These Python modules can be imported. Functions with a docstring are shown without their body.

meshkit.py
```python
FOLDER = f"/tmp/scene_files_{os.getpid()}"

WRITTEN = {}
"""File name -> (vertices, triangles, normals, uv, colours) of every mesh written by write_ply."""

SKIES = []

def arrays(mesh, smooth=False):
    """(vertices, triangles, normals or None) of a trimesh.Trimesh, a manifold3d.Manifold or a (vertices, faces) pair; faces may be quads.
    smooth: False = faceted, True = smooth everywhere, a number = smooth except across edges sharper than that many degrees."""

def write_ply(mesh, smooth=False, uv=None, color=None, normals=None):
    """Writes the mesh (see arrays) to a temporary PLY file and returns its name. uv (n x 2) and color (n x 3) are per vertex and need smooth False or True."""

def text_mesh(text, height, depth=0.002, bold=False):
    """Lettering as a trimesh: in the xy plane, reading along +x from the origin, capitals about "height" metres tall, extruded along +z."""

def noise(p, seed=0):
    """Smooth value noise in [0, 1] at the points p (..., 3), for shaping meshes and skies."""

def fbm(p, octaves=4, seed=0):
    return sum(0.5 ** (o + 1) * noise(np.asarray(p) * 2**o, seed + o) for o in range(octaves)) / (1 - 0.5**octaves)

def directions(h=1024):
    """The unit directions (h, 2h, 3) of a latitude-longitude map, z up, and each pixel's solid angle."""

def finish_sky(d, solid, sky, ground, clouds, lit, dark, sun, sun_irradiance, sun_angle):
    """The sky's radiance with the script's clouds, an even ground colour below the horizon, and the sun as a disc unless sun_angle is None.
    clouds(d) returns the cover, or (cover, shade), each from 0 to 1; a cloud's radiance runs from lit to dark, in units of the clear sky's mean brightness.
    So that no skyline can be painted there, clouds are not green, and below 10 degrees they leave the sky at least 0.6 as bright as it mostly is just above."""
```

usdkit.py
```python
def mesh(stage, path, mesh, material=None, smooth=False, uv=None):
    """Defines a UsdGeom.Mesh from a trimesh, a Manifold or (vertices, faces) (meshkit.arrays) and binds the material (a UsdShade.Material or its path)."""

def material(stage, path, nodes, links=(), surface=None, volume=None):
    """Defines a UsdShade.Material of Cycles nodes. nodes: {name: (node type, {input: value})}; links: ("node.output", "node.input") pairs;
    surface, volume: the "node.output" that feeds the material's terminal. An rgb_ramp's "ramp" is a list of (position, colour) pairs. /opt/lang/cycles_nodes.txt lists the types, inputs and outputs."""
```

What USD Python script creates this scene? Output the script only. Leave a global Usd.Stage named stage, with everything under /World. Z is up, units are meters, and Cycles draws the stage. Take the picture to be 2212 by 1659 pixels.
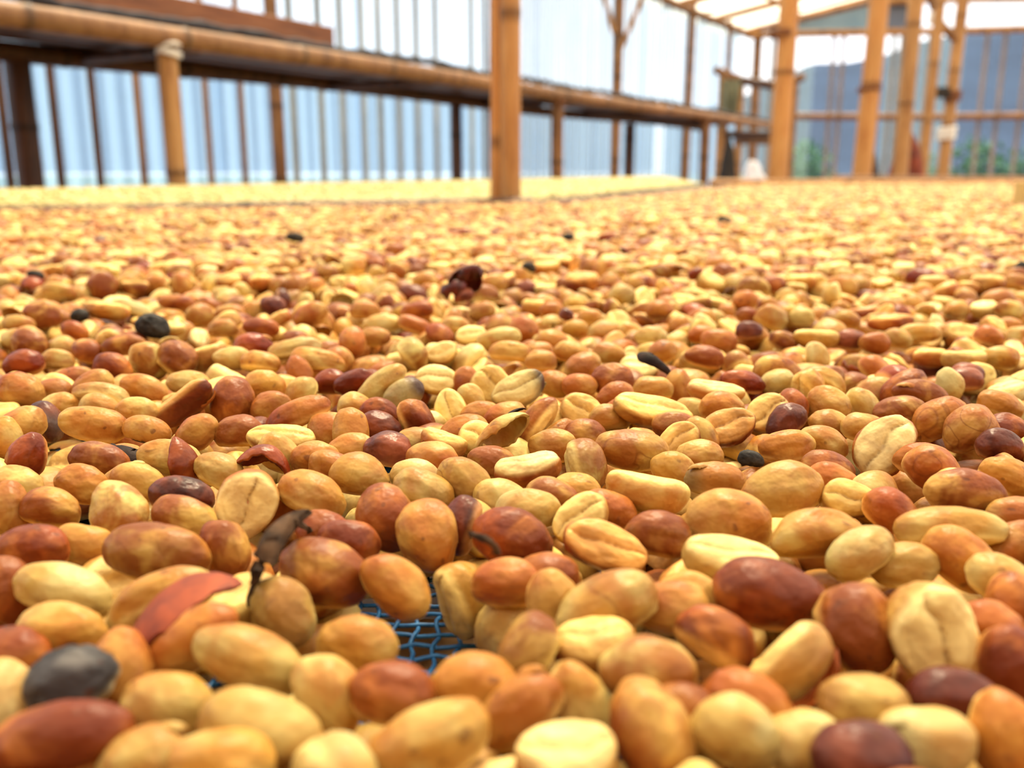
"""Coffee beans drying on a net bed inside a bamboo-and-plastic drying shed, seen from just above the beans."""
import math, random
import numpy as np, trimesh, usdkit
from meshkit import noise, fbm
from pxr import Usd, UsdGeom, UsdLux, UsdShade, Gf, Sdf, Vt
from scipy.spatial.transform import Rotation

# ------------------------------------------------------------------ camera, sky, exposure
stage = Usd.Stage.CreateInMemory()
UsdGeom.SetStageUpAxis(stage, "Z"); UsdGeom.SetStageMetersPerUnit(stage, 1.0)
stage.DefinePrim("/World", "Xform"); stage.DefinePrim("/World/Looks", "Scope")
BED = 0.82                              # height of the drying bed's bean layer above the floor
HC = 0.045                              # the phone is held 4.5 cm above the beans
PITCH = math.atan(465 / 2000.0); F = 2000.0
EYE = np.array([0, 0, BED + HC])
RT = np.array([1.0, 0, 0]); FW = np.array([0, math.cos(PITCH), -math.sin(PITCH)]); UPV = np.array([0, math.sin(PITCH), math.cos(PITCH)])
cam = UsdGeom.Camera.Define(stage, "/World/camera")
cam.AddTransformOp().Set(Gf.Matrix4d(*[float(x) for x in [*RT, 0, *UPV, 0, *(-FW), 0, *EYE, 1]]))
cam.CreateHorizontalApertureAttr(36.0); cam.CreateFocalLengthAttr(36.0 * F / 2212)
cam.CreateFStopAttr(22); cam.CreateFocusDistanceAttr(0.150)
cam.CreateClippingRangeAttr(Gf.Vec2f(0.004, 20000.0))
cam.CreateExposureAttr(0.28)
SKY = UsdLux.DomeLight.Define(stage, "/World/sky")
SKY.CreateIntensityAttr(0.54); SKY.CreateColorAttr(Gf.Vec3f(0.98, 0.98, 1.0))
SUN = UsdLux.DistantLight.Define(stage, "/World/sun")       # a soft sun behind thin cloud, high and ahead of the camera
SUN.CreateIntensityAttr(34.0); SUN.CreateAngleAttr(16.0); SUN.CreateColorAttr(Gf.Vec3f(1.0, 0.87, 0.66))
SUN.AddRotateXYZOp().Set(Gf.Vec3f(-32, 8, 0))

rng = np.random.default_rng(11); random.seed(11)

def ray(u, v): return FW + RT * (u - 1106) / F - UPV * (v - 829.5) / F
def at(u, v, y):                                            # the point seen at (u, v) whose distance ahead is y
    r = ray(u, v); return EYE + r * (y / r[1])
def on_plane(u, v, z):
    r = ray(u, v); return EYE + r * ((z - EYE[2]) / r[2])
def pix(p):
    d = np.asarray(p, float) - EYE; z = d @ FW
    return np.array([1106 + F * (d @ RT) / z, 829.5 - F * (d @ UPV) / z, z])
def same_height(p, u, v):                                   # the point at (u, v) on the level of p
    return on_plane(u, v, p[2])
def unit(v): return v / np.linalg.norm(v)

# ------------------------------------------------------------------ naming
used = {}
def fresh(parent, name):
    k = (str(parent), name); n = used.get(k, -1) + 1; used[k] = n
    return f"{parent}/{name}" + (f"_{n:03d}" if n else "")
def tag(prim, label=None, cat=None, group=None, kind=None):
    for k, v in (("label", label), ("category", cat), ("group", group), ("kind", kind)):
        if v: prim.SetCustomDataByKey(k, v)
    return prim
def thing(name, label, cat, loc=(0, 0, 0), group=None, kind=None):
    x = UsdGeom.Xform.Define(stage, fresh("/World", name)); x.AddTranslateOp().Set(Gf.Vec3d(*map(float, loc)))
    return tag(x.GetPrim(), label, cat, group, kind)
origin = {}
def base(parent):                                           # world position of a thing's base
    a = parent.GetAttribute("xformOp:translate"); return np.array(a.Get()) if a and a.HasValue() else np.zeros(3)
def obj(name, m, mat, parent=None, label=None, cat=None, group=None, kind=None, smooth=40):
    """One Mesh; its vertices are given in world space and moved to the parent's frame."""
    if isinstance(m, tuple): m = trimesh.Trimesh(np.asarray(m[0], float), np.asarray(m[1]), process=False)
    if parent is None:
        b = np.array([*m.bounds.mean(0)[:2], m.bounds[0][2]])
        path = fresh("/World", name)
    else:
        b = np.zeros(3); p = parent
        while p.GetPath() != Sdf.Path("/World") and p.GetPath() != Sdf.Path.absoluteRootPath:
            b = b + base(p); p = p.GetParent()
        path = fresh(parent.GetPath(), name)
    g = usdkit.mesh(stage, path, (m.vertices - b, m.faces), mat, smooth)
    if parent is None: g.AddTranslateOp().Set(Gf.Vec3d(*map(float, b)))
    return tag(g.GetPrim(), label, cat, group, kind)
def struct(name, m, mat, parent=None, label=None, smooth=40):
    return obj(name, m, mat, parent, label, kind="structure" if parent is None else None, smooth=smooth)

# ------------------------------------------------------------------ materials
def lin(*c):
    c = np.array(c, float) / 255; return tuple(np.where(c <= .04045, c / 12.92, ((c + .055) / 1.055) ** 2.4))
def look(name): return f"/World/Looks/{name}"

ALB = .50                                              # parchment returns well under two thirds of the light
def bean_material(name, pale, base, stain, mottle=.5, face=(250, 226, 168), vein=.35, dark=.0, rough=.44, speck=.6):
    pale, base, stain = (tuple(ALB * x for x in lin(*c)) for c in (pale, base, stain)); face = tuple(.92 * x for x in lin(*face))  # face kept brighter than the rest: light on it put into its colour
    mottle = mottle + .15; t = 0.57 - .15 * mottle
    n = {"tc": ("texture_coordinate", {}), "oi": ("object_info", {}),
         "off": ("vector_math", {"math_type": "scale", "vector1": (0.37, 0.71, 0.23), "scale": 1.0}),
         "vec": ("vector_math", {"math_type": "add"}),
         "n1": ("noise_texture", {"scale": 120.0, "detail": 2.0, "roughness": .5}),
         "r1": ("map_range", {"from_min": .40, "from_max": .58, "clamp": True}),
         "c0": ("mix_color", {"a": pale, "b": base}),
         "n2": ("noise_texture", {"scale": 130.0, "detail": 3.0, "roughness": .62, "distortion": .5}),
         "r2": ("map_range", {"range_type": "smoothstep", "from_min": t - .08, "from_max": t + .20, "to_max": min(1, .35 + mottle * .55), "clamp": True}),
         "c1": ("mix_color", {"b": stain}),
         "n3": ("noise_texture", {"scale": 110.0, "detail": 1.0, "roughness": .6, "distortion": .8}),
         "v0": ("math", {"math_type": "subtract", "value2": .5}), "v1": ("math", {"math_type": "absolute"}),
         "r3": ("map_range", {"from_min": .0, "from_max": .03, "to_min": vein * .45, "to_max": 0.0, "clamp": True}),
         "c2": ("mix_color", {"b": tuple(x * .55 for x in stain)}),
         "vo": ("noise_texture", {"scale": 640.0, "detail": 0.0}),
         "s1": ("map_range", {"from_min": .74, "from_max": .80, "to_min": 0.0, "to_max": speck, "clamp": True}),
         "s2": ("map_range", {"from_min": .46, "from_max": .54, "clamp": True}), "s3": ("math", {"math_type": "multiply"}),
         "c3": ("mix_color", {"b": lin(84, 44, 24)}),
         "at": ("attribute", {"attribute": "marks"}), "sp": ("separate_color", {}),
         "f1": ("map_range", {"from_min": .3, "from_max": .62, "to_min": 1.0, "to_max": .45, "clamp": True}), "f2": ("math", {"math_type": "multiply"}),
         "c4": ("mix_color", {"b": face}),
         "g1": ("math", {"math_type": "multiply", "value2": .34}), "c5": ("mix_color", {"b": lin(104, 52, 22)}),
         "d1": ("math", {"math_type": "multiply", "value2": dark}), "c6": ("mix_color", {"b": lin(58, 34, 40)}),
         "h1": ("map_range", {"to_min": .86, "to_max": 1.12, "clamp": True}), "h": ("hsv", {}),
         "nb": ("noise_texture", {"scale": 520.0, "detail": 2.0, "roughness": .6}),
         "bp": ("bump", {"strength": .55, "distance": .0005}),
         "p": ("principled_bsdf", {"roughness": rough, "specular_ior_level": .22})}
    l = [("oi.random", "off.scale"), ("tc.object", "vec.vector1"), ("off.vector", "vec.vector2"),
         *[("vec.vector", f"{k}.vector") for k in ("n1", "n2", "n3", "vo", "nb")],
         ("n1.fac", "r1.value"), ("r1.result", "c0.fac"), ("n2.fac", "r2.value"), ("r2.result", "c1.fac"), ("c0.result", "c1.a"),
         ("n3.fac", "v0.value1"), ("v0.value", "v1.value1"), ("v1.value", "r3.value"), ("r3.result", "c2.fac"), ("c1.result", "c2.a"),
         ("vo.fac", "s1.value"), ("n1.fac", "s2.value"), ("s1.result", "s3.value1"), ("s2.result", "s3.value2"), ("s3.value", "c3.fac"), ("c2.result", "c3.a"),
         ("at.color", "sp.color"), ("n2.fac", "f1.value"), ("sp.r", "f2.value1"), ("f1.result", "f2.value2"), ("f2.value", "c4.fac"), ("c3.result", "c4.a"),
         ("sp.g", "g1.value1"), ("g1.value", "c5.fac"), ("c4.result", "c5.a"), ("sp.b", "d1.value1"), ("d1.value", "c6.fac"), ("c5.result", "c6.a"),
         ("oi.random", "h1.value"), ("h1.result", "h.value"), ("c6.result", "h.color"),
         ("h.color", "p.base_color"), ("nb.fac", "bp.height"), ("bp.normal", "p.normal")]
    return usdkit.material(stage, look(name), n, l, "p.BSDF")

TONES = {
 0: dict(pale=(254, 234, 158), base=(248, 206, 112), stain=(222, 148, 66), mottle=.38, vein=.2, speck=.3),
 1: dict(pale=(253, 222, 132), base=(242, 180, 80), stain=(208, 118, 42), mottle=.48, vein=.25, speck=.5),
 2: dict(pale=(250, 200, 104), base=(232, 154, 62), stain=(190, 96, 34), mottle=.5, vein=.35),
 3: dict(pale=(246, 186, 94), base=(222, 130, 52), stain=(184, 88, 30), mottle=.5, vein=.4),
 4: dict(pale=(232, 146, 62), base=(196, 94, 32), stain=(138, 56, 22), mottle=.5, vein=.3),
 5: dict(pale=(168, 84, 48), base=(124, 50, 30), stain=(72, 30, 26), mottle=.5, vein=.2, rough=.38),
 6: dict(pale=(196, 188, 180), base=(92, 88, 90), stain=(38, 34, 36), mottle=.6, vein=.5, rough=.65),
}
_bm = {}
def bean_look(tone, pat):
    """The material of a tone digit and a pattern letter: m mottled, v veined, f pale flat face, r red, p purple, g greyish, d dark tip, u plain."""
    k = (tone, pat)
    if k in _bm: return _bm[k]
    a = dict(TONES[tone])
    if pat == "m": a["mottle"] = min(1.0, a["mottle"] + .45); a["stain"] = tuple(int(x * (.86 if tone < 4 else .97)) for x in a["stain"]); a["pale"] = tuple(min(255, int(x * 1.05)) for x in a["pale"])
    if pat == "v": a["vein"] = 1.2; a["mottle"] += .15
    if pat == "f": a.update(pale=TONES[min(tone + 2, 4)]["pale"], base=TONES[min(tone + 2, 4)]["base"], stain=TONES[min(tone + 2, 4)]["stain"], mottle=.45)
    if pat == "r": a.update(pale=(206, 104, 40), base=(164, 60, 20), stain=(108, 34, 14), rough=.34)
    if pat == "p": a.update(pale=(188, 104, 72), base=(126, 56, 42), stain=(74, 32, 36), rough=.36)
    if pat == "g": a["pale"] = tuple(int(x * .9) for x in a["pale"]); a["base"] = (206, 178, 118) if tone < 3 else (120, 96, 88); a["dark"] = .9
    if pat == "d": a["dark"] = .6
    nm = ["pale", "cream", "gold", "amber", "russet", "dark", "grey"][tone] + {"-": "", "m": "_mottled", "v": "_veined", "f": "_faced", "r": "_red", "p": "_purple", "g": "_greyish", "d": "_tipped", "u": "_plain"}[pat]
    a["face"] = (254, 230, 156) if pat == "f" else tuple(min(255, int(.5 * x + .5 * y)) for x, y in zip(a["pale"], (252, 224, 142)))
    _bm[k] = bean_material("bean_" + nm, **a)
    return _bm[k]

def wood(name, a, b, dark, scale=(3, 3, .6), rough=.55, bump=.25):
    n = {"tc": ("texture_coordinate", {}), "mp": ("mapping", {"scale": scale}), "oi": ("object_info", {}), "ad": ("vector_math", {"math_type": "add"}),
         "n": ("noise_texture", {"scale": 14.0, "detail": 5.0, "roughness": .6, "distortion": .4}),
         "r": ("rgb_ramp", {"ramp": [(.25, lin(*dark)), (.45, lin(*b)), (.75, lin(*a))]}),
         "n2": ("noise_texture", {"scale": 2.2, "detail": 3.0}), "r2": ("map_range", {"from_min": .3, "from_max": .7, "to_min": .46, "to_max": .76, "clamp": True}),
         "h": ("hsv", {}), "at": ("attribute", {"attribute": "marks"}), "sp": ("separate_color", {}), "c": ("mix_color", {"b": lin(*[x * .45 for x in dark])}),
         "m": ("math", {"math_type": "multiply", "value2": .75}),
         "bp": ("bump", {"strength": bump, "distance": .002}), "p": ("principled_bsdf", {"roughness": rough, "specular_ior_level": .35})}
    l = [("tc.object", "mp.vector"), ("mp.vector", "ad.vector1"), ("oi.location", "ad.vector2"), ("ad.vector", "n.vector"), ("n.fac", "r.fac"), ("tc.object", "n2.vector"), ("n2.fac", "r2.value"),
         ("r.color", "h.color"), ("r2.result", "h.value"), ("at.color", "sp.color"), ("sp.r", "m.value1"), ("m.value", "c.fac"), ("h.color", "c.a"),
         ("c.result", "p.base_color"), ("n.fac", "bp.height"), ("bp.normal", "p.normal")]
    return usdkit.material(stage, look(name), n, l, "p.BSDF")
BAMBOO = wood("bamboo", (224, 170, 106), (203, 146, 84), (150, 92, 50))
BAMBOO_OLD = wood("bamboo_old", (190, 140, 88), (160, 108, 62), (98, 62, 36))
BAMBOO_DARK = wood("bamboo_dark", (120, 76, 48), (92, 56, 36), (56, 34, 24))  # dark bamboo; under the rack its darkness also stands for shade
BAMBOO_ORANGE = wood("bamboo_orange", (242, 182, 108), (230, 160, 86), (186, 112, 56))
LATH_VEILED = wood("lath_veiled", (200, 206, 206), (176, 184, 186), (146, 152, 156))  # grey carries the pale veil of plastic, put into the lath colour
LATH_TAN = wood("lath_tan", (196, 176, 160), (172, 152, 138), (136, 116, 104))
PLANK = wood("plank", (190, 122, 76), (166, 98, 58), (120, 66, 40), scale=(.6, .6, 4))
STAKE = wood("pale_wood", (252, 232, 168), (242, 214, 140), (216, 176, 104))

def plain(name, c, rough=.6, c2=None, scale=30., bump=0, spec=.4):
    c2 = c2 or tuple(x * .75 for x in c)
    n = {"tc": ("texture_coordinate", {}), "n": ("noise_texture", {"scale": scale, "detail": 4.0, "roughness": .6}), "r": ("map_range", {"from_min": .32, "from_max": .68, "clamp": True}),
         "c": ("mix_color", {"a": lin(*c2), "b": lin(*c)}), "bp": ("bump", {"strength": bump, "distance": 1.0 / scale * .1}), "p": ("principled_bsdf", {"roughness": rough, "specular_ior_level": spec})}
    l = [("tc.object", "n.vector"), ("n.fac", "r.value"), ("r.result", "c.fac"), ("c.result", "p.base_color"), ("n.fac", "bp.height")] + ([("bp.normal", "p.normal")] if bump else [])
    return usdkit.material(stage, look(name), n, l, "p.BSDF")
NET_BLUE = plain("blue_net_cord", (52, 128, 188), .5, (30, 88, 146), 900.)
NET_SHEET = plain("blue_net_cloth", (44, 86, 120), .8, (30, 54, 80), 500.)
HUSK_BLACK = plain("black_husk", (46, 28, 22), .6, (16, 10, 10), 260., .8, spec=.12)
TWIG = plain("dark_bark", (86, 62, 42), .8, (24, 16, 12), 300., 1.0, spec=.15)
BLACK_BEAN = plain("blackened_bean", (62, 58, 54), .6, (16, 14, 14), 420., 1.0, spec=.15)
CHERRY = plain("dried_cherry_skin", (104, 30, 18), .35, (48, 12, 12), 260., .7)
INSIDE = plain("dark_inside", (96, 54, 26), .7, (34, 18, 12), 420., .8)  # dark core set inside the hollow shell
SILVERSKIN = plain("silverskin", (214, 146, 92), .5, (186, 112, 66), 420., .3)
RED_HUSK = plain("red_husk", (146, 62, 22), .7, (98, 32, 14), 300., .5)
TIE = plain("plastic_tie", (232, 226, 216), .35, (214, 206, 196), 60.)
ROPE = plain("dark_rope", (136, 86, 50), .8, (98, 60, 38), 90., .6)
BLACK_NET = plain("black_shade_net", (58, 54, 62), .8, (34, 32, 38), 60., .5)
CLOTH = plain("grey_green_cloth", (150, 150, 122), .85, (112, 114, 92), 9., .2)
SACK_DARK = plain("dark_sack", (48, 40, 32), .8, (30, 24, 20), 25., .4)
SACK_WHITE = plain("white_sack", (240, 236, 238), .6, (226, 220, 224), 12., .2)
FROND = plain("dry_frond", (142, 62, 32), .75, (84, 34, 22), 14., .5)
FROND_DARK = plain("dark_frond", (70, 42, 30), .8, (44, 28, 22), 14., .5)
SOIL = plain("earth_floor", (138, 104, 74), .9, (100, 74, 52), 3., .5)
FIELD = plain("field_grass", (78, 100, 66), .9, (54, 76, 50), .25, spec=.1)
HILLSIDE = plain("forest_hill", (42, 62, 84), .95, (30, 48, 68), .02, spec=.1)
FOLIAGE = plain("foliage", (84, 132, 84), .7, (54, 98, 66), 4., spec=.15)

def sheeting(name, veil, milk):
    """Greenhouse plastic: part clear, part milky."""
    n = {"tr": ("transparent_bsdf", {"color": (.97, .98, 1.0)}), "tl": ("translucent_bsdf", {"color": lin(*veil)}), "mx": ("mix_closure", {"fac": milk})}
    return usdkit.material(stage, look(name), n, [("tr.BSDF", "mx.closure1"), ("tl.BSDF", "mx.closure2")], "mx.closure")
SHEET_MILKY_HAZE = sheeting("milky_haze_sheet", (172, 212, 248), .56)  # milk and blue tint also stand in for outdoor haze on the left
SHEET_CLEAR = sheeting("clear_sheet", (160, 176, 230), .035)
SHEET_PALE = sheeting("pale_sheet", (190, 216, 214), .13)
SHEET_DIM = sheeting("dim_sheet", (150, 166, 196), .25)
SHEET_ROOF = usdkit.material(stage, look("roof_sheet"), {"tr": ("transparent_bsdf", {"color": (1.0, .95, .84)}), "tl": ("translucent_bsdf", {"color": lin(252, 244, 222)}), "mx": ("mix_closure", {"fac": .4})},  # warm tint put in to warm the light coming through
                             [("tr.BSDF", "mx.closure1"), ("tl.BSDF", "mx.closure2")], "mx.closure")
GABLE_SLATE = plain("slate_tarp", (112, 122, 142), .7, (94, 104, 126), 6.)
GABLE_BLUE = plain("blue_tarp", (150, 180, 200), .6, (124, 158, 184), 5.)

# ------------------------------------------------------------------ shapes
def frame(d):
    d = unit(d); a = np.array([0, 0, 1.0]) if abs(d[2]) < .9 else np.array([1.0, 0, 0]); x = unit(np.cross(d, a)); return x, np.cross(d, x), d
def tube(pts, rad, sides=14, cap=True):
    pts = np.asarray(pts, float); n = len(pts); rad = np.broadcast_to(rad, n); t = np.gradient(pts, axis=0); V = []; x, y, _ = frame(t[0])
    for i in range(n):
        d = unit(t[i]); x = unit(x - d * (x @ d)); y = np.cross(d, x); a = np.arange(sides) * 2 * math.pi / sides
        V.append(pts[i] + rad[i] * (np.cos(a)[:, None] * x + np.sin(a)[:, None] * y))
    V = np.vstack(V); f = []
    for i in range(n - 1):
        for k in range(sides):
            a, b = i * sides + k, i * sides + (k + 1) % sides; f += [[a, b, b + sides], [a, b + sides, a + sides]]
    if cap:
        for i, o in ((0, 0), (n - 1, 1)):
            c = len(V); V = np.vstack([V, pts[i]]); r = i * sides
            f += [[c, r + (k + 1) % sides, r + k] if not o else [c, r + k, r + (k + 1) % sides] for k in range(sides)]
    return V, np.array(f)
def culm(a, b, r0, r1=None, spacing=.26, phase=.5, wob=.004, seed=0):
    """A bamboo culm from a to b with swollen, scarred nodes. Returns (mesh, marks)."""
    a, b = np.asarray(a, float), np.asarray(b, float); r1 = r1 or r0; L = np.linalg.norm(b - a); s = [0.0, L]
    nodes = [k for k in np.arange(phase * spacing, L, spacing)]
    for k in nodes: s += [k - .016, k - .006, k, k + .005, k + .014]
    s += list(np.linspace(0, L, max(3, int(L / .2)))); s = np.unique(np.clip(s, 0, L))
    x, y, d = frame(b - a); g = np.random.default_rng(seed + 77); p = g.uniform(0, 6, 4)
    pts = a + np.outer(s, d) + wob * (np.outer(np.sin(s * 1.7 + p[0]) - math.sin(p[0]), x) + np.outer(np.sin(s * 2.3 + p[1]) - math.sin(p[1]), y))
    rad = r0 + (r1 - r0) * s / L; mark = np.zeros(len(s))
    for k in nodes:
        e = np.exp(-((s - k) / .006) ** 2); rad = rad * (1 + .10 * e); mark = np.maximum(mark, np.exp(-((s - k + .002) / .008) ** 2))
    V, f = tube(pts, rad, 16)
    return (V, f), np.r_[np.repeat(mark, 16), mark[0], mark[-1]]
def add_marks(prim, m):
    """A vertex primvar 'marks' (three numbers per vertex) that the materials read."""
    m = np.asarray(m, np.float32); m = m if m.ndim == 2 else np.column_stack([m, 0 * m, 0 * m])
    UsdGeom.PrimvarsAPI(prim).CreatePrimvar("marks", Sdf.ValueTypeNames.Color3fArray, "vertex").Set(Vt.Vec3fArray.FromNumpy(np.ascontiguousarray(m)))
def bamboo(name, a, b, r0, r1=None, mat=BAMBOO, parent=None, label=None, cat=None, group=None, **kw):
    m, marks = culm(a, b, r0, r1, **kw)
    p = obj(name, m, mat, parent, label, cat, group, smooth=True); add_marks(p, marks); return p
def bar(a, b, w, h, up=(0, 0, 1), bevel=.12):
    """A bar from a to b of section w x h with chamfered edges; h is measured along up."""
    a, b, up = np.asarray(a, float), np.asarray(b, float), np.asarray(up, float); d = unit(b - a); s = unit(np.cross(d, up)); u = np.cross(s, d); c = min(w, h) * bevel; x, y = w / 2, h / 2
    prof = [(-x, -y + c), (-x + c, -y), (x - c, -y), (x, -y + c), (x, y - c), (x - c, y), (-x + c, y), (-x, y - c)]
    V = np.array([e + s * px + u * py for e in (a, b) for px, py in prof]); f = []
    for k in range(8): j = (k + 1) % 8; f += [[k, j, j + 8], [k, j + 8, k + 8]]
    for k in range(1, 7): f += [[0, k + 1, k], [8, 8 + k, 9 + k]]
    m = trimesh.Trimesh(V, f, process=False); m.fix_normals(); return m
def cat_meshes(ms):
    V, f, n = [], [], 0
    for v, g in ms: V.append(np.asarray(v)); f.append(np.asarray(g) + n); n += len(v)
    return np.vstack(V), np.vstack(f)
def wrap_ring(p, r, d=(0, 0, 1), turns=3, w=.004, seed=0):
    """A lashing: a few turns of cord round a pole."""
    x, y, d = frame(np.asarray(d, float)); g = np.random.default_rng(seed); t = np.linspace(0, turns * 2 * math.pi, turns * 14)
    pts = np.asarray(p) + (r + w * .6) * (np.outer(np.cos(t), x) + np.outer(np.sin(t), y)) + np.outer((t / (turns * 2 * math.pi) - .5) * turns * w * 2, d) + g.normal(0, w * .1, (len(t), 3))
    return tube(pts, w, 6)
def sheet_grid(p0, ex, ez, nx, nz, fn=None, thick=.0):
    """A grid of points p0 + s ex + t ez, displaced by fn(s, t) along the normal."""
    s, t = np.meshgrid(np.linspace(0, 1, nx), np.linspace(0, 1, nz), indexing="ij"); nrm = unit(np.cross(ex, ez))
    V = np.asarray(p0) + s[..., None] * ex + t[..., None] * ez
    if fn is not None: V = V + fn(s, t)[..., None] * nrm
    V = V.reshape(-1, 3); i = np.arange(nx * nz).reshape(nx, nz); q = np.stack([i[:-1, :-1], i[1:, :-1], i[1:, 1:], i[:-1, 1:]], -1).reshape(-1, 4)
    f = np.vstack([q[:, [0, 1, 2]], q[:, [0, 2, 3]]])
    if thick:
        n = len(V); V = np.vstack([V, V - nrm * thick]); f = np.vstack([f, f[:, ::-1] + n]); edge = list(i[:, 0]) + list(i[-1, 1:]) + list(i[::-1, -1][1:]) + list(i[0, ::-1][1:])
        f = np.vstack([f, [[a, b, b + n] for a, b in zip(edge[:-1], edge[1:])], [[a, b + n, a + n] for a, b in zip(edge[:-1], edge[1:])]])
    return V, f

# ------------------------------------------------------------------ the shed
D1 = np.array([math.sin(math.radians(30.6)), math.cos(math.radians(30.6)), 0])        # along the racks and the left wall
CORNER = at(1604, 78, 8.8); EAVE = CORNER[2]
E2 = same_height(CORNER, 1420, 0); DW = unit((CORNER - E2) * [1, 1, 0])               # along the left wall
DB = unit(np.array([.983, -.186, 0]))                                                # along the back wall
def wall_hit(u, off=0.0):                                                            # where the sight line at column u meets the left wall
    r = ray(u, 364.5) * [1, 1, 0]; n = np.array([DW[1], -DW[0], 0]); c = CORNER + n * off
    return EYE * [1, 1, 0] + r * (((c - EYE) @ n) / (r @ n))
def back_hit(u, off=0.0):
    r = ray(u, 364.5) * [1, 1, 0]; n = np.array([-DB[1], DB[0], 0]); c = CORNER + n * off
    return EYE * [1, 1, 0] + r * (((c - EYE) @ n) / (r @ n))
Z = np.array([0, 0, 1.0])

floor = struct("floor", trimesh.creation.box([12, 15, .1], trimesh.transformations.translation_matrix([.6, 4.4, -.05])), SOIL, label="bare earth floor of the drying shed")
# left wall: corrugated plastic panels, bamboo laths (some coloured as if behind the plastic), bamboo posts and rails inside
wl = thing("wall_left", "left wall of corrugated translucent plastic on thin bamboo laths", None, (*CORNER[:2], 0), kind="structure")
s0 = -10.2; k = 0; NW = np.array([DW[1], -DW[0], 0])                                  # NW points into the shed
while s0 < -.02:
    w = min(.81, -s0); p0 = CORNER * [1, 1, 0] + DW * s0 + Z * .12 + NW * (-.012 if k % 2 else -.02)
    nper = w / .076
    obj("plastic_panel", sheet_grid(p0, DW * w, Z * (EAVE - .10), max(8, int(nper * 8)), 2, lambda s, t: .008 * np.sin(2 * math.pi * s * nper)), SHEET_MILKY_HAZE, wl, smooth=True); s0 += .79; k += 1
cols = [-62, -22, 20, 130, 215, 310, 455, 530, 640, 700, 745, 790, 825, 865, 905, 945, 1020, 1048]
for i, u in enumerate(cols):
    p = wall_hit(u, .022); e = .012 if u < 560 else .016
    obj("lath", bar(p + Z * .05, p + Z * (EAVE - .02), .009, e * 2, DW), BAMBOO_DARK if u < 240 else BAMBOO_OLD if u < 560 else LATH_VEILED, wl)
for i, u in enumerate(list(np.linspace(1062, 1560, 34))):
    p = wall_hit(u, .022); obj("lath", bar(p + Z * .05, p + Z * (EAVE - .02), .008, .02, DW), LATH_VEILED, wl)
for i, (u, r) in enumerate(((603, .026), (1068, .022), (1328, .034), (1481, .034), (1560, .026))):
    p = wall_hit(u, .06); bamboo("wall_post", p, p + Z * (EAVE + .05), r, r * .9, BAMBOO_OLD, wl, seed=i, phase=.2 + .17 * i)
bamboo("eave_rail", CORNER - DW * 10 + NW * .05, CORNER + NW * .05, .03, mat=BAMBOO_OLD, parent=wl, seed=9)
bamboo("corner_post", CORNER * [1, 1, 0] + NW * .06 + DB * .08, CORNER + Z * .05 + NW * .06 + DB * .08, .045, .04, BAMBOO_OLD, wl, seed=8)
pY = wall_hit(1328, .10)
for i, (u0, v0, u1, v1) in enumerate(((1303, -12, 1327, 72), (1392, -12, 1331, 128))):
    q = np.linalg.norm(pY[:2] - EYE[:2]); bamboo("brace", at(u1, v1, pY[1] - .05), at(u0, v0, pY[1] - .05), .016, mat=BAMBOO, parent=wl, seed=20 + i)

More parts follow.
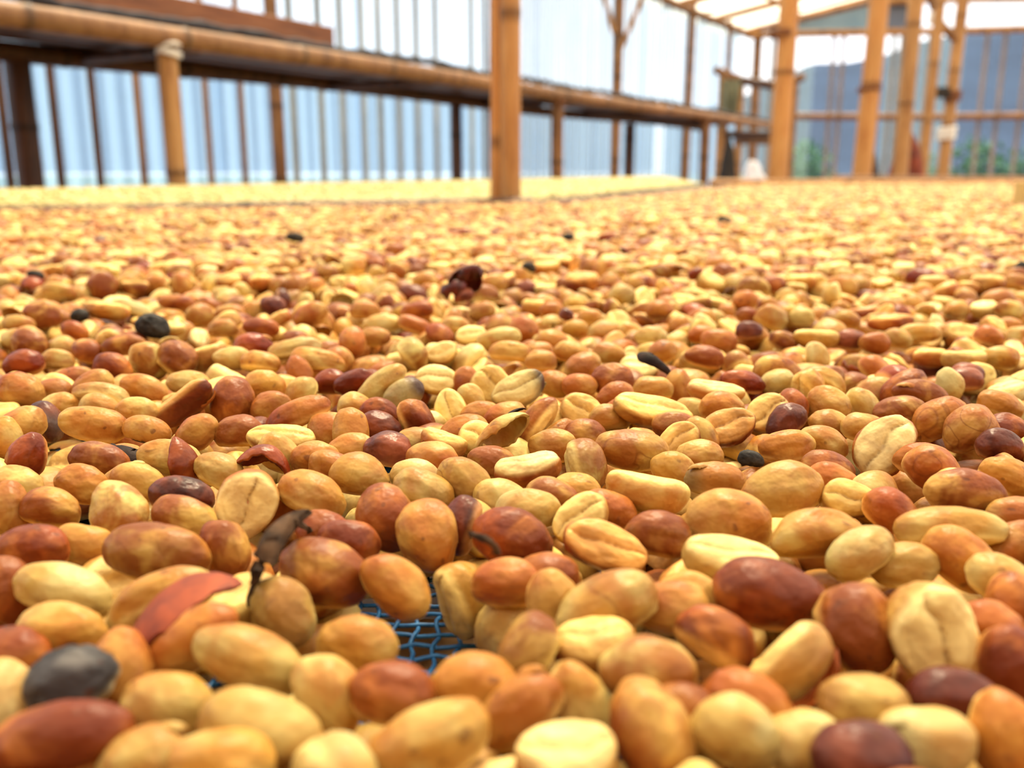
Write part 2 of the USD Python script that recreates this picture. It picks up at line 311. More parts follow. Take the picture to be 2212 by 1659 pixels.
# back wall: flat plastic sheets with laths, three cross rails
wb = thing("wall_back", "back wall of thin plastic sheets with cross rails, dark hills showing through", None, (*CORNER[:2], 0), kind="structure")
NB = np.array([-DB[1], DB[0], 0])
mats = [SHEET_PALE, SHEET_CLEAR, SHEET_PALE, SHEET_CLEAR, SHEET_CLEAR, SHEET_CLEAR, SHEET_CLEAR, SHEET_CLEAR]
for k in range(8):
    p0 = CORNER * [1, 1, 0] + DB * (k * .62) + Z * .12 + NB * (.02 + .008 * (k % 2))
    g = np.random.default_rng(k); ph = g.uniform(0, 6)
    obj("plastic_sheet", sheet_grid(p0, DB * .64, Z * (EAVE - .02), 60, 3, lambda s, t: .006 * np.sin(2 * math.pi * s * 8 + ph)), mats[k], wb, smooth=True)
for u in (1655, 1782, 1802, 1908, 1925, 1983, 1992, 2102, 2140, 2188, 2250, 2300):
    p = back_hit(u, .06); obj("lath", bar(p + Z * .05, p + Z * (EAVE + .04), .01, .034, DB), LATH_TAN, wb)
def back_rail(u0, v0, u1, v1, r, mat, seed):
    a, b = back_hit(u0), back_hit(u1)
    za = at(u0, v0, a[1])[2]; zb = at(u1, v1, b[1])[2]; a = a + Z * za - NB * .05; b = b + Z * zb - NB * .05
    bamboo("cross_rail", a - (b - a) * .02, b + (b - a) * .35, r, mat=mat, parent=wb, seed=seed)
back_rail(1608, 78, 2205, 62, .030, BAMBOO, 31); back_rail(1712, 252, 2205, 250, .030, BAMBOO_OLD, 32); back_rail(1880, 5, 2205, 1, .028, BAMBOO, 33)
# gable over the tie beam
gp = lambda u, v: at(u, v, back_hit(u, .03)[1])
for nm, q, m in (("gable_sheet", [(1640, 72), (1878, 66), (1878, -2), (1700, 50)], GABLE_BLUE), ("gable_sheet", [(1878, 66), (1968, 64), (1968, -40), (1878, -2)], GABLE_SLATE),
                 ("gable_sheet", [(1968, 64), (2030, 63), (2030, -70), (1968, -40)], SHEET_CLEAR), ("gable_sheet", [(2030, 63), (2420, 56), (2420, -120), (2030, -70)], SHEET_PALE)):
    obj(nm, (np.array([gp(*x) for x in q]), [[0, 1, 2], [0, 2, 3]]), m, wb)

# roof
RS = math.tan(math.radians(13.5)); RUN = 3.3
roof = thing("ceiling", "pitched roof of bright translucent plastic on bamboo rafters", None, (*CORNER[:2], EAVE), kind="structure")
acr = DB * 1.0; rise = lambda d: RS * d
for k in range(14):
    for side in (0, 1):
        a = CORNER - DW * (k * .8) + Z * .05
        if side == 0: p0, ex = a - acr * .15 - Z * rise(.15), acr * (RUN + .15) + Z * rise(RUN + .15)
        else: p0, ex = a + acr * RUN + Z * rise(RUN), acr * RUN - Z * rise(RUN)
        obj("roof_panel", sheet_grid(p0, ex, -DW * .82, 2, 40, lambda s, t: .008 * np.sin(2 * math.pi * t * 10)), SHEET_ROOF, roof, smooth=True)
for k in range(13):
    a = CORNER - DW * (k * .84 + .05) + Z * .0
    bamboo("rafter", a - acr * .1, a + acr * RUN + Z * rise(RUN), .022, mat=BAMBOO, parent=roof, seed=50 + k)
    bamboo("rafter", a + acr * RUN + Z * rise(RUN), a + acr * RUN * 2, .022, mat=BAMBOO, parent=roof, seed=70 + k)
for k in range(26):
    a = CORNER - DW * (k * .42 + .26) + Z * .02
    bamboo("roof_lath", a - acr * .1, a + acr * RUN + Z * rise(RUN), .010, mat=BAMBOO, parent=roof, seed=600 + k)
for d in (.5, 1.15, 1.8, 2.5, RUN):
    a = CORNER + acr * d + Z * (rise(d) + .03); bamboo("purlin", a, a - DW * 11, .018, mat=BAMBOO, parent=roof, seed=int(90 + d * 10))
bamboo("gable_rafter", at(1640, 62, 8.6), at(1900, 0, 8.4), .026, mat=BAMBOO_OLD, parent=roof, seed=99)

# unseen walls added to cut light from behind: plastic right, bamboo matting rear
wr = thing("wall_right", "unseen right wall of translucent plastic panels, added to cut side light", None, (*(CORNER + acr * RUN * 2)[:2], 0), kind="structure")
for k in range(13):
    p0 = (CORNER + acr * RUN * 2 - DW * (k * .9)) * [1, 1, 0]; obj("plastic_panel", sheet_grid(p0 + Z * .1, -DW * .92, Z * (EAVE - .1), 48, 2, lambda s, t: .008 * np.sin(2 * math.pi * s * 12)), SHEET_PALE, wr, smooth=True)
    bamboo("wall_post", p0 - NW * 0 , p0 + Z * EAVE, .03, mat=BAMBOO_OLD, parent=wr, seed=700 + k)
wf = thing("wall_front", "unseen near end wall of split-bamboo matting, added behind the camera to cut frontal light", None, (*(CORNER - DW * 11)[:2], 0), kind="structure")
a0 = (CORNER - DW * 11) * [1, 1, 0]
for k in range(33):
    z0 = k * .068; obj("split_slat", bar(a0 + Z * (z0 + .04), a0 + acr * RUN * 2 + Z * (z0 + .04), .012, .064), BAMBOO_OLD, wf)

# ------------------------------------------------------------------ free-standing posts
def post(u, v, y, r, mat, label, top=None, lean=(0, 0), extra=None, seed=0, phase=.4):
    b = at(u, v, y) * [1, 1, 0]
    t = b + Z * (top or EAVE + .5) + np.array([*lean, 0])
    x = thing("bamboo_post", label, "post", b, group="bamboo posts")
    bamboo("culm", b, t, r, r * .93, mat, x, seed=seed, phase=phase, spacing=.34)
    return x, b
P1, b1 = post(1114, 430, 1.275, .0136, BAMBOO, "thick double bamboo post rising at the bed's edge in the middle of the photo", seed=1, phase=.12)
bamboo("culm", b1 + [-.0222, .014, 0], b1 + [-.0222, .014, EAVE + .5], .0115, .0108, BAMBOO_ORANGE, P1, seed=2, phase=.2, spacing=.41)
P2, b2 = post(1682, 385, 3.0, .031, BAMBOO_ORANGE, "orange bamboo post in front of the shed's far corner", seed=3)
obj("lashing", wrap_ring(at(1688, 72, 3.0), .031, turns=3, w=.0035), ROPE, P2)
P3, b3 = post(1852, 375, 3.4, .034, BAMBOO_ORANGE, "stout bamboo post with a dark knot, right of the orange post", lean=(.03, 0), seed=4)
obj("lashing", wrap_ring(at(1878, 193, 3.4), .036, turns=2, w=.004), ROPE, P3)
P4, b4 = post(1948, 375, 4.4, .035, BAMBOO, "yellow-brown bamboo post beside the reddish pointed frond bundle", seed=5)
P5, b5 = post(1992, 375, 6.0, .032, BAMBOO, "thin bamboo post second from the right of the row", seed=6)
P6, b6 = post(2036, 375, 6.4, .040, BAMBOO, "bamboo post with white tie and dark rope, rightmost of the row", lean=(.03, 0), seed=7)
obj("lashing", wrap_ring(at(2058, 208, 6.4), .042, turns=4, w=.009), ROPE, P6)
obj("plastic_tie", wrap_ring(at(2045, 288, 6.4), .042, turns=3, w=.014), TIE, P6, "white plastic tie")
obj("batten", bar(at(2012, 200, 6.36), at(2050, 200, 6.36), .03, .07), SACK_DARK, P6, "short dark batten")
bb = at(2012, 0, 6.2); bamboo("brace", at(2003, -30, 6.38), at(2022, 22, 6.38), .03, mat=BAMBOO_OLD, parent=P6, seed=41)
obj("plastic_tie", wrap_ring(at(2023, 36, 6.38), .03, turns=3, w=.012), TIE, P6, "white plastic tie on the brace")
bamboo("brace", at(2022, 40, 6.38), at(2062, 84, 6.38), .026, mat=BAMBOO_OLD, parent=P6, seed=42)

# ------------------------------------------------------------------ two-tier rack on the left
ra = at(385, 84, 2.1); rb = same_height(ra, 1640, 268); DR = unit(rb - ra); NR = np.array([-DR[1], DR[0], 0])        # NR points away, to the wall
rz = ra[2]; RL0, RL1 = -1.25, np.linalg.norm(rb - ra) + .25
rack = thing("drying_rack", "long bamboo drying rack raised on legs along the left wall", "rack", (*ra[:2], 0))
bamboo("front_rail", ra + DR * RL0, ra + DR * RL1, .024, .022, BAMBOO_OLD, rack, spacing=.36, seed=101, wob=.002)
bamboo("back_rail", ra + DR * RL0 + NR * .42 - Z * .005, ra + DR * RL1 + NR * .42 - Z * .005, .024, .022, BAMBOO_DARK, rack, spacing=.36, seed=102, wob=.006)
for k in range(9):
    o = .045 + k * .042; g = np.random.default_rng(300 + k)
    obj("slat", bar(ra + DR * RL0 + NR * o + Z * (.012 + g.uniform(-.003, .003)), ra + DR * RL1 + NR * o + Z * (.012 + g.uniform(-.003, .003)), .036, .009), BAMBOO_DARK, rack)  # rack underside: shade put into the dark slat colour
obj("net_cloth", bar(ra + DR * RL0 + NR * .22 + Z * .021, ra + DR * RL1 + NR * .22 + Z * .021, .40, .003), BLACK_NET, rack)  # dark sheet added to block light leaking between the slats
for k, t in enumerate((-.75, .05, .95, 1.9, 2.8, 3.7)):
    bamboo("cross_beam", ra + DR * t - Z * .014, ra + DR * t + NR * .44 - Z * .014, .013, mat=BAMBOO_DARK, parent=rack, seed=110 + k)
net = []
tt = np.linspace(RL0, RL1, 160); g = np.random.default_rng(5)
net_pts = np.array([ra + DR * t + NR * .004 + Z * (.0345 + .003 * math.sin(t * 9) + g.normal(0, .002)) for t in tt])
obj("net_edge", tube(net_pts, np.clip(g.normal(.0100, .0018, len(tt)), .006, .014), 8), BLACK_NET, rack, "black net edge rolled along the front rail", smooth=True)
bt = (same_height(ra + Z * .03, 812, 108) - ra) @ DR + .05
obj("side_board", bar(ra + DR * RL0 + NR * .10 + Z * .074, ra + DR * bt + NR * .10 + Z * .074, .014, .062), PLANK, rack, "reddish-brown board along the front edge")
g = np.random.default_rng(8)
for k in range(26):                                      # splintered edge of the dried leaves and laths lying on the rack
    t = bt + .05 + k * .15 + g.uniform(0, .05)
    obj("splinter", bar(ra + DR * t + NR * (.06 + g.uniform(0, .1)) + Z * .026, ra + DR * (t + .12) + NR * (.05 + g.uniform(0, .1)) + Z * (.034 + g.uniform(0, .018)), .02, .006), BAMBOO_OLD, rack)
def rack_hit(u, off):
    r = ray(u, 364.5) * [1, 1, 0]; n = NR; c = ra + n * off; return EYE * [1, 1, 0] + r * (((c - EYE) @ n) / (r @ n))
for i, (u, off, r, m) in enumerate(((385, -.006, .0225, BAMBOO), (1207, -.006, .025, BAMBOO_OLD), (1520, -.006, .028, BAMBOO_OLD), (66, .42, .030, BAMBOO_DARK), (985, .42, .024, BAMBOO_DARK), (1356, .42, .030, BAMBOO_DARK))):  # back legs dark: shade behind the rack put into their colour
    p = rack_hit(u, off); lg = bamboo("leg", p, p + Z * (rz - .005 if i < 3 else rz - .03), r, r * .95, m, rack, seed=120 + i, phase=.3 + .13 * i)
    if i < 3:
        obj("lashing", cat_meshes([wrap_ring(p + Z * (rz - .033), r, d=(.25, .1, 1), turns=2, w=.003, seed=i), wrap_ring(p + Z * (rz - .024), r, d=(-.35, .2, 1), turns=1, w=.0035, seed=9 + i)]), TIE if i == 0 else ROPE, lg, "white plastic strip lashing" if i == 0 else None)

# ------------------------------------------------------------------ the far corner
c1 = at(1548, 152, 7.6); c2 = at(1600, 172, 7.9); c3 = at(1692, 188, 7.4)
cs = thing("corner_shelf", "brown bamboo shelf frame crowded into the far left corner", "shelf", (c2[0], c2[1], 0))
bamboo("beam", c1, c2, .03, mat=BAMBOO_OLD, parent=cs, seed=130); bamboo("beam", c2 - DB * .05, c3, .036, mat=BAMBOO_DARK, parent=cs, seed=131); bamboo("beam", c3, at(1733, 166, 7.2), .03, mat=BAMBOO_OLD, parent=cs, seed=132)
for i, (u, y, v, m) in enumerate(((1603, 7.85, 172, BAMBOO), (1560, 7.7, 150, BAMBOO), (1714, 7.3, 178, BAMBOO_OLD))):
    q = at(u, v, y); bamboo("upright", q * [1, 1, 0], q, .032, mat=m, parent=cs, seed=133 + i)
bamboo("beam", at(1590, 304, 7.7), at(1664, 304, 7.4), .03, mat=BAMBOO_OLD, parent=cs, seed=140); bamboo("beam", at(1566, 290, 7.7), at(1664, 292, 7.4), .03, mat=BAMBOO_DARK, parent=cs, seed=141)
def drape(u0, u1, v0, v1, y, amp=.03, n=4, taper=.35):
    a, b = at(u0, v0, y), at(u1, v0, y); h = a[2] - at(u0, v1, y)[2]
    V, f = sheet_grid(a, b - a, -Z * h, 24, 14, lambda s, t: amp * np.sin(2 * math.pi * (s * n + .3 * t)) * (.3 + t), .004)
    c = (a + b) / 2; k = (a[2] - V[:, 2]) / h; V = V + ((c - V) * [1, 1, 0]) * (taper * k * k)[:, None]; return V, f
obj("hanging_cloth", drape(1560, 1600, 172, 268, 7.55), CLOTH, None, "grey-green cloth hanging from the corner shelf", "cloth", smooth=True)
def lump(c, sx, sy, sz, seed, sub=3, pointy=0.0, flat=True):
    m = trimesh.creation.icosphere(sub); v = m.vertices * (1 + .22 * (fbm(m.vertices * 2 + seed, 3) - .5)[:, None] * 2)
    if pointy: v[:, :2] *= np.clip(1 - pointy * np.clip(v[:, 2:] * .5 + .5, 0, 1) ** 1.1, .04, 1)
    v = v * [sx, sy, sz]
    if flat: v[:, 2] = np.maximum(v[:, 2], -sz * .8)
    return np.asarray(c) + v, m.faces
ps = at(1572, 372, 7.2); h = ps[2] + .02
obj("dark_sack", lump((ps[0], ps[1], h * .5 + .09), .11, .10, h * .5 + .12, 4, pointy=.35), SACK_DARK, None, "dark sack slumped below the corner shelf", "sack", smooth=True)
pw = at(1630, 376, 6.6)
obj("white_sack", lump((pw[0], pw[1], pw[2] * .52), .13, .10, pw[2] * .53 + .02, 7), SACK_WHITE, None, "white sack standing in the far corner left of the orange post", "sack", smooth=True)
for u, vt, y, wd, m, lab, sd in ((1871, 300, 5.2, .075, FROND_DARK, "small dark pointed bundle of dry fronds right of the stout post", 3), (1958, 283, 5.2, .105, FROND, "tall reddish-brown pointed bundle of dry fronds between two bamboo posts", 5)):
    q = at(u, 372, y); top = at(u, vt, y)[2]; x = thing("frond_bundle", lab, "bundle", (q[0], q[1], 0))
    g = np.random.default_rng(sd)
    zb = at(u, 384, y)[2]; zs = np.r_[0, zb * .6, np.linspace(zb - .1, top, 12)]; rad = wd * np.clip((top - zs) / (top - zb), 0.02, 1) ** .75
    V, f = tube(np.column_stack([q[0] + .012 * np.sin(zs * 9), q[1] + 0 * zs, zs]), rad * .8, 18); V = V + (noise(V * 30, sd)[:, None] - .5) * .02; obj("core", (V, f), m, x, smooth=True)
    for k in range(26):
        a = g.uniform(0, 2 * math.pi); dv = np.array([math.cos(a), math.sin(a), 0]); z0 = g.uniform(zb - .25, zb + .3 * (top - zb)); ks = np.linspace(0, 1, 6); zz = z0 + (top * g.uniform(.97, 1.0) - z0) * ks
        rr = wd * np.clip((top - zz) / (top - zb), .02, 1) ** .75 * .84
        obj("frond", tube(np.column_stack([q[0] + dv[0] * rr, q[1] + dv[1] * rr, zz]), wd * np.array([.05, .14, .16, .12, .08, .02]), 6), m, x, smooth=True)

# ------------------------------------------------------------------ outdoors
def ground(x0, x1, y0, y1, n, z, amp, seed, sc):
    x, y = np.meshgrid(np.linspace(x0, x1, n), np.linspace(y0, y1, n), indexing="ij"); h = z + amp * (fbm(np.stack([x / sc, y / sc, 0 * x], -1), 4, seed) - .5)
    i = np.arange(n * n).reshape(n, n); q = np.stack([i[:-1, :-1], i[1:, :-1], i[1:, 1:], i[:-1, 1:]], -1).reshape(-1, 4)
    return np.stack([x, y, h], -1).reshape(-1, 3), np.vstack([q[:, [0, 1, 2]], q[:, [0, 2, 3]]])
obj("field", ground(-120, 160, -60, 260, 60, -.9, 1.2, 3, 30), FIELD, None, "grassy slope outside the plastic walls", "ground", kind="structure", smooth=True)
def ridge(name, a0, a1, r, elev, seed, label):
    """A hill between two compass bearings (degrees right of straight ahead)."""
    n, m = 90, 16; V = []
    for i in range(n):
        b = math.radians(a0 + (a1 - a0) * i / (n - 1)); e = elev(math.degrees(b)); top = r * math.tan(math.radians(e)) * (1 + .10 * (fbm(np.array([[i * .11, 0, seed]]), 4, seed)[0] - .5) * 2)
        for j in range(m):
            s = j / (m - 1); d = r * (.45 + .55 * s); h = -2 + (top + 2) * (s ** 1.4) * (1 + .12 * (noise(np.array([[i * .3, j * .6, seed]]), seed)[0] - .5) * (1 - s))
            V.append([d * math.sin(b), d * math.cos(b), h])
        V.append([r * 1.5 * math.sin(b), r * 1.5 * math.cos(b), -2])
    m += 1; i = np.arange(n * m).reshape(n, m); q = np.stack([i[:-1, :-1], i[1:, :-1], i[1:, 1:], i[:-1, 1:]], -1).reshape(-1, 4)
    obj(name, (np.array(V), np.vstack([q[:, [0, 2, 1]], q[:, [0, 3, 2]]])), HILLSIDE, None, label, "hill", smooth=True)
ridge("hill", 9, 62, 900, lambda a: np.interp(a, [9, 14, 17, 22, 27, 40, 62], [2.6, 4.2, 5.9, 6.6, 6.9, 7.2, 6]), 3, "dark blue wooded hill seen through the back wall")
ridge("hill", -70, 8.5, 1500, lambda a: np.interp(a, [-70, -30, -10, 8.5], [6.5, 6.6, 5.2, 2.6]), 7, "pale distant hill seen through the left wall")
for i, (u, y, s, lab) in enumerate(((1745, 11.5, 1.05, "green shrub outside the back wall behind the orange post"), (1990, 11.0, .95, "low green shrub outside behind the thin posts"), (2108, 10.6, 1.05, "bright green shrub outside at the right of the back wall"), (2200, 14.0, 1.0, "rightmost green shrub outside the back wall"))):
    q = at(u, 380, y) * [1, 1, 0]; g = np.random.default_rng(40 + i); x = thing("shrub", lab, "shrub", q - Z * .4)
    obj("stem", cat_meshes([tube([q - Z * .4, q + Z * .3 + g.normal(0, .1, 3), q + Z * .75 * s + g.normal(0, .22, 3)], [.03, .02, .008], 6) for _ in range(5)]), BAMBOO_DARK, x)
    n = 900; d = g.normal(0, 1, (n, 3)); d /= np.linalg.norm(d, axis=1)[:, None]; c = q + Z * (.55 * s) + d * g.uniform(.3, 1, (n, 1)) * [s * .38, s * .38, s * .62]
    R_ = Rotation.random(n, random_state=int(i)).as_matrix(); lf = np.array([[-.06, 0, 0], [0, .028, .008], [.07, 0, -.01], [0, -.028, .008]]) ; V = (np.einsum("nij,kj->nki", R_, lf) + c[:, None]).reshape(-1, 3); b = np.arange(n)[:, None] * 4
    tag(obj("foliage", (V, np.vstack([b + [0, 1, 2], b + [0, 2, 3]])), FOLIAGE, x, smooth=False), kind="stuff")

# ------------------------------------------------------------------ the beds
MESHZ = BED - .0125
e0, e1, e2 = at(0, 456, 1.0), at(1146, 438, 1.245), at(1480, 403, 2.35)
EL = [e0 * [1, 1, 0] - (e1 - e0) * [1.2, 1.2, 0], e1 * [1, 1, 0], e2 * [1, 1, 0] + DR * .35]     # the near bed's left edge, with a bend at the post
FAR = at(1480, 393, 2.6)[1] + .10
EL[2] = EL[1] + (EL[2] - EL[1]) * ((FAR - EL[1][1]) / (EL[2][1] - EL[1][1]))
RIGHT = EL[2] + np.array([1.75, -.05, 0])
bedpoly = np.array([[-.9, -.35], [EL[0][0], EL[0][1]], EL[1][:2], EL[2][:2], RIGHT[:2], [1.9, -.35]])
from shapely.geometry import Polygon, Point
from shapely import contains_xy
POLY = Polygon(bedpoly)
bed = thing("drying_bed", "raised drying bed of blue net in a bamboo frame under the brown beans", "drying bed", (.2, 1.0, 0))
bamboo("edge_rail", EL[0] + Z * (BED - .0065), EL[1] + Z * (BED - .0065), .0125, mat=BAMBOO_DARK, parent=bed, seed=201, spacing=.4, wob=.002)
bamboo("edge_rail", EL[1] + Z * (BED - .0085), EL[2] + Z * (BED - .0075), .0125, mat=BAMBOO_DARK, parent=bed, seed=202, spacing=.4, wob=.002)
bamboo("far_rail", EL[2] + Z * (BED + .004) - np.array([.06, 0, 0]), RIGHT + Z * (BED + .004) + [.3, 0, 0], .0125, mat=BAMBOO, parent=bed, seed=203, wob=.002)
bamboo("far_rail", EL[2] + Z * (BED + .016) + np.array([.3, .05, 0]), RIGHT + Z * (BED + .016) + [.3, .06, 0], .010, mat=BAMBOO_OLD, parent=bed, seed=204, wob=.002)
for k in range(34):                                      # split-bamboo slats that carry the net, across the bed
    y = -.3 + k * .085; g = np.random.default_rng(400 + k)
    ln = POLY.intersection(Polygon([[-9, y - .001], [9, y - .001], [9, y + .001], [-9, y + .001]])).bounds
    if len(ln) and ln[2] - ln[0] > .2: obj("slat", bar((ln[0] + .02, y, BED - .036), (ln[2] - .02, y, BED - .036), .05, .008), BAMBOO_OLD if g.random() < .6 else BAMBOO, bed)
for x, y in ((-.6, .3), (.6, .3), (.1, 1.15), (1.3, 1.5), (.75, 2.5), (1.9, 2.4), (-.55, -.25), (1.5, -.2), (-.85, .75)):
    bamboo("leg", (x, y, 0), (x, y, BED - .04), .025, mat=BAMBOO_OLD, parent=bed, seed=int(200 + 10 * x + y * 30))
for y in (-.2, .3, .75, 1.15, 1.6, 2.1):
    ln = POLY.intersection(Polygon([[-9, y - .001], [9, y - .001], [9, y + .001], [-9, y + .001]])).bounds; bamboo("bearer", (ln[0] + .03, y, BED - .062), (ln[2] - .03, y, BED - .062), .02, mat=BAMBOO_OLD, parent=bed, seed=int(y * 100 + 50))
# net: knotted cords where it shows, woven cloth beyond
NX0, NX1, NY0, NY1, CELL = -.06, .05, .06, .16, .0028
strands = []; g = np.random.default_rng(21)
nx, ny = int((NX1 - NX0) / CELL), int((NY1 - NY0) / CELL); wav = lambda a, b: .00035 * np.sin(a * 900 + b) 
for i in range(nx + 1):
    x = NX0 + i * CELL; y = np.linspace(NY0, NY1, ny * 2 + 1); strands.append(tube(np.column_stack([x + wav(y, i * 1.7), y, MESHZ - .0004 + .00018 * np.cos(np.pi * (y - NY0) / CELL + i * np.pi)]), .00030, 5))
for j in range(ny + 1):
    y = NY0 + j * CELL; x = np.linspace(NX0, NX1, nx * 2 + 1); strands.append(tube(np.column_stack([x, y + wav(x, j * 2.3), MESHZ - .0004 - .00018 * np.cos(np.pi * (x - NX0) / CELL + j * np.pi)]), .00030, 5))
obj("net", cat_meshes(strands), NET_BLUE, bed, "bright blue knotted net", smooth=True)
sheet = POLY.difference(Polygon([[NX0, NY0], [NX1, NY0], [NX1, NY1], [NX0, NY1]]))
tv, tf = trimesh.creation.triangulate_polygon(sheet, engine="earcut")
obj("net_cloth", trimesh.creation.extrude_polygon(sheet, .0006, transform=trimesh.transformations.translation_matrix([0, 0, MESHZ - .0012]), engine="earcut"), NET_SHEET, bed)
# pale bed between the near bed and the rack
pale = thing("drying_bed", "narrow drying bed of pale yellow beans between the brown bed and the rack", "drying bed", (-.2, 1.9, 0))
ra0 = ra * [1, 1, 0] - NR * .03
pin = [EL[0] + NR * .075, EL[1] + NR * .075, EL[2] + NR * .075]
pout = [ra0 + DR * ((e - ra0) @ DR) for e in (EL[0] + NR * .075 - DR * .4, EL[1] + DR * .1, EL[2] + DR * 1.6)]
pp = np.array(pin + pout[::-1]); PP = Polygon(pp[:, :2])
def pale_z(xy):
    d = np.clip((np.asarray(xy) - ra0[:2]) @ NR[:2], -2, 0); return BED + .011 + np.clip(d + .3, -.7, 0) * .017
V = np.array([[*p[:2], pale_z(p[:2]) - .008] for p in pp]); n = len(V); tri = [[0, 1, 4], [0, 4, 5], [1, 2, 3], [1, 3, 4]]
obj("net_cloth", (np.vstack([V, V - Z * .002]), np.vstack([np.array(tri)[:, ::-1], np.array(tri) + n])), NET_SHEET, pale)
for a, b in ((pout[0], pout[2]),): bamboo("edge_rail", a + Z * (BED - .004), b + Z * (BED - .004), .012, mat=BAMBOO_OLD, parent=pale, seed=221)
bamboo("edge_rail", pin[0] + Z * (BED - .022), pin[1] + Z * (BED - .022), .011, mat=BAMBOO_OLD, parent=pale, seed=222); bamboo("edge_rail", pin[1] + Z * (BED - .022), pin[2] + Z * (BED - .022), .011, mat=BAMBOO_OLD, parent=pale, seed=223)
for k, t in enumerate((-.6, .4, 1.4, 2.4)):
    p = ra0 + DR * t - NR * .05; bamboo("leg", p, p + Z * (BED - .012), .022, mat=BAMBOO_OLD, parent=pale, seed=230 + k)
    a = ra0 + DR * t; b = a - NR * .35; bamboo("bearer", a + Z * (BED - .034), b + Z * (BED - .034), .016, mat=BAMBOO_OLD, parent=pale, seed=240 + k)
sk = at(2213, 392, 1.12)
obj("wooden_stake", bar(sk * [1, 1, 0] + Z * (BED - .03), sk, .017, .017, (1, 0, 0)), STAKE, None, "pale squared wooden stake at the photo's right edge", "stake")

# ------------------------------------------------------------------ beans
def bean_mesh(L, W, T, sub=3, seed=0, bend=0.0, egg=None, rough=1.0, wrinkle=0.0):
    """A coffee bean: domed back (+z), flat face with a crease along x (-z). Returns (vertices, faces, marks)."""
    g = np.random.default_rng(seed); m = ICO[sub]; p = m.vertices.copy(); x, y, z = p.T; egg = g.normal(0, .07) if egg is None else egg
    ax = np.abs(x); up = z > 0
    zf = np.where(up, z * 1.1, -.74 * np.tanh(1.7 * np.abs(z)) / math.tanh(1.7))
    rim = np.sqrt(np.clip(1 - z * z, 0, 1)) ** .82 / np.maximum(np.sqrt(np.clip(1 - z * z, 1e-9, 1)), 1e-6); X, Y = x * rim, y * rim
    wig = .10 * np.sin(x * 3.1 + g.uniform(0, 6)) + .05 * np.sin(x * 7 + g.uniform(0, 6)); yc = Y - wig
    facew = np.clip((-z - .12) / .35, 0, 1); facew = facew * facew * (3 - 2 * facew)
    run = np.clip(1 - (ax / .97) ** 6, 0, 1); crease = np.exp(-(yc / .042) ** 2) * facew * run
    zf = zf + .13 * crease - facew * .10 * np.exp(-((np.abs(yc) - .38) / .27) ** 2) * run
    q = np.column_stack([X * L, Y * W, zf * T]); s = 1 + egg * x; q[:, 1] *= s; q[:, 2] *= s
    b = bend if bend else g.normal(0, .07); q[:, 1] += b * (x * x - .4) * W; q[:, 2] -= abs(g.normal(0, .08)) * (x * x) * T
    o = g.uniform(0, 90, 3); nrm = p / np.linalg.norm(p, axis=1)[:, None]
    d = .30 * (fbm(p * 1.2 + o, 2) - .5) + .08 * rough * (fbm(p * 3.4 + o, 3) - .5) + wrinkle * .16 * (np.abs(fbm(p * 2.6 + o + 9, 4) - .5) * 2 - .25)
    d = d + facew * .06 * rough * (fbm(p * 5 + o + 3, 3) - .5)
    q += nrm * d[:, None] * T
    tip = np.clip((x - .35) / .45, 0, 1)
    return q, m.faces, np.column_stack([facew, np.clip(crease * 1.2, 0, 1) * (.55 + .45 * noise(p * 4 + o)), tip])
ICO = {k: trimesh.creation.icosphere(k) for k in (1, 2, 3, 4)}
def shell_mesh(L, W, T, seed=0, th=(.15, .95), thick=.06, pointed=0.0, ragged=.08, curl=0.0, nu=36, nv=22):
    """A piece of empty parchment: part of a bean's skin with real thickness. th: the arc kept round the long axis, as fractions of half a turn."""
    g = np.random.default_rng(seed); o = g.uniform(0, 50, 3); s, t = np.meshgrid(np.linspace(-1, 1, nu), np.linspace(0, 1, nv), indexing="ij")
    edge0 = th[0] + ragged * (fbm(np.stack([s * 3 + o[0], 0 * s, 0 * s], -1), 3) - .5); edge1 = th[1] + ragged * (fbm(np.stack([s * 3 + o[1], 0 * s + 5, 0 * s], -1), 3) - .5)
    a = math.pi * (edge0 + (edge1 - edge0) * t); pr = np.sqrt(np.clip(1 - np.abs(s) ** (2.2 - pointed), 0, 1)) ** (1 + .5 * pointed)
    def surf(k):
        P = np.stack([s * L * k, np.cos(a) * W * pr * k, np.sin(a) * T * pr * k], -1); P[..., 2] -= curl * (s ** 2) * T
        return P + (fbm(np.stack([s * 2 + o[2], a, 0 * s], -1), 3) - .5)[..., None] * T * .12 * np.array([0, 1, 1])
    V = np.concatenate([surf(1).reshape(-1, 3), surf(1 - thick).reshape(-1, 3)]); i = np.arange(nu * nv).reshape(nu, nv); q = np.stack([i[:-1, :-1], i[1:, :-1], i[1:, 1:], i[:-1, 1:]], -1).reshape(-1, 4)
    f = np.vstack([q[:, [0, 1, 2]], q[:, [0, 2, 3]]]); n = nu * nv; rimi = list(i[:, 0]) + list(i[-1, 1:]) + list(i[::-1, -1][1:]) + list(i[0, ::-1][1:])
    e = np.array(list(zip(rimi[:-1], rimi[1:]))); f = np.vstack([f, f[:, ::-1] + n, np.column_stack([e[:, 0], e[:, 1], e[:, 1] + n]), np.column_stack([e[:, 0], e[:, 1] + n, e[:, 0] + n])])
    m = trimesh.Trimesh(V, f, process=False); m.fix_normals(); return m.vertices, m.faces, np.zeros((len(m.vertices), 3))

def rows(text): return [l.split() for l in text.strip().splitlines()]
def quats(a):
    q = np.asarray(a, float) / 999; w = np.sqrt(np.clip(1 - (q ** 2).sum(1), 0, 1)); return Rotation.from_quat(np.column_stack([q, w]))
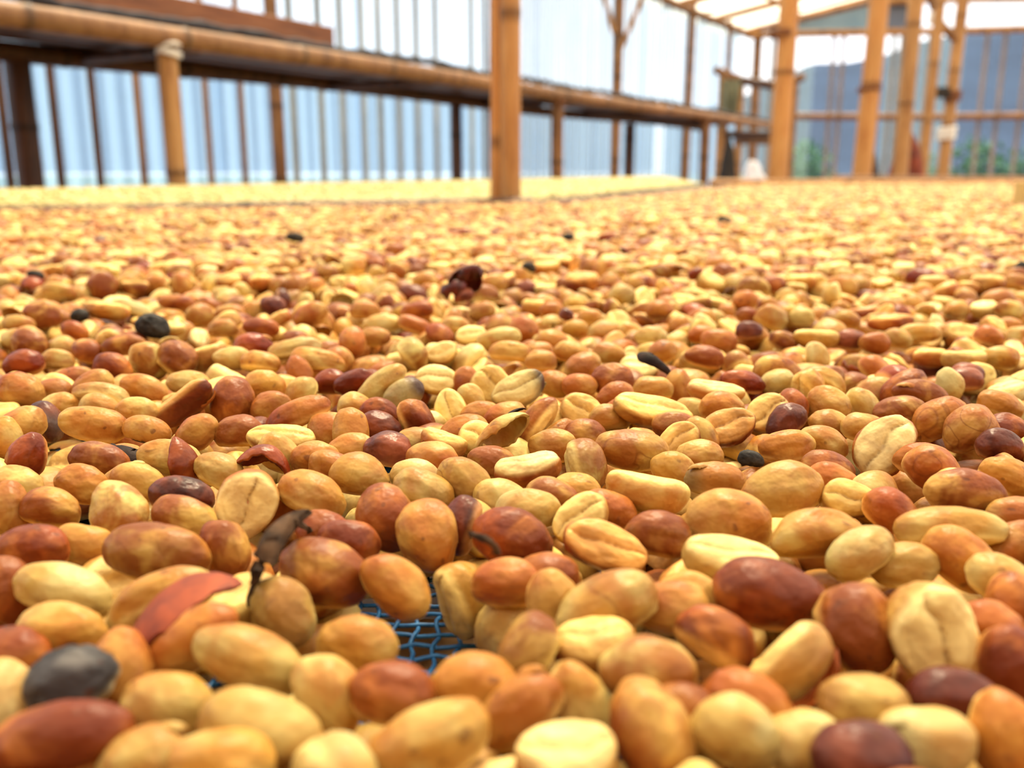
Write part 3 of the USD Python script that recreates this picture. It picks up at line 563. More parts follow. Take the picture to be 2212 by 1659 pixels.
# every traced bean: x y z (0.05 mm), turn, half length, half width, half height (0.05 mm), tone and pattern, lie, name
TRACED = rows("""
-2040 3743 -1 55 -317 944 100 75 67 3- b -
-1949 3836 -27 101 -22 -30 82 57 51 3- b -
-1793 3845 -2 65 -239 65 99 68 51 2- s -
-1657 3629 0 -76 -445 -891 118 68 51 1- s -
-1546 3783 -1 155 -236 955 104 59 53 2- b -
-1279 3504 10 943 58 320 130 79 60 4m s kidney
-1410 3919 -6 217 0 0 94 57 51 0- b -
-1122 3604 -6 266 -308 693 106 86 77 3m b -
-1070 3877 -6 261 0 0 93 67 60 1- b -
-888 3775 -19 332 -406 291 82 57 51 1- b -
-957 3560 -17 57 -166 49 82 57 51 3- b -
-795 3315 10 -78 -214 32 132 68 51 4- s -
-798 3986 -21 197 0 0 82 57 51 5r b -
-1782 3232 -14 255 -138 335 97 68 61 2- b -
-1749 3357 -25 500 179 846 82 68 51 5g s -
-1498 3190 7 84 -55 994 122 67 60 2- b -
-1806 3581 -24 147 -111 -43 82 57 51 1- b -
-1621 3529 -17 79 -132 987 82 57 51 1- b -
-1444 3442 -11 186 0 0 83 57 51 1- b -
-1296 3164 -9 121 -153 979 88 57 51 2- b shell
-1113 3137 -9 364 -300 164 87 57 51 3- b -
-970 3150 -8 76 -55 -24 90 61 55 2m b -
-783 3027 1 7 -986 -157 118 65 46 2m u -
-767 2929 -16 267 -384 868 82 57 51 1- b -
-654 3249 -31 123 -208 947 94 71 64 2- b -
-1778 3117 -21 587 -216 727 82 57 51 1- b -
-1577 2874 -12 411 -418 392 83 59 53 3r b -
-1316 2819 -5 65 -125 989 96 57 51 3m b -
-1106 2858 -12 -101 349 -930 106 60 54 1- b -
-1033 2768 -4 603 49 792 82 68 51 4r s pointed
-917 2760 -21 219 -4 974 82 57 51 1- b -
-781 2792 -6 98 228 968 93 68 51 4r s husk
-643 2885 -20 128 29 48 82 57 51 2- b -
-1463 2597 -15 83 -69 993 82 57 51 1- b -
-1401 2434 -26 518 -308 696 82 57 51 2- b -
-1284 2624 -19 108 -222 965 82 57 51 2- b -
-1114 2618 -8 145 -383 911 82 57 51 2- b -
-1279 2426 -18 98 -84 990 82 57 51 2m b -
-1060 2355 -9 326 -22 865 101 73 66 1m b -
-1179 2694 -34 337 -173 185 82 57 51 1- b -
-936 2491 -5 83 -66 993 95 57 51 5m b -
-875 2328 -7 161 -144 973 91 57 51 2m b -
-732 2415 -3 -595 -456 -284 100 81 67 0f f paleface
-569 2485 -3 216 165 961 99 80 60 1- s smooth
-565 2784 -24 158 -198 964 82 57 51 2- b -
-1170 2113 -4 -1 -286 956 88 57 51 4m b -
-1092 2193 -30 46 -197 976 82 57 51 1- b -
-847 2056 9 41 -139 988 127 72 65 2m b big
-715 2151 -24 452 -343 743 82 57 51 3m b -
-484 2266 -30 188 -310 928 82 57 51 4- b -
-681 3912 -4 380 -70 51 97 57 51 5r b -
-552 3759 12 46 -344 98 136 68 51 1- s -
-447 3685 -7 410 -235 187 92 64 57 0g b -
-332 3983 -6 -18 -868 -491 96 67 55 0f f -
-199 3964 -23 578 -251 696 82 57 51 4- b -
-89 3863 -6 -231 -818 -461 93 90 76 2- f -
30 3756 6 -874 -138 -167 119 70 58 0g f greencrease
188 3985 -28 134 -296 945 82 61 55 2- b -
294 3922 -20 367 57 49 82 57 51 3- b -
440 3966 -9 -30 -170 945 102 76 68 3m b -
425 3705 -12 243 -116 60 83 57 52 3- b -
596 3823 -10 12 0 0 85 57 51 2- b -
723 3910 -24 476 -371 669 82 57 51 3- b -
526 3355 14 13 -973 -194 156 75 53 2v u wrinkled
-506 3455 -18 -251 37 -966 82 57 51 4m b -
-357 3326 -17 -584 116 -796 94 68 61 4m b -
-240 3522 -20 -437 -657 -488 82 63 52 1- f blacktip
-172 3637 -24 326 -554 528 82 57 51 1- b -
-117 3463 -29 355 54 49 82 57 51 2- b -
-25 3391 -16 172 -54 78 82 57 51 3- b -
94 3264 1 -250 -461 -27 108 68 51 3m s -
272 3455 -11 -76 -854 -481 89 67 56 3m f -
366 3378 -26 261 108 40 82 57 51 1- b -
592 3253 -15 541 26 22 82 57 51 2m b -
-607 3523 -21 228 -14 972 82 68 51 1- s -
-572 3157 -9 450 -159 719 94 65 58 2- b -
-481 3246 -18 80 -156 983 82 57 51 5- b -
-413 2966 -14 -116 100 -987 82 62 55 5p b purplebean
-175 3195 -14 395 -105 146 91 57 51 2- b -
-111 3114 -26 -23 -875 -429 82 65 46 1u u -
-33 3042 13 -261 -310 17 115 68 51 1- s openshell
136 3035 -24 184 0 0 82 57 51 2- b -
257 3168 -24 54 0 0 82 57 51 3m b -
-233 3016 -13 -15 -985 75 82 68 51 2- s -
-260 2856 -17 -16 -123 955 94 64 57 3- b -
-544 3008 -27 219 25 30 82 57 51 3- b -
-337 3087 -29 289 47 53 82 57 51 1- b -
-462 2673 -7 119 -189 972 92 65 58 1- b -
-135 2612 -6 296 -274 898 94 63 57 2v b -
-67 2846 -24 124 -88 987 82 57 51 2m b -
50 2699 -1 -993 -28 -101 104 73 52 2f u creamwrinkle
228 2786 -15 603 272 707 94 86 65 1m s -
387 2897 7 39 -207 976 124 69 62 2v b veined
576 3075 -20 -857 -121 -266 82 56 46 3m f -
-258 2547 -7 173 172 969 92 68 51 1- s -
-292 2702 -24 77 -243 965 82 57 51 0- b -
-29 2518 -25 109 -160 979 82 57 51 0- b -
113 2504 -15 72 -247 961 82 57 51 2m b -
186 2588 -31 146 -26 -33 82 57 51 1- b -
383 2501 5 -13 -981 153 121 74 57 1- s goldbig
513 2769 -24 207 -387 884 82 57 51 1- b -
41 2386 -7 176 -40 17 91 57 51 0- b -
-339 2345 -14 230 -254 807 95 77 69 3m b -
-213 2210 -11 227 -300 752 98 80 71 2- b round
-133 2311 -23 -86 -584 56 82 68 51 5m s -
2 2176 -2 109 -348 927 102 77 69 4m b brown
185 2337 -15 -859 -205 -273 82 62 51 1- f -
269 2426 -23 88 -176 978 82 57 51 3- b -
225 2111 1 -106 -895 -409 108 58 48 4m f purplewrinkle
374 2215 -9 82 -111 989 87 59 53 3m b -
-412 2185 -18 115 -311 942 82 57 51 4m b -
839 3705 6 -12 -996 -56 120 65 46 0f u flatcream
996 3910 -3 41 -81 995 100 57 51 2r b -
1172 3991 -21 -18 -170 36 82 68 51 0- s -
816 3483 -8 79 -215 972 89 66 59 2- b -
778 3198 -4 -906 -75 -157 101 67 55 4v f -
978 3413 -14 -844 -203 -218 87 75 62 3m f -
1115 3545 -24 443 -419 640 82 57 51 4- b -
1013 3306 -9 164 -271 132 82 57 51 5p b purpleright
1274 3867 -16 -525 -84 -816 94 67 60 2v b -
1250 3536 -13 164 -186 893 94 74 66 1- b -
1397 3569 -24 475 -213 815 82 59 53 0- b -
1359 3938 -7 237 315 918 106 68 51 1- s -
1652 3810 0 -238 -300 -7 107 73 55 4m s -
1664 3667 5 77 -260 961 119 57 51 3m b -
1483 3428 -3 -63 -43 7 100 68 51 2m s -
1910 3943 -24 432 -435 630 82 57 51 0- b -
2038 4058 -23 47 -2 -14 82 57 51 5p b -
1581 3308 2 52 -249 79 113 69 62 2v b -
1629 3181 -3 86 -285 83 98 78 70 3v b -
1791 3236 -24 218 0 0 82 62 55 4m b -
1917 3529 -8 127 6 990 90 68 51 2- s -
2080 3781 -19 -983 -48 -167 82 65 46 0- u -
1174 3297 -24 -208 345 -914 82 57 51 2- b -
1271 3236 -18 184 97 69 82 57 51 1- b -
1231 2936 4 -825 -258 -290 119 89 73 2f f rightcream
920 2961 -4 17 -43 2 96 57 51 2- b spotted
1057 3019 -11 164 -123 975 86 58 52 1- b -
669 3130 -22 283 -495 697 82 57 51 2v b -
613 2904 -23 161 0 0 82 57 51 2- b -
984 2751 -14 121 -127 982 86 57 51 3m b -
609 2630 -6 42 -54 997 94 57 51 1d b -
769 2503 6 71 -100 31 120 79 71 2- b pointedgold
965 2650 -20 166 -84 980 82 57 51 3- b -
1311 2823 -8 78 -132 987 93 57 51 4- b -
1297 2716 -3 239 -444 842 92 68 61 3v b -
1282 2479 3 58 -338 937 113 68 61 3m b -
1504 2685 -12 198 -183 958 82 62 55 1- b -
1662 3018 -21 117 -222 965 82 57 51 5- b -
948 2474 -13 -56 -888 -449 82 56 46 2m f -
1042 2394 -15 217 -329 907 82 57 51 4- b redright
568 2275 3 85 17 995 113 81 72 2- b roundamber
776 2165 4 -48 281 -957 136 60 54 1- b curved
1103 2193 11 -3 244 968 137 70 53 1- s longgold
832 2067 6 97 -261 80 86 57 51 0- b -
1083 2077 -16 247 -231 887 94 65 58 2- b -
1263 2185 -31 33 -381 86 82 57 51 3- b -
1372 2372 -24 186 0 0 82 57 51 3- b -
944 2072 -31 -102 -68 990 82 57 51 0- b -
517 2033 4 -15 -990 -123 116 65 46 0- u -
-981 1870 2 126 -22 990 110 57 51 0- b -
-914 1716 -13 22 -236 968 95 57 51 1- b -
-754 1826 1 -269 -208 12 119 68 51 1- s -
-683 1736 9 23 -278 104 136 68 51 4r s redhusk
-626 1646 0 385 -280 157 103 57 51 2- b -
-492 1573 4 169 -119 976 109 57 51 1- b -
-492 1819 -24 431 -258 826 82 63 56 0m b speckled
-792 1496 4 220 -224 -17 91 64 57 6- b greybean
-734 1581 -26 475 -332 686 82 57 51 3- b -
-606 1459 -17 289 0 0 82 57 51 1- b -
-418 1370 -9 81 -251 960 109 61 54 1- b -
-732 1329 3 178 -61 54 117 57 51 4m b redcorner
-974 1626 -17 76 -8 -64 82 57 51 4- b -
-910 1485 -32 612 10 777 82 57 51 0- b -
-329 1501 -26 463 -174 843 82 57 51 1- b -
-588 1304 -30 -90 -144 83 82 57 51 1- b -
-455 1272 -7 -139 19 13 82 57 51 1- b -
-1129 1920 -24 504 -216 789 82 57 51 4- b -
-260 1909 -8 311 -265 894 91 57 51 2- b -
-116 2094 -128 -587 -114 -749 105 77 69 1- b paleegg
-12 1973 -136 -10 -419 -190 94 71 63 0- b creamegg
-16 1944 -17 144 -36 -41 82 57 51 3- b -
79 2017 -31 151 -30 -40 82 57 51 4- b -
89 1848 -26 506 -339 683 82 57 51 3- b -
196 1778 6 79 -216 72 112 67 60 1v b creasedpale
340 1824 -14 298 -74 -40 82 57 51 3- b -
29 1640 -24 -16 -509 104 82 68 51 2m s redtip
160 1654 -11 -994 -13 -49 85 65 46 3m u -
253 1544 -7 38 -283 957 91 65 58 1m b -
113 1477 -29 590 -82 769 82 57 51 1- b -
-210 1477 -11 100 -64 991 82 57 51 3m b -
-69 1514 -17 124 2 12 84 57 51 2- b -
12 1429 -11 -41 -318 34 82 57 51 2- b -
-138 1320 0 113 -179 64 107 58 52 1- b frontpale
85 1296 -11 -993 0 0 84 65 46 0f u -
232 1369 -11 166 -446 683 94 66 60 2m b -
-307 1684 -24 81 -161 982 82 57 51 1- b -
-427 1969 0 171 -223 955 106 73 66 3m b -
555 1830 8 42 -151 986 126 78 70 4m b bigred
407 1697 -19 258 182 948 82 71 54 4m s -
407 1901 -36 103 -424 880 82 57 51 2- b -
710 1736 -20 416 -127 803 97 79 71 3m b -
831 1673 4 -483 -608 -509 105 83 69 0f f creamface
982 1738 -24 154 -245 953 82 57 51 3- b -
947 1588 -24 433 -434 630 82 57 51 4m b -
522 1568 -6 867 -46 380 93 68 51 1- s -
616 1450 -15 42 -72 995 82 57 51 0m b -
415 1462 -20 247 97 962 82 57 51 3- b -
375 1357 -10 193 271 12 82 57 51 0- b -
676 1347 -14 40 -113 991 83 57 51 0- b -
549 1293 -8 208 54 1 82 57 51 5p b -
501 1371 -45 278 219 -73 82 57 51 0- b -
823 1362 -24 420 -450 619 82 57 51 2- b -
786 1480 -24 207 0 0 82 57 51 5- b -
316 1436 -41 398 152 901 82 57 51 2m b -
1083 1833 -24 360 -520 561 82 57 51 4m b -
1122 1967 -19 256 -251 928 82 57 51 1- b -
-2322 4312 -5 189 -80 35 96 66 60 5r b -
-2234 4457 -16 -116 0 0 82 68 51 1- s -
-2578 4868 -7 69 -80 949 105 83 75 3m b -
-1863 4228 -6 163 -111 978 94 69 62 4m b -
-2208 4722 -21 72 -69 950 94 68 61 3m b -
-2008 4709 6 174 -40 17 120 59 53 3m b -
-1768 4410 -14 -552 161 -798 106 88 79 1m b -
-1618 4397 -3 317 86 894 106 88 79 2m b -
-1515 4521 -13 941 235 169 97 82 62 2- s -
-1358 4762 -8 181 103 233 103 73 65 5r b -
-1367 4435 -4 310 0 0 98 57 51 0- b -
-1463 5315 1 38 -296 953 108 57 51 4- b -
-1098 4587 13 -135 -87 8 141 68 51 0- s -
-1203 4329 -5 44 176 982 96 68 51 2- s -
-928 4328 11 85 22 995 133 68 51 1- s -
-992 4209 -24 459 -329 749 82 57 51 3- b -
-2526 5275 -11 161 -152 972 85 57 51 4- b -
-2910 5676 8 208 0 0 125 102 91 3m b -
-2589 5868 17 -14 -981 181 149 74 57 2- s -
-2290 6282 8 41 -111 992 127 57 51 4- b -
-2013 5916 -20 232 116 227 94 74 66 2- b -
-1679 5312 -8 80 0 0 90 57 51 2- b -
-3172 7151 6 409 -323 803 120 116 108 3m b -
-3052 7325 -4 598 -109 757 98 91 82 2- b -
-2472 5974 12 139 183 972 141 68 51 0- s -
-2607 7282 2 516 -305 702 110 78 70 3- b -
-2934 5443 -2 38 -278 958 101 59 52 2- b -
-3407 6939 9 85 26 995 128 73 55 2- s -
-1269 5758 5 352 -213 146 117 72 65 3- b -
-1623 6232 -5 157 -200 963 94 67 60 4p b -
-1989 5205 10 -995 0 0 132 65 46 1- u -
-2725 5005 -16 -55 -261 926 94 63 57 1- b -
-771 5398 5 288 -38 22 119 58 52 0- b -
-567 5366 1 171 34 983 109 68 51 3- s -
-407 5174 -20 63 -289 889 94 65 58 4- b -
-11 4567 1 43 96 993 109 58 52 2- b -
68 5290 -13 26 -214 928 94 76 68 3- b -
-229 5116 -10 -875 -29 -32 87 56 46 0- f -
-70 4923 8 71 -83 26 125 68 51 1- s -
213 4891 -12 -172 163 -949 96 75 67 2- b -
303 4602 -6 79 -190 977 94 58 52 2- b -
-361 4669 -19 -813 -128 -117 82 56 46 0f f -
-863 4960 -16 310 -241 719 94 71 64 3- b -
141 4697 -24 179 0 0 82 57 51 3- b -
142 4460 -24 26 0 0 82 57 51 3- b -
331 4245 -9 93 -65 295 100 69 62 2- b -
-494 4568 -15 -497 -7 -846 94 88 67 1m s -
-761 5070 -10 248 0 0 86 57 51 3- b -
-618 5970 2 195 -40 18 111 59 53 4- b -
-195 5966 -7 243 -154 80 91 64 57 2- b -
-77 5444 -12 242 -49 321 95 68 61 2- b -
367 5340 -13 210 0 0 82 58 52 1- b -
497 5816 -24 39 0 0 82 57 51 1- b -
265 6145 -24 144 0 0 82 57 51 3- b -
-335 5444 -12 87 197 976 83 68 51 1- s -
-965 5999 -2 58 0 0 101 64 58 3- b -
972 6030 -7 245 0 0 92 65 58 2- b -
767 5046 -6 -6 0 0 94 68 51 0- s -
765 4645 -14 140 -162 63 82 59 53 2- b -
801 6756 -2 303 -75 45 102 72 65 0- b -
489 4584 -10 39 -221 973 86 57 51 1- b -
1110 4891 -3 81 -136 986 99 70 62 3- b -
1374 5288 -14 89 0 0 82 57 51 4p b -
1504 5846 -21 161 -148 973 82 62 56 4- b -
1468 4939 -13 176 -113 977 83 57 51 3m b -
1536 4573 -23 489 -314 728 82 57 51 0- b -
1842 4960 -8 44 -224 973 92 57 51 4p b -
1940 4878 -9 45 -407 911 86 57 51 3- b -
952 4477 -4 81 -132 986 98 57 51 3m b -
2256 5461 12 997 8 43 137 68 51 4- s -
2920 6036 -10 143 22 267 98 69 62 1- b -
3125 6085 -7 -990 -30 -81 91 79 56 0- u -
3245 5985 -3 87 -157 983 100 74 66 1m b -
2179 4374 2 995 0 0 111 68 51 1- s -
2093 4158 -25 124 -4 -14 82 57 51 5p b -
1639 4922 9 994 17 -30 124 68 51 1- s -
1606 5685 -5 -217 46 -958 106 91 81 1- b -
2084 5691 -16 165 -76 981 82 61 54 2- b -
1647 6509 -16 90 -92 -275 99 80 72 3- b -
2262 5087 5 165 -41 -47 127 57 51 1- b -
2639 5051 -16 -226 70 -950 94 72 64 3- b -
2384 4441 -4 40 -150 987 97 64 57 1- b -
2109 4579 -24 996 0 0 82 68 51 3- s -
1081 5196 -24 189 0 0 82 57 51 3- b -
1834 5807 -15 155 0 0 82 62 55 1- b -
2368 6817 -14 55 -741 -158 94 85 65 0- s -
2126 5024 -12 92 -123 983 82 57 51 1- b -
""")
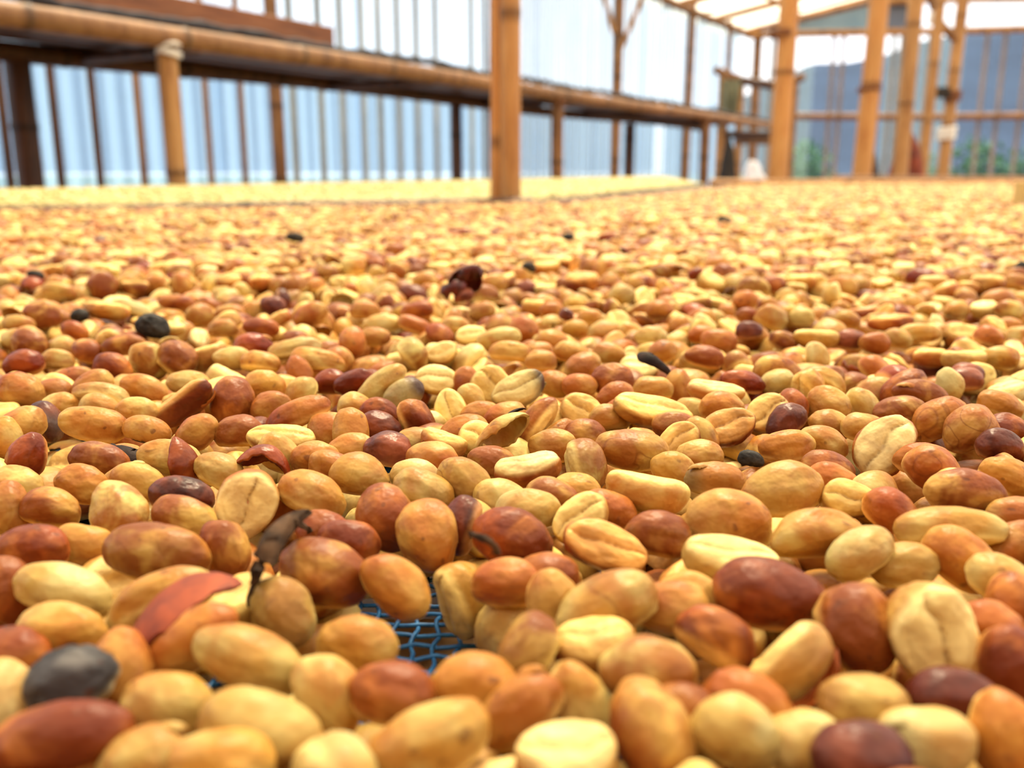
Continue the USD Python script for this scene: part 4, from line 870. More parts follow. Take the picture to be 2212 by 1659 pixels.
# beans lying under and around them: x y z (0.1 mm), turn, half sizes (0.1 mm)
FILLER = np.array(rows("""
-451 2370 -94 749 644 135 56 39 32
183 3091 -101 -81 -996 -9 50 37 27
1541 3366 -99 -6 -20 942 57 40 29
-1345 2280 -69 -762 560 192 49 32 25
-1338 2629 -91 825 -552 109 49 41 36
893 1065 -63 -654 700 279 54 40 32
-741 668 -57 -102 795 -588 64 47 39
-673 954 -100 20 -16 -465 44 34 28
216 2306 -101 -834 -550 -13 53 33 27
577 1216 -94 547 -574 -498 45 33 26
-410 3033 -102 -57 -997 0 49 37 26
1700 3520 -72 214 472 795 61 42 32
-1043 2479 -102 998 51 6 52 34 26
1403 1794 -43 -100 -221 -638 42 27 23
-34 2748 -93 0 -43 -998 68 47 36
-856 3419 -36 -181 734 -35 53 40 29
297 2658 -60 -708 -506 -8 55 42 33
-242 538 -48 631 -764 -8 47 37 31
-182 661 -95 2 -1 -687 58 42 34
721 1298 -96 0 -17 707 58 43 33
755 1830 -45 -31 -89 -756 51 42 29
1308 3584 -76 -201 -522 -689 59 46 36
-1075 3341 -98 508 860 5 57 40 31
1678 3070 -34 260 251 -477 51 43 32
1427 2414 -52 644 345 -661 50 35 27
1375 2840 -49 95 60 -824 54 42 32
-946 1558 -83 449 -212 -860 54 33 22
1950 3395 -40 -246 397 -523 61 42 33
-657 1696 -102 -928 -370 -18 53 35 26
-21 2567 -38 -171 -335 -892 50 33 24
-590 685 -25 -371 131 -765 51 33 29
1439 3182 -84 -319 228 -909 61 46 28
-552 2214 -52 44 108 717 41 29 22
-965 1300 -103 13 6 -136 48 34 25
1040 2210 -89 -8 0 408 53 49 40
-1339 2058 -49 -216 -226 210 50 40 29
-1041 1465 -63 425 -885 -6 57 40 28
-1105 1836 -101 16 -8 903 52 34 27
1749 3066 -98 -977 208 5 54 37 30
1975 3515 -104 -13 10 804 51 31 24
-799 1493 -91 -24 -24 830 59 49 38
-605 3191 -49 120 144 -814 63 55 39
1539 2807 -83 2 541 -550 54 37 31
1049 1661 -37 -987 55 138 53 43 33
809 955 -86 -21 -10 -555 61 52 44
-813 2237 -93 -275 -542 695 53 36 26
860 1752 -45 -809 -581 60 59 42 34
1893 3371 -93 991 126 7 55 47 36
-1347 2540 -97 -567 822 27 50 35 32
-376 2071 -71 38 -207 -868 44 34 28
757 2405 -56 -812 -63 180 61 46 41
-143 2530 -99 678 -733 19 45 35 29
-1349 2198 -93 922 -384 -2 57 45 36
-324 2013 -28 -197 469 812 54 39 29
389 616 -95 18 26 912 55 40 34
-2227 3321 -39 15 210 32 46 37 29
804 2728 -92 -72 -169 141 52 41 32
327 1876 -87 -512 827 27 55 46 36
393 1211 -98 746 648 97 52 40 27
427 892 -87 63 663 -448 39 31 24
-484 2487 -92 176 983 -15 58 44 37
1385 1868 -53 0 292 895 44 34 27
904 2237 -44 193 395 -123 56 43 31
-1420 1745 -100 -4 16 222 57 37 28
642 976 -96 67 14 209 56 40 31
-1907 3411 -34 41 37 362 46 31 25
-417 635 -101 -65 5 994 52 41 26
-853 1466 -45 910 -246 -104 49 34 30
653 1056 -101 -421 906 8 54 36 28
-1184 3247 -34 349 -87 142 54 37 30
615 3598 -41 -144 -28 -982 52 40 35
660 1171 -96 18 -9 -660 59 42 32
95 1498 -103 -144 -988 -2 47 35 25
-528 1506 -78 151 432 49 54 49 43
1943 3228 -42 -237 -15 893 55 34 25
-348 2872 -93 54 -958 265 56 34 24
1309 2855 -28 532 415 188 48 37 33
-819 3239 -96 901 -431 24 56 42 33
-390 1174 -95 -925 -377 13 58 42 33
-445 2761 -96 12 -18 556 62 38 33
40 1303 -95 869 492 13 55 42 34
1459 3259 -99 983 -176 16 50 31 29
1502 3043 -101 -364 930 -3 53 37 27
-602 1772 -100 313 949 -1 55 36 28
-1467 1682 -95 -207 -964 90 57 37 29
167 2858 -96 14 46 -304 54 44 32
89 1617 -23 -123 736 -571 41 29 21
639 2489 -89 -197 -937 -279 56 42 33
831 1590 -97 21 1 -998 66 40 31
776 1170 -51 -25 191 -596 52 39 34
-1353 1749 -66 280 -10 947 60 45 34
96 2563 -36 -819 -103 341 49 36 28
60 2420 -76 114 -748 -337 60 45 35
1019 1511 -79 -278 481 96 54 41 26
379 1807 -45 -272 -326 -900 59 46 33
-870 869 -61 414 -556 710 63 59 46
899 3548 -95 26 1 254 54 42 34
623 2577 -53 992 -45 -98 50 31 25
-196 1767 -102 -10 -3 -991 47 34 25
-1386 2964 -31 92 -91 684 49 39 30
956 3001 -45 44 -7 997 52 38 29
-1530 3294 -91 4 18 179 61 51 38
1077 3303 -94 767 -639 25 59 45 34
148 2737 -46 107 229 -662 44 34 28
-1031 2365 -99 -9 21 374 56 43 29
-556 2648 -97 -5 5 737 54 40 32
160 1433 -97 -840 540 -9 51 36 31
1526 1881 -91 -225 175 -855 52 30 24
1590 2793 -50 -311 -598 -190 54 40 26
-182 2403 -32 -210 -945 221 57 39 33
-636 715 -62 -180 89 -926 55 37 26
-1769 3218 -38 -73 26 -435 58 40 35
461 689 -99 0 0 -961 55 40 30
-1346 1678 -42 -31 -32 -178 50 36 29
49 2671 -96 766 -640 12 47 38 32
-797 1791 -93 979 -196 -11 59 45 36
-1492 2004 -72 234 393 881 52 34 29
497 3556 -44 18 962 54 54 38 27
597 2827 -28 139 -894 193 51 40 29
946 2732 -99 -36 114 517 42 29 23
1939 2856 -49 598 734 62 53 35 31
202 2565 -53 -243 920 -179 48 38 30
-593 3109 -94 -4 48 86 51 45 34
-899 3590 -58 926 -313 118 50 36 26
-333 1761 -89 542 -73 488 47 36 29
875 1484 -95 -13 26 -967 50 39 34
906 2400 -65 448 -214 -186 55 39 32
-2287 3544 -46 -7 -36 983 54 44 32
1444 3205 -35 712 624 -318 40 31 21
-1986 2656 -34 -964 -2 -155 47 36 29
-1439 2297 -44 -59 -133 -57 47 40 30
562 3512 -63 992 -53 30 47 40 32
-2194 3514 -37 -75 -37 920 57 40 29
860 2981 -88 -6 807 -352 44 28 22
-196 2996 -43 -213 717 -342 56 43 33
-698 1312 -104 0 0 167 49 30 24
2068 2876 -48 -146 -86 -946 64 57 49
-23 571 -97 260 -964 10 52 41 32
18 3580 -37 -54 155 437 52 34 30
1477 2493 -63 -40 457 -867 50 38 29
570 3242 -33 39 164 581 49 34 25
-495 3045 -49 -125 -953 -256 58 41 32
512 482 -32 -634 -195 632 60 50 39
2046 3265 -77 -820 421 334 61 44 36
429 1652 -62 203 287 921 49 36 32
-1561 2732 -57 702 -243 170 57 41 29
926 3383 -44 119 -239 916 48 30 25
-16 3347 -41 -114 294 -458 49 34 28
-275 3133 -33 401 -713 -336 66 56 45
800 762 -76 -174 -845 303 49 39 29
945 765 -102 -19 10 880 47 36 26
1755 3424 -81 118 554 605 55 43 37
-707 1184 -102 -7 -12 732 48 35 26
573 1535 -101 -853 -520 20 43 33 27
1482 2814 -28 -899 -152 248 49 37 30
-553 3124 -47 840 185 -171 55 33 27
1082 2944 -102 14 10 738 47 34 26
82 3201 -94 -28 -12 514 55 41 35
-2318 3377 -51 -779 457 403 57 41 36
555 2368 -54 849 -284 -436 48 33 27
367 2984 -85 874 122 423 51 39 32
750 3035 -64 49 -191 934 46 32 20
-1790 2881 -45 -260 -109 600 55 40 30
-1089 1586 -35 -816 -506 -274 50 33 26
-506 2223 -93 5 13 607 58 41 36
-318 1319 -102 0 0 -91 55 39 26
844 2885 -95 369 102 -548 40 30 24
2174 3350 -84 28 770 496 53 39 31
604 2053 -6 179 -733 642 59 45 32
1123 1216 -67 180 327 -294 54 35 26
-522 3242 -39 -400 315 -672 54 45 37
-800 1628 -88 -912 -85 31 52 43 34
-17 2466 -86 27 56 -439 65 55 43
303 3277 -99 -7 -19 -150 43 36 29
369 1621 -98 992 115 -1 59 39 31
-2041 3471 -46 302 -949 76 51 35 28
-404 926 -92 -20 -13 981 59 43 37
1477 2653 -80 40 222 -470 61 44 33
486 1687 -98 -640 767 -2 51 39 30
-1551 3221 -45 19 6 317 54 45 34
-501 2002 -43 -736 -22 317 57 46 34
1261 2534 -44 296 -768 -370 47 37 26
-846 952 -74 490 45 248 58 45 35
-1081 3414 -69 -387 -47 301 53 38 30
-379 3474 -76 573 733 -20 53 48 34
345 2612 -52 366 -718 -104 52 37 26
-876 2456 -97 0 0 998 55 40 31
-2144 2995 -56 -182 -7 -967 54 32 27
244 2096 -99 -944 -322 -44 45 31 29
-796 2950 -56 807 -283 -503 57 39 31
-700 3503 -34 647 700 -138 60 48 36
1261 3502 -43 839 -502 -122 50 37 31
613 2985 -32 381 -317 -64 53 39 34
37 1400 -100 -19 14 812 50 35 28
74 1198 -89 0 0 -944 52 43 40
-215 954 -93 27 -148 -450 59 39 31
1187 1581 -100 -18 17 709 54 35 28
-261 3029 -59 -737 -653 150 48 45 37
-494 699 -27 -760 -182 -391 53 40 33
-1405 3451 -81 430 -156 -885 54 41 34
649 3085 -101 3 23 998 47 35 27
-1213 2071 -47 -156 4 -850 44 36 29
2361 3347 -73 594 -253 -759 60 46 38
1153 3546 -48 -183 -975 28 51 34 24
1006 1818 -44 -6 -158 694 58 47 39
-1911 2670 -34 729 634 189 46 39 31
-868 1907 -98 49 99 -431 46 34 29
-1160 2740 -49 610 766 -69 50 35 24
-163 3040 -92 47 -16 -232 55 41 37
-1945 3464 -97 -94 -995 -7 59 40 31
1207 1997 -41 372 814 -408 51 40 31
-923 2943 -85 -393 -749 353 59 41 34
-958 2051 -93 17 -20 -937 56 45 36
-19 2097 -84 -247 271 181 56 41 31
-1247 2345 -83 274 558 781 51 39 30
-1492 1921 -46 527 821 105 57 35 27
-1557 1804 -101 17 -2 994 56 41 27
1399 2603 -75 233 285 773 48 35 30
-1170 2816 -64 748 446 -399 53 35 26
-1578 2089 -90 127 -54 846 53 45 37
697 1520 -93 -34 -8 -974 55 42 35
1807 3303 -63 -797 526 137 47 34 25
245 2718 -87 28 55 887 62 51 42
981 1177 -55 988 46 15 55 36 29
2268 3277 -78 722 -368 172 61 46 32
953 2296 -63 -707 629 47 52 41 30
-1302 3086 -75 871 45 -394 60 48 35
-200 3123 -32 -820 564 -70 52 30 21
2181 3202 -48 -64 -66 861 59 43 32
-23 1182 -98 -348 936 -19 58 44 31
520 2249 -85 695 475 303 56 45 37
1380 2455 -96 -209 -9 44 48 36 30
-971 1178 -101 6 -9 489 53 36 27
193 3222 -95 19 3 995 53 42 34
-242 845 -97 -613 765 146 45 34 25
1134 1318 -105 -4 -14 998 41 32 22
234 2535 -99 -14 -7 23 56 40 29
-285 3009 -105 15 27 867 45 29 23
51 2740 -26 -159 -760 -95 53 37 28
1130 3184 -51 -38 -271 746 43 35 27
386 2462 -45 -226 208 0 52 44 32
1167 1296 -55 -22 242 -898 59 50 42
344 2323 -96 -10 -28 945 51 39 33
-1234 1677 -43 377 891 -117 58 41 31
-810 1985 -75 -1 746 -209 55 45 37
1491 2207 -76 533 -171 209 60 50 42
657 2706 -93 -30 356 -633 50 34 25
-255 1255 -97 -2 1 -539 50 38 32
1342 2090 -32 240 -898 132 56 38 32
-1789 3432 -83 -34 942 -38 56 39 30
399 3500 -31 355 877 166 44 33 29
687 1676 -94 47 -18 -358 59 41 35
-1080 2246 -103 418 907 23 44 31 24
73 3442 -35 -75 138 -101 48 38 27
168 3017 -99 -296 954 9 56 42 29
126 2164 -98 -17 -9 -893 49 38 30
966 1078 -40 665 718 -139 50 36 28
-514 637 -97 17 -15 754 56 50 32
-1287 3363 -33 907 -287 292 45 36 27
1857 3222 -69 -697 -568 -424 54 46 31
-1012 2758 -43 46 -225 416 61 43 31
2097 3154 -56 -101 -936 -313 42 30 22
-55 2837 -97 15 -20 -699 51 39 32
1251 1379 -40 -306 -290 861 52 39 30
1163 1044 -103 727 -685 14 52 34 24
297 2331 -49 -316 -189 870 53 43 33
962 2098 -83 -238 700 -446 49 33 25
207 1165 -45 567 589 550 47 37 32
1161 2736 -94 -32 30 -737 55 48 35
-321 3315 -86 -739 591 94 61 38 27
668 813 -92 -968 -241 -47 54 50 37
-1078 3482 -29 145 -42 -797 60 42 31
1403 3429 -54 -32 130 -486 52 39 31
-344 3398 -41 85 208 919 51 34 27
814 1436 -35 713 -603 -298 45 30 27
-576 2790 -102 11 -8 878 49 34 25
-782 2667 -80 542 -489 -651 57 45 38
-725 861 -28 -264 -218 -905 57 43 33
1254 2116 -40 323 -329 763 60 48 34
272 511 -34 -147 191 967 48 38 29
722 829 -43 -396 -851 329 46 37 32
-910 2652 -37 -500 -803 -7 47 31 25
468 1909 -93 -379 924 28 53 40 36
-1271 2239 -70 24 52 -996 59 40 30
439 2114 -80 -508 -243 811 53 42 33
-1110 1166 -39 321 893 -308 48 38 28
-27 2379 -89 718 82 84 61 41 32
147 1158 -79 -447 606 -473 48 35 31
-505 750 -96 8 999 7 48 42 32
1304 2649 -31 -935 3 96 57 48 39
-1439 3585 -96 -13 -26 635 47 39 33
-1704 2261 -45 -737 520 -362 64 49 40
1518 3129 -90 -636 168 -163 54 39 28
1587 3529 -46 361 -107 396 61 43 35
325 1016 -97 -317 -947 -8 54 40 31
817 2574 -91 62 33 -612 63 47 36
505 3218 -98 143 -988 -26 54 44 30
-578 599 -75 -185 -351 750 53 47 35
818 3526 -89 265 -378 -723 55 44 29
-1887 2749 -32 133 -105 883 55 40 32
-1406 3293 -48 -274 -205 906 49 33 30
-716 1477 -99 -27 -14 -896 54 35 29
-887 3125 -45 475 744 -214 62 49 33
358 2409 -89 -797 602 -23 55 46 41
-140 636 -25 52 729 461 49 40 31
1170 3078 -82 591 479 630 61 39 29
45 2068 -87 -390 521 -735 49 38 30
1206 3353 -53 -336 566 -751 49 33 27
-37 501 -55 898 -309 -134 58 40 28
75 1571 -98 0 11 18 55 41 31
1712 3471 -23 199 -154 717 55 38 29
1681 2457 -46 -423 469 -720 48 34 25
-346 2988 -99 -3 -3 998 46 35 29
-206 2414 -98 1 -15 -690 53 40 30
1467 2561 -95 936 349 -6 55 45 34
-189 3578 -95 188 -981 4 60 44 33
339 1528 -98 -7 10 -946 57 41 31
-79 2304 -58 -565 712 -260 53 36 29
-1083 2629 -40 -314 350 -552 57 43 40
423 2363 -98 -24 44 473 50 38 30
499 893 -98 1 -41 25 53 38 30
1019 3134 -55 909 -374 158 55 39 30
-1176 2375 -97 14 22 843 56 43 32
1385 3230 -94 22 987 137 53 38 32
-1170 2659 -26 -337 4 -381 48 38 29
1499 2131 -87 146 -385 849 51 40 33
-1312 2959 -78 348 383 142 60 48 38
2008 2957 -84 -857 94 -137 55 37 25
126 607 -30 -121 920 -178 48 40 32
-897 2413 -54 14 998 12 50 33 27
-1439 3231 -50 -145 339 634 54 43 37
282 2216 -101 793 608 4 52 33 27
294 899 -101 883 -465 -19 54 32 27
-195 2675 -95 -298 442 -772 48 32 26
805 2833 -102 -117 992 1 46 36 26
458 1752 -105 210 -977 5 46 32 22
-255 2448 -66 196 -257 -945 56 41 31
-731 1696 -100 5 -7 -756 55 40 28
-2312 3301 -68 583 -593 505 53 38 32
1623 3366 -56 -17 46 -807 46 35 26
-1722 3077 -54 310 13 -869 58 36 28
-1265 2713 -31 566 780 255 59 39 31
0 3225 -51 -93 -121 -801 51 41 29
-26 683 -92 28 0 599 60 46 37
654 1633 -71 448 -46 -511 59 37 25
-673 3431 -36 -717 284 419 49 33 27
-1328 3176 -40 -288 169 -813 46 33 25
-1217 1207 -97 270 -962 20 52 39 32
358 3548 -96 148 988 -15 57 43 33
681 1836 -76 650 -219 -288 55 47 39
-7 2831 -39 635 -268 503 45 32 24
1423 2702 -46 67 -361 -404 46 34 25
1272 2041 -30 -896 383 208 54 48 40
1181 2303 -88 19 20 -689 57 51 42
-978 1033 -87 26 -377 410 50 38 27
184 557 -42 -149 -987 48 51 39 30
768 1761 -90 42 -371 811 53 38 29
-27 2651 -60 101 41 -285 52 39 31
26 3137 -76 140 -290 142 58 44 34
-1093 1749 -91 896 -421 -129 65 42 33
450 1551 -36 146 376 720 44 37 30
1423 2174 -58 159 -377 757 51 35 27
-1695 2820 -45 320 819 461 48 35 24
-916 661 -29 -584 -242 22 49 34 24
-1061 3578 -26 842 -384 338 60 43 34
-491 1897 -100 994 -99 -3 52 39 28
-863 1275 -49 -128 221 -438 62 47 37
-1411 2280 -96 -20 8 923 56 45 33
-861 2023 -37 -236 344 -698 53 37 26
-52 3288 -60 -428 -318 -484 54 47 35
-32 1970 -100 -8 -7 105 50 31 28
574 1881 -50 381 -46 166 58 38 26
811 2086 -96 368 -928 -17 55 41 33
-603 2392 -95 51 -134 855 64 44 27
1832 2883 -33 -211 -216 622 50 34 31
1381 3126 -95 29 232 228 47 32 24
-177 3201 -51 965 -58 -37 53 40 33
-1349 2866 -77 -130 -824 278 61 44 35
-304 2568 -75 -39 600 -496 62 47 37
1295 2963 -83 151 -454 -469 55 42 36
799 2240 -53 -12 -33 -772 48 35 24
-893 1387 -25 713 -554 -362 57 47 39
1126 1783 -46 227 -70 859 53 39 32
1773 3155 -45 -516 784 -290 52 38 32
-635 2670 -98 893 -448 17 58 38 30
-194 1515 -98 12 -8 949 51 39 30
92 2360 -97 -6 18 323 59 39 32
551 2654 -14 -448 420 533 52 42 33
-1855 3456 -82 -423 87 670 55 43 31
452 3116 -57 289 -937 128 54 40 29
-873 2147 -84 275 -837 433 52 42 34
-917 1677 -76 812 20 -579 54 45 34
-76 2888 -53 -338 33 715 62 49 35
-558 2950 -102 16 7 -128 48 32 25
671 2793 -33 -391 -881 -192 52 34 25
-65 3522 -36 7 175 185 45 34 24
-1003 771 -44 -88 -984 41 59 46 35
-242 3465 -38 899 -317 -295 50 40 35
-2206 3148 -47 -95 358 846 53 32 27
726 2770 -92 -21 -14 804 61 47 37
1630 3230 -90 278 47 -501 52 40 31
819 2016 -56 -533 -797 164 59 43 31
-625 2725 -42 343 805 452 51 38 31
1187 3011 -43 868 394 86 53 39 30
254 1685 -90 742 -668 25 57 47 39
857 2262 -91 -40 -3 432 50 42 38
-1187 1122 -43 132 -158 -796 60 43 34
366 935 -81 54 -963 -259 65 53 45
1033 984 -39 302 861 160 57 39 28
-1436 2185 -44 696 -690 -175 51 30 21
-1833 2348 -24 8 -26 -592 49 40 33
743 3509 -67 144 -32 946 50 34 28
682 2914 -43 -679 731 13 52 37 32
-874 1756 -102 2 0 989 55 33 26
1517 3344 -56 -960 44 -166 51 38 27
693 626 -38 -20 -81 817 54 44 31
-1577 2342 -44 428 895 -114 48 35 30
444 3602 -95 -949 311 2 56 43 33
-931 2484 -44 50 -715 -427 52 46 31
-294 1189 -103 -8 -1 -988 50 35 25
552 1041 -94 896 -441 -8 54 45 34
1054 3596 -101 -3 14 9 52 37 27
-1053 2671 -97 581 811 32 52 40 31
-1005 3454 -83 751 -457 49 62 41 31
1191 2376 -30 -578 677 -7 51 41 31
-1635 1964 -93 -75 995 -42 53 43 36
-305 3496 -66 204 -53 -644 54 41 32
-1260 1985 -84 -57 -614 -764 60 41 31
1020 2383 -66 924 86 -371 53 36 26
-956 1971 -63 -293 319 -510 44 29 23
-277 1113 -95 0 -1 -703 51 43 34
-186 2512 -48 -3 108 548 56 33 27
-1061 2544 -23 -6 -27 965 48 38 28
407 2615 -79 -360 518 -461 60 47 39
92 868 -103 -172 34 -104 48 31 22
282 845 -46 -916 26 -330 53 39 30
303 2489 -98 82 63 994 50 38 28
1387 2668 -103 0 0 -8 54 35 24
-283 2101 -47 27 -975 12 46 30 24
112 3319 -25 -148 317 -872 55 39 31
895 2953 -10 -666 -31 274 51 38 26
-535 631 -28 -589 -670 353 59 44 31
301 3022 -64 106 -915 264 56 48 39
244 986 -89 -468 -882 -2 55 49 41
1292 1746 -35 -116 -172 -655 58 38 24
-1404 1548 -93 38 348 -723 45 33 28
2183 3100 -62 354 890 34 46 37 31
-1525 2944 -84 453 828 216 61 46 38
-365 2794 -98 -5 -7 941 52 40 31
1840 3000 -33 943 -245 130 48 32 22
591 875 -57 -287 -129 948 49 39 32
2228 3296 -30 -373 926 45 49 33 27
174 2360 -91 322 -907 -132 54 39 31
-171 3456 -101 13 18 -590 46 32 27
-555 1697 -94 8 -30 -973 58 45 35
-241 1039 -46 -947 -84 -92 49 38 31
89 1738 -47 395 -263 831 53 40 31
-596 2580 -53 11 -13 867 50 39 32
2016 3198 -60 949 -236 -76 52 39 30
-575 1554 -102 914 402 -15 48 37 26
-1843 3324 -54 889 -100 118 58 45 39
2444 3469 -43 -380 -119 -805 52 45 35
75 1908 -53 332 806 441 52 30 25
763 2648 -74 142 -571 -410 66 47 37
-221 1051 -99 -5 -18 743 49 39 29
513 2821 -89 845 486 -206 57 40 29
-1060 1364 -64 -231 13 -749 47 35 28
-284 2801 -98 -942 330 -7 55 37 30
-672 1835 -32 4 360 -76 48 34 28
437 515 -19 -38 -442 -370 63 54 48
1925 2933 -34 527 -211 472 54 40 31
-876 715 -95 30 -49 -772 53 36 34
841 1712 -98 969 242 15 48 45 30
1101 1993 -37 82 -103 -495 54 42 33
-1999 3563 -56 -966 -134 -200 54 32 23
1488 1943 -33 42 928 110 51 42 32
1164 3456 -73 -855 51 383 52 38 29
1701 2766 -24 368 757 515 58 39 32
1594 3080 -97 -21 -6 451 56 41 31
870 2783 -90 104 -121 980 52 41 35
-1384 3106 -21 -539 -833 -3 56 42 35
1741 3302 -15 72 187 -973 65 50 41
-514 1101 -97 5 -11 -833 50 36 31
704 2093 -86 -289 386 -262 55 42 26
-974 1646 -97 806 -590 7 58 42 31
648 943 -50 -12 192 -923 55 38 29
880 1117 -100 37 -46 -811 52 33 28
-455 2609 -80 904 -63 331 60 40 32
-1107 1888 -27 113 -353 129 57 42 28
-334 2645 -98 2 1 -794 52 40 30
909 2947 -92 -9 -27 -887 50 43 37
243 1905 -89 65 238 741 62 42 35
-1240 3589 -65 163 -265 8 60 42 31
1875 2704 -46 156 -342 -639 44 32 25
263 3120 -76 -537 -312 238 53 38 30
620 3126 -67 762 427 251 47 35 27
824 1298 -26 -431 714 -95 51 41 34
902 2548 -88 938 132 285 53 43 31
-806 2524 -73 346 -213 -912 57 35 28
-66 1901 -95 951 -291 87 55 43 31
43 2795 -63 54 392 -916 54 37 32
-1095 2813 -51 54 103 -556 58 41 29
-1167 2942 -31 -959 -274 -53 56 35 25
-139 2050 -72 63 -45 192 53 47 35
-1460 2586 -34 -812 -581 10 66 51 38
-1186 1483 -85 -851 283 -140 58 47 36
187 1352 -56 -278 -38 -373 63 40 33
1889 3297 -41 642 627 257 45 26 20
-2026 3122 -78 174 -538 130 50 41 28
-988 2786 -94 -856 513 -19 54 41 35
-1660 2865 -82 510 -701 -431 53 48 39
122 1340 -99 -196 -979 21 57 40 29
514 1379 -99 0 0 -774 58 36 29
171 3354 -94 32 -19 -573 54 43 35
1106 3034 -84 -742 -668 -37 60 51 46
42 2021 -29 211 -688 -590 50 37 29
-1022 2283 -98 -2 -14 -85 53 39 30
845 1896 -99 0 -1 682 51 38 29
78 2993 -94 629 -776 8 50 44 34
1203 3301 -94 -54 38 815 54 41 33
128 2777 -91 -987 -149 14 54 47 38
189 3505 -95 -23 2 993 56 41 34
20 3044 -83 -561 -506 525 51 37 30
-1702 2696 -50 -359 520 -759 50 37 26
-1546 2175 -93 -5 -19 814 54 44 36
-1771 3352 -37 324 512 771 56 41 31
-386 1892 -96 -7 -26 750 48 38 32
1233 2424 -55 -697 634 -179 58 47 38
822 1065 -40 -10 656 -21 57 50 40
-682 1835 -96 -8 17 -858 54 43 33
1172 2611 -87 -256 -216 770 56 44 35
-2116 3476 -55 -21 154 105 46 32 26
722 1902 -97 -17 21 627 52 39 32
-659 1939 -96 890 -453 -15 62 41 33
-227 2889 -63 113 -188 -752 51 33 26
206 1210 -96 464 -884 -23 51 41 32
328 3349 -74 20 -588 -569 57 53 43
147 2531 -101 20 8 421 43 35 27
-111 3242 -43 829 -461 -58 54 40 32
1350 3474 -61 -304 631 -707 51 34 22
-838 794 -38 479 736 -235 57 47 33
349 1646 -42 835 -109 536 45 27 21
-1039 2070 -50 -298 -863 -385 56 37 25
1014 2062 -92 35 -51 -754 50 44 37
266 1997 -97 -775 631 -1 52 38 32
1301 3221 -30 581 716 -376 53 32 25
-55 1757 -88 -347 -933 69 57 49 41
1607 2466 -41 -357 -915 -75 58 36 32
216 3284 -81 781 301 -276 55 42 33
-438 3113 -45 366 -348 -862 49 36 28
374 2793 -45 -291 131 -945 56 37 25
-257 1931 -42 118 176 94 54 37 27
-1102 1109 -79 -485 368 -122 59 43 28
-2477 3588 -70 403 -340 -832 51 40 31
-223 2010 -40 198 70 608 51 44 35
-758 799 -56 -32 102 -621 52 41 34
1565 2505 -90 -6 -20 -7 57 47 40
1185 2915 -32 361 -212 -414 50 35 30
377 1306 -90 816 577 1 57 48 39
-1714 2402 -20 81 -374 -713 59 36 30
448 2786 -44 -69 -39 -804 49 35 29
-803 2831 -99 26 -12 -401 54 39 29
-1023 1085 -102 920 390 -10 46 33 26
-1108 1430 -94 -18 -10 -947 56 42 35
-1206 2211 -102 -998 -24 -34 47 32 26
341 2944 -42 -651 -649 -385 53 43 35
-2216 3251 -28 690 535 -31 49 40 32
-1235 3523 -47 -115 -120 -86 50 34 27
-456 3403 -31 896 -340 -125 51 36 25
1989 2783 -12 -181 -7 595 57 41 35
1472 2885 -50 -128 -63 35 52 34 24
-1553 2496 -48 305 -874 -305 39 28 23
197 2357 -37 -340 245 549 42 33 25
1157 2810 -60 503 -704 -108 53 35 28
1557 2564 -43 -16 -7 -986 64 44 28
545 1778 -95 -3 -6 -994 54 38 33
-290 1705 -77 672 623 -209 60 45 36
1192 2099 -94 -16 21 -767 57 46 35
696 2267 -32 536 96 312 45 34 26
148 1526 -71 -274 -795 437 56 46 38
-1054 990 -89 -935 -350 -32 59 46 40
-994 3136 -54 982 -159 -90 53 34 26
-652 1095 -53 -41 -326 362 57 46 33
1076 2285 -101 881 -471 10 51 35 27
-1003 2920 -89 44 25 -848 66 47 39
953 1401 -37 -418 -22 841 59 39 27
931 3506 -51 479 -812 -324 63 46 36
-547 3438 -51 463 -11 435 63 46 40
-1700 3475 -100 17 2 -999 52 40 28
1370 2529 -96 14 -12 954 56 40 32
649 2921 -97 -4 20 -509 55 41 32
-1590 2649 -86 -388 -479 782 50 35 32
1656 2151 -50 615 -774 -112 61 42 33
324 1000 -47 -925 -365 -91 46 34 27
335 3164 -96 -4 3 -777 56 42 32
813 3336 -98 4 -5 -452 51 37 31
-159 2157 -70 681 -310 661 53 43 36
1494 2423 -98 -21 12 -540 53 41 31
-769 2361 -103 -729 -683 0 48 31 25
-1197 1848 -102 294 955 0 52 35 25
-103 1633 -101 -38 2 997 51 37 27
537 1994 -97 -18 -8 424 58 45 31
681 1759 -97 -71 -996 9 54 43 32
-934 3372 -68 -610 -446 633 63 47 41
-1890 3379 -96 -832 -551 18 49 37 33
480 1826 -85 -881 -393 -253 54 43 37
1100 1460 -43 24 -40 -280 59 50 38
-443 3526 -99 -868 -495 -13 53 35 29
291 2811 -45 60 132 249 65 47 35
-878 2845 -99 149 -306 -847 49 32 24
512 819 -91 53 -10 992 58 43 37
-389 1259 -91 -132 -85 -948 50 42 35
488 954 -83 746 435 -51 61 42 29
-727 2814 -101 797 -603 -8 48 37 27
-1776 2289 -29 -329 834 -263 58 46 41
325 2062 -101 677 735 -15 55 39 26
-764 2753 -101 -7 -3 962 51 33 27
411 2860 -90 -119 -369 877 60 42 33
-95 2122 -53 -995 -83 -21 51 38 29
1193 2884 -96 -23 -7 178 56 42 33
-836 1909 -47 -341 546 -611 47 35 27
1006 2646 -48 63 191 -831 53 39 28
1260 1575 -70 212 -350 89 54 44 33
-1816 3266 -93 3 -35 -994 63 46 36
394 1934 -97 -553 831 13 54 44 32
793 2110 -46 -135 -140 -64 44 37 29
799 1257 -96 15 1 627 53 39 32
262 1258 -57 -202 -210 192 45 28 23
595 1455 -97 927 371 1 52 37 31
283 2092 -43 -246 348 -532 52 42 31
1818 3131 -91 25 15 -852 64 50 38
-441 3482 -40 -215 36 819 55 43 33
200 1095 -93 -17 17 719 55 46 36
961 1473 -34 -93 -912 -311 50 38 31
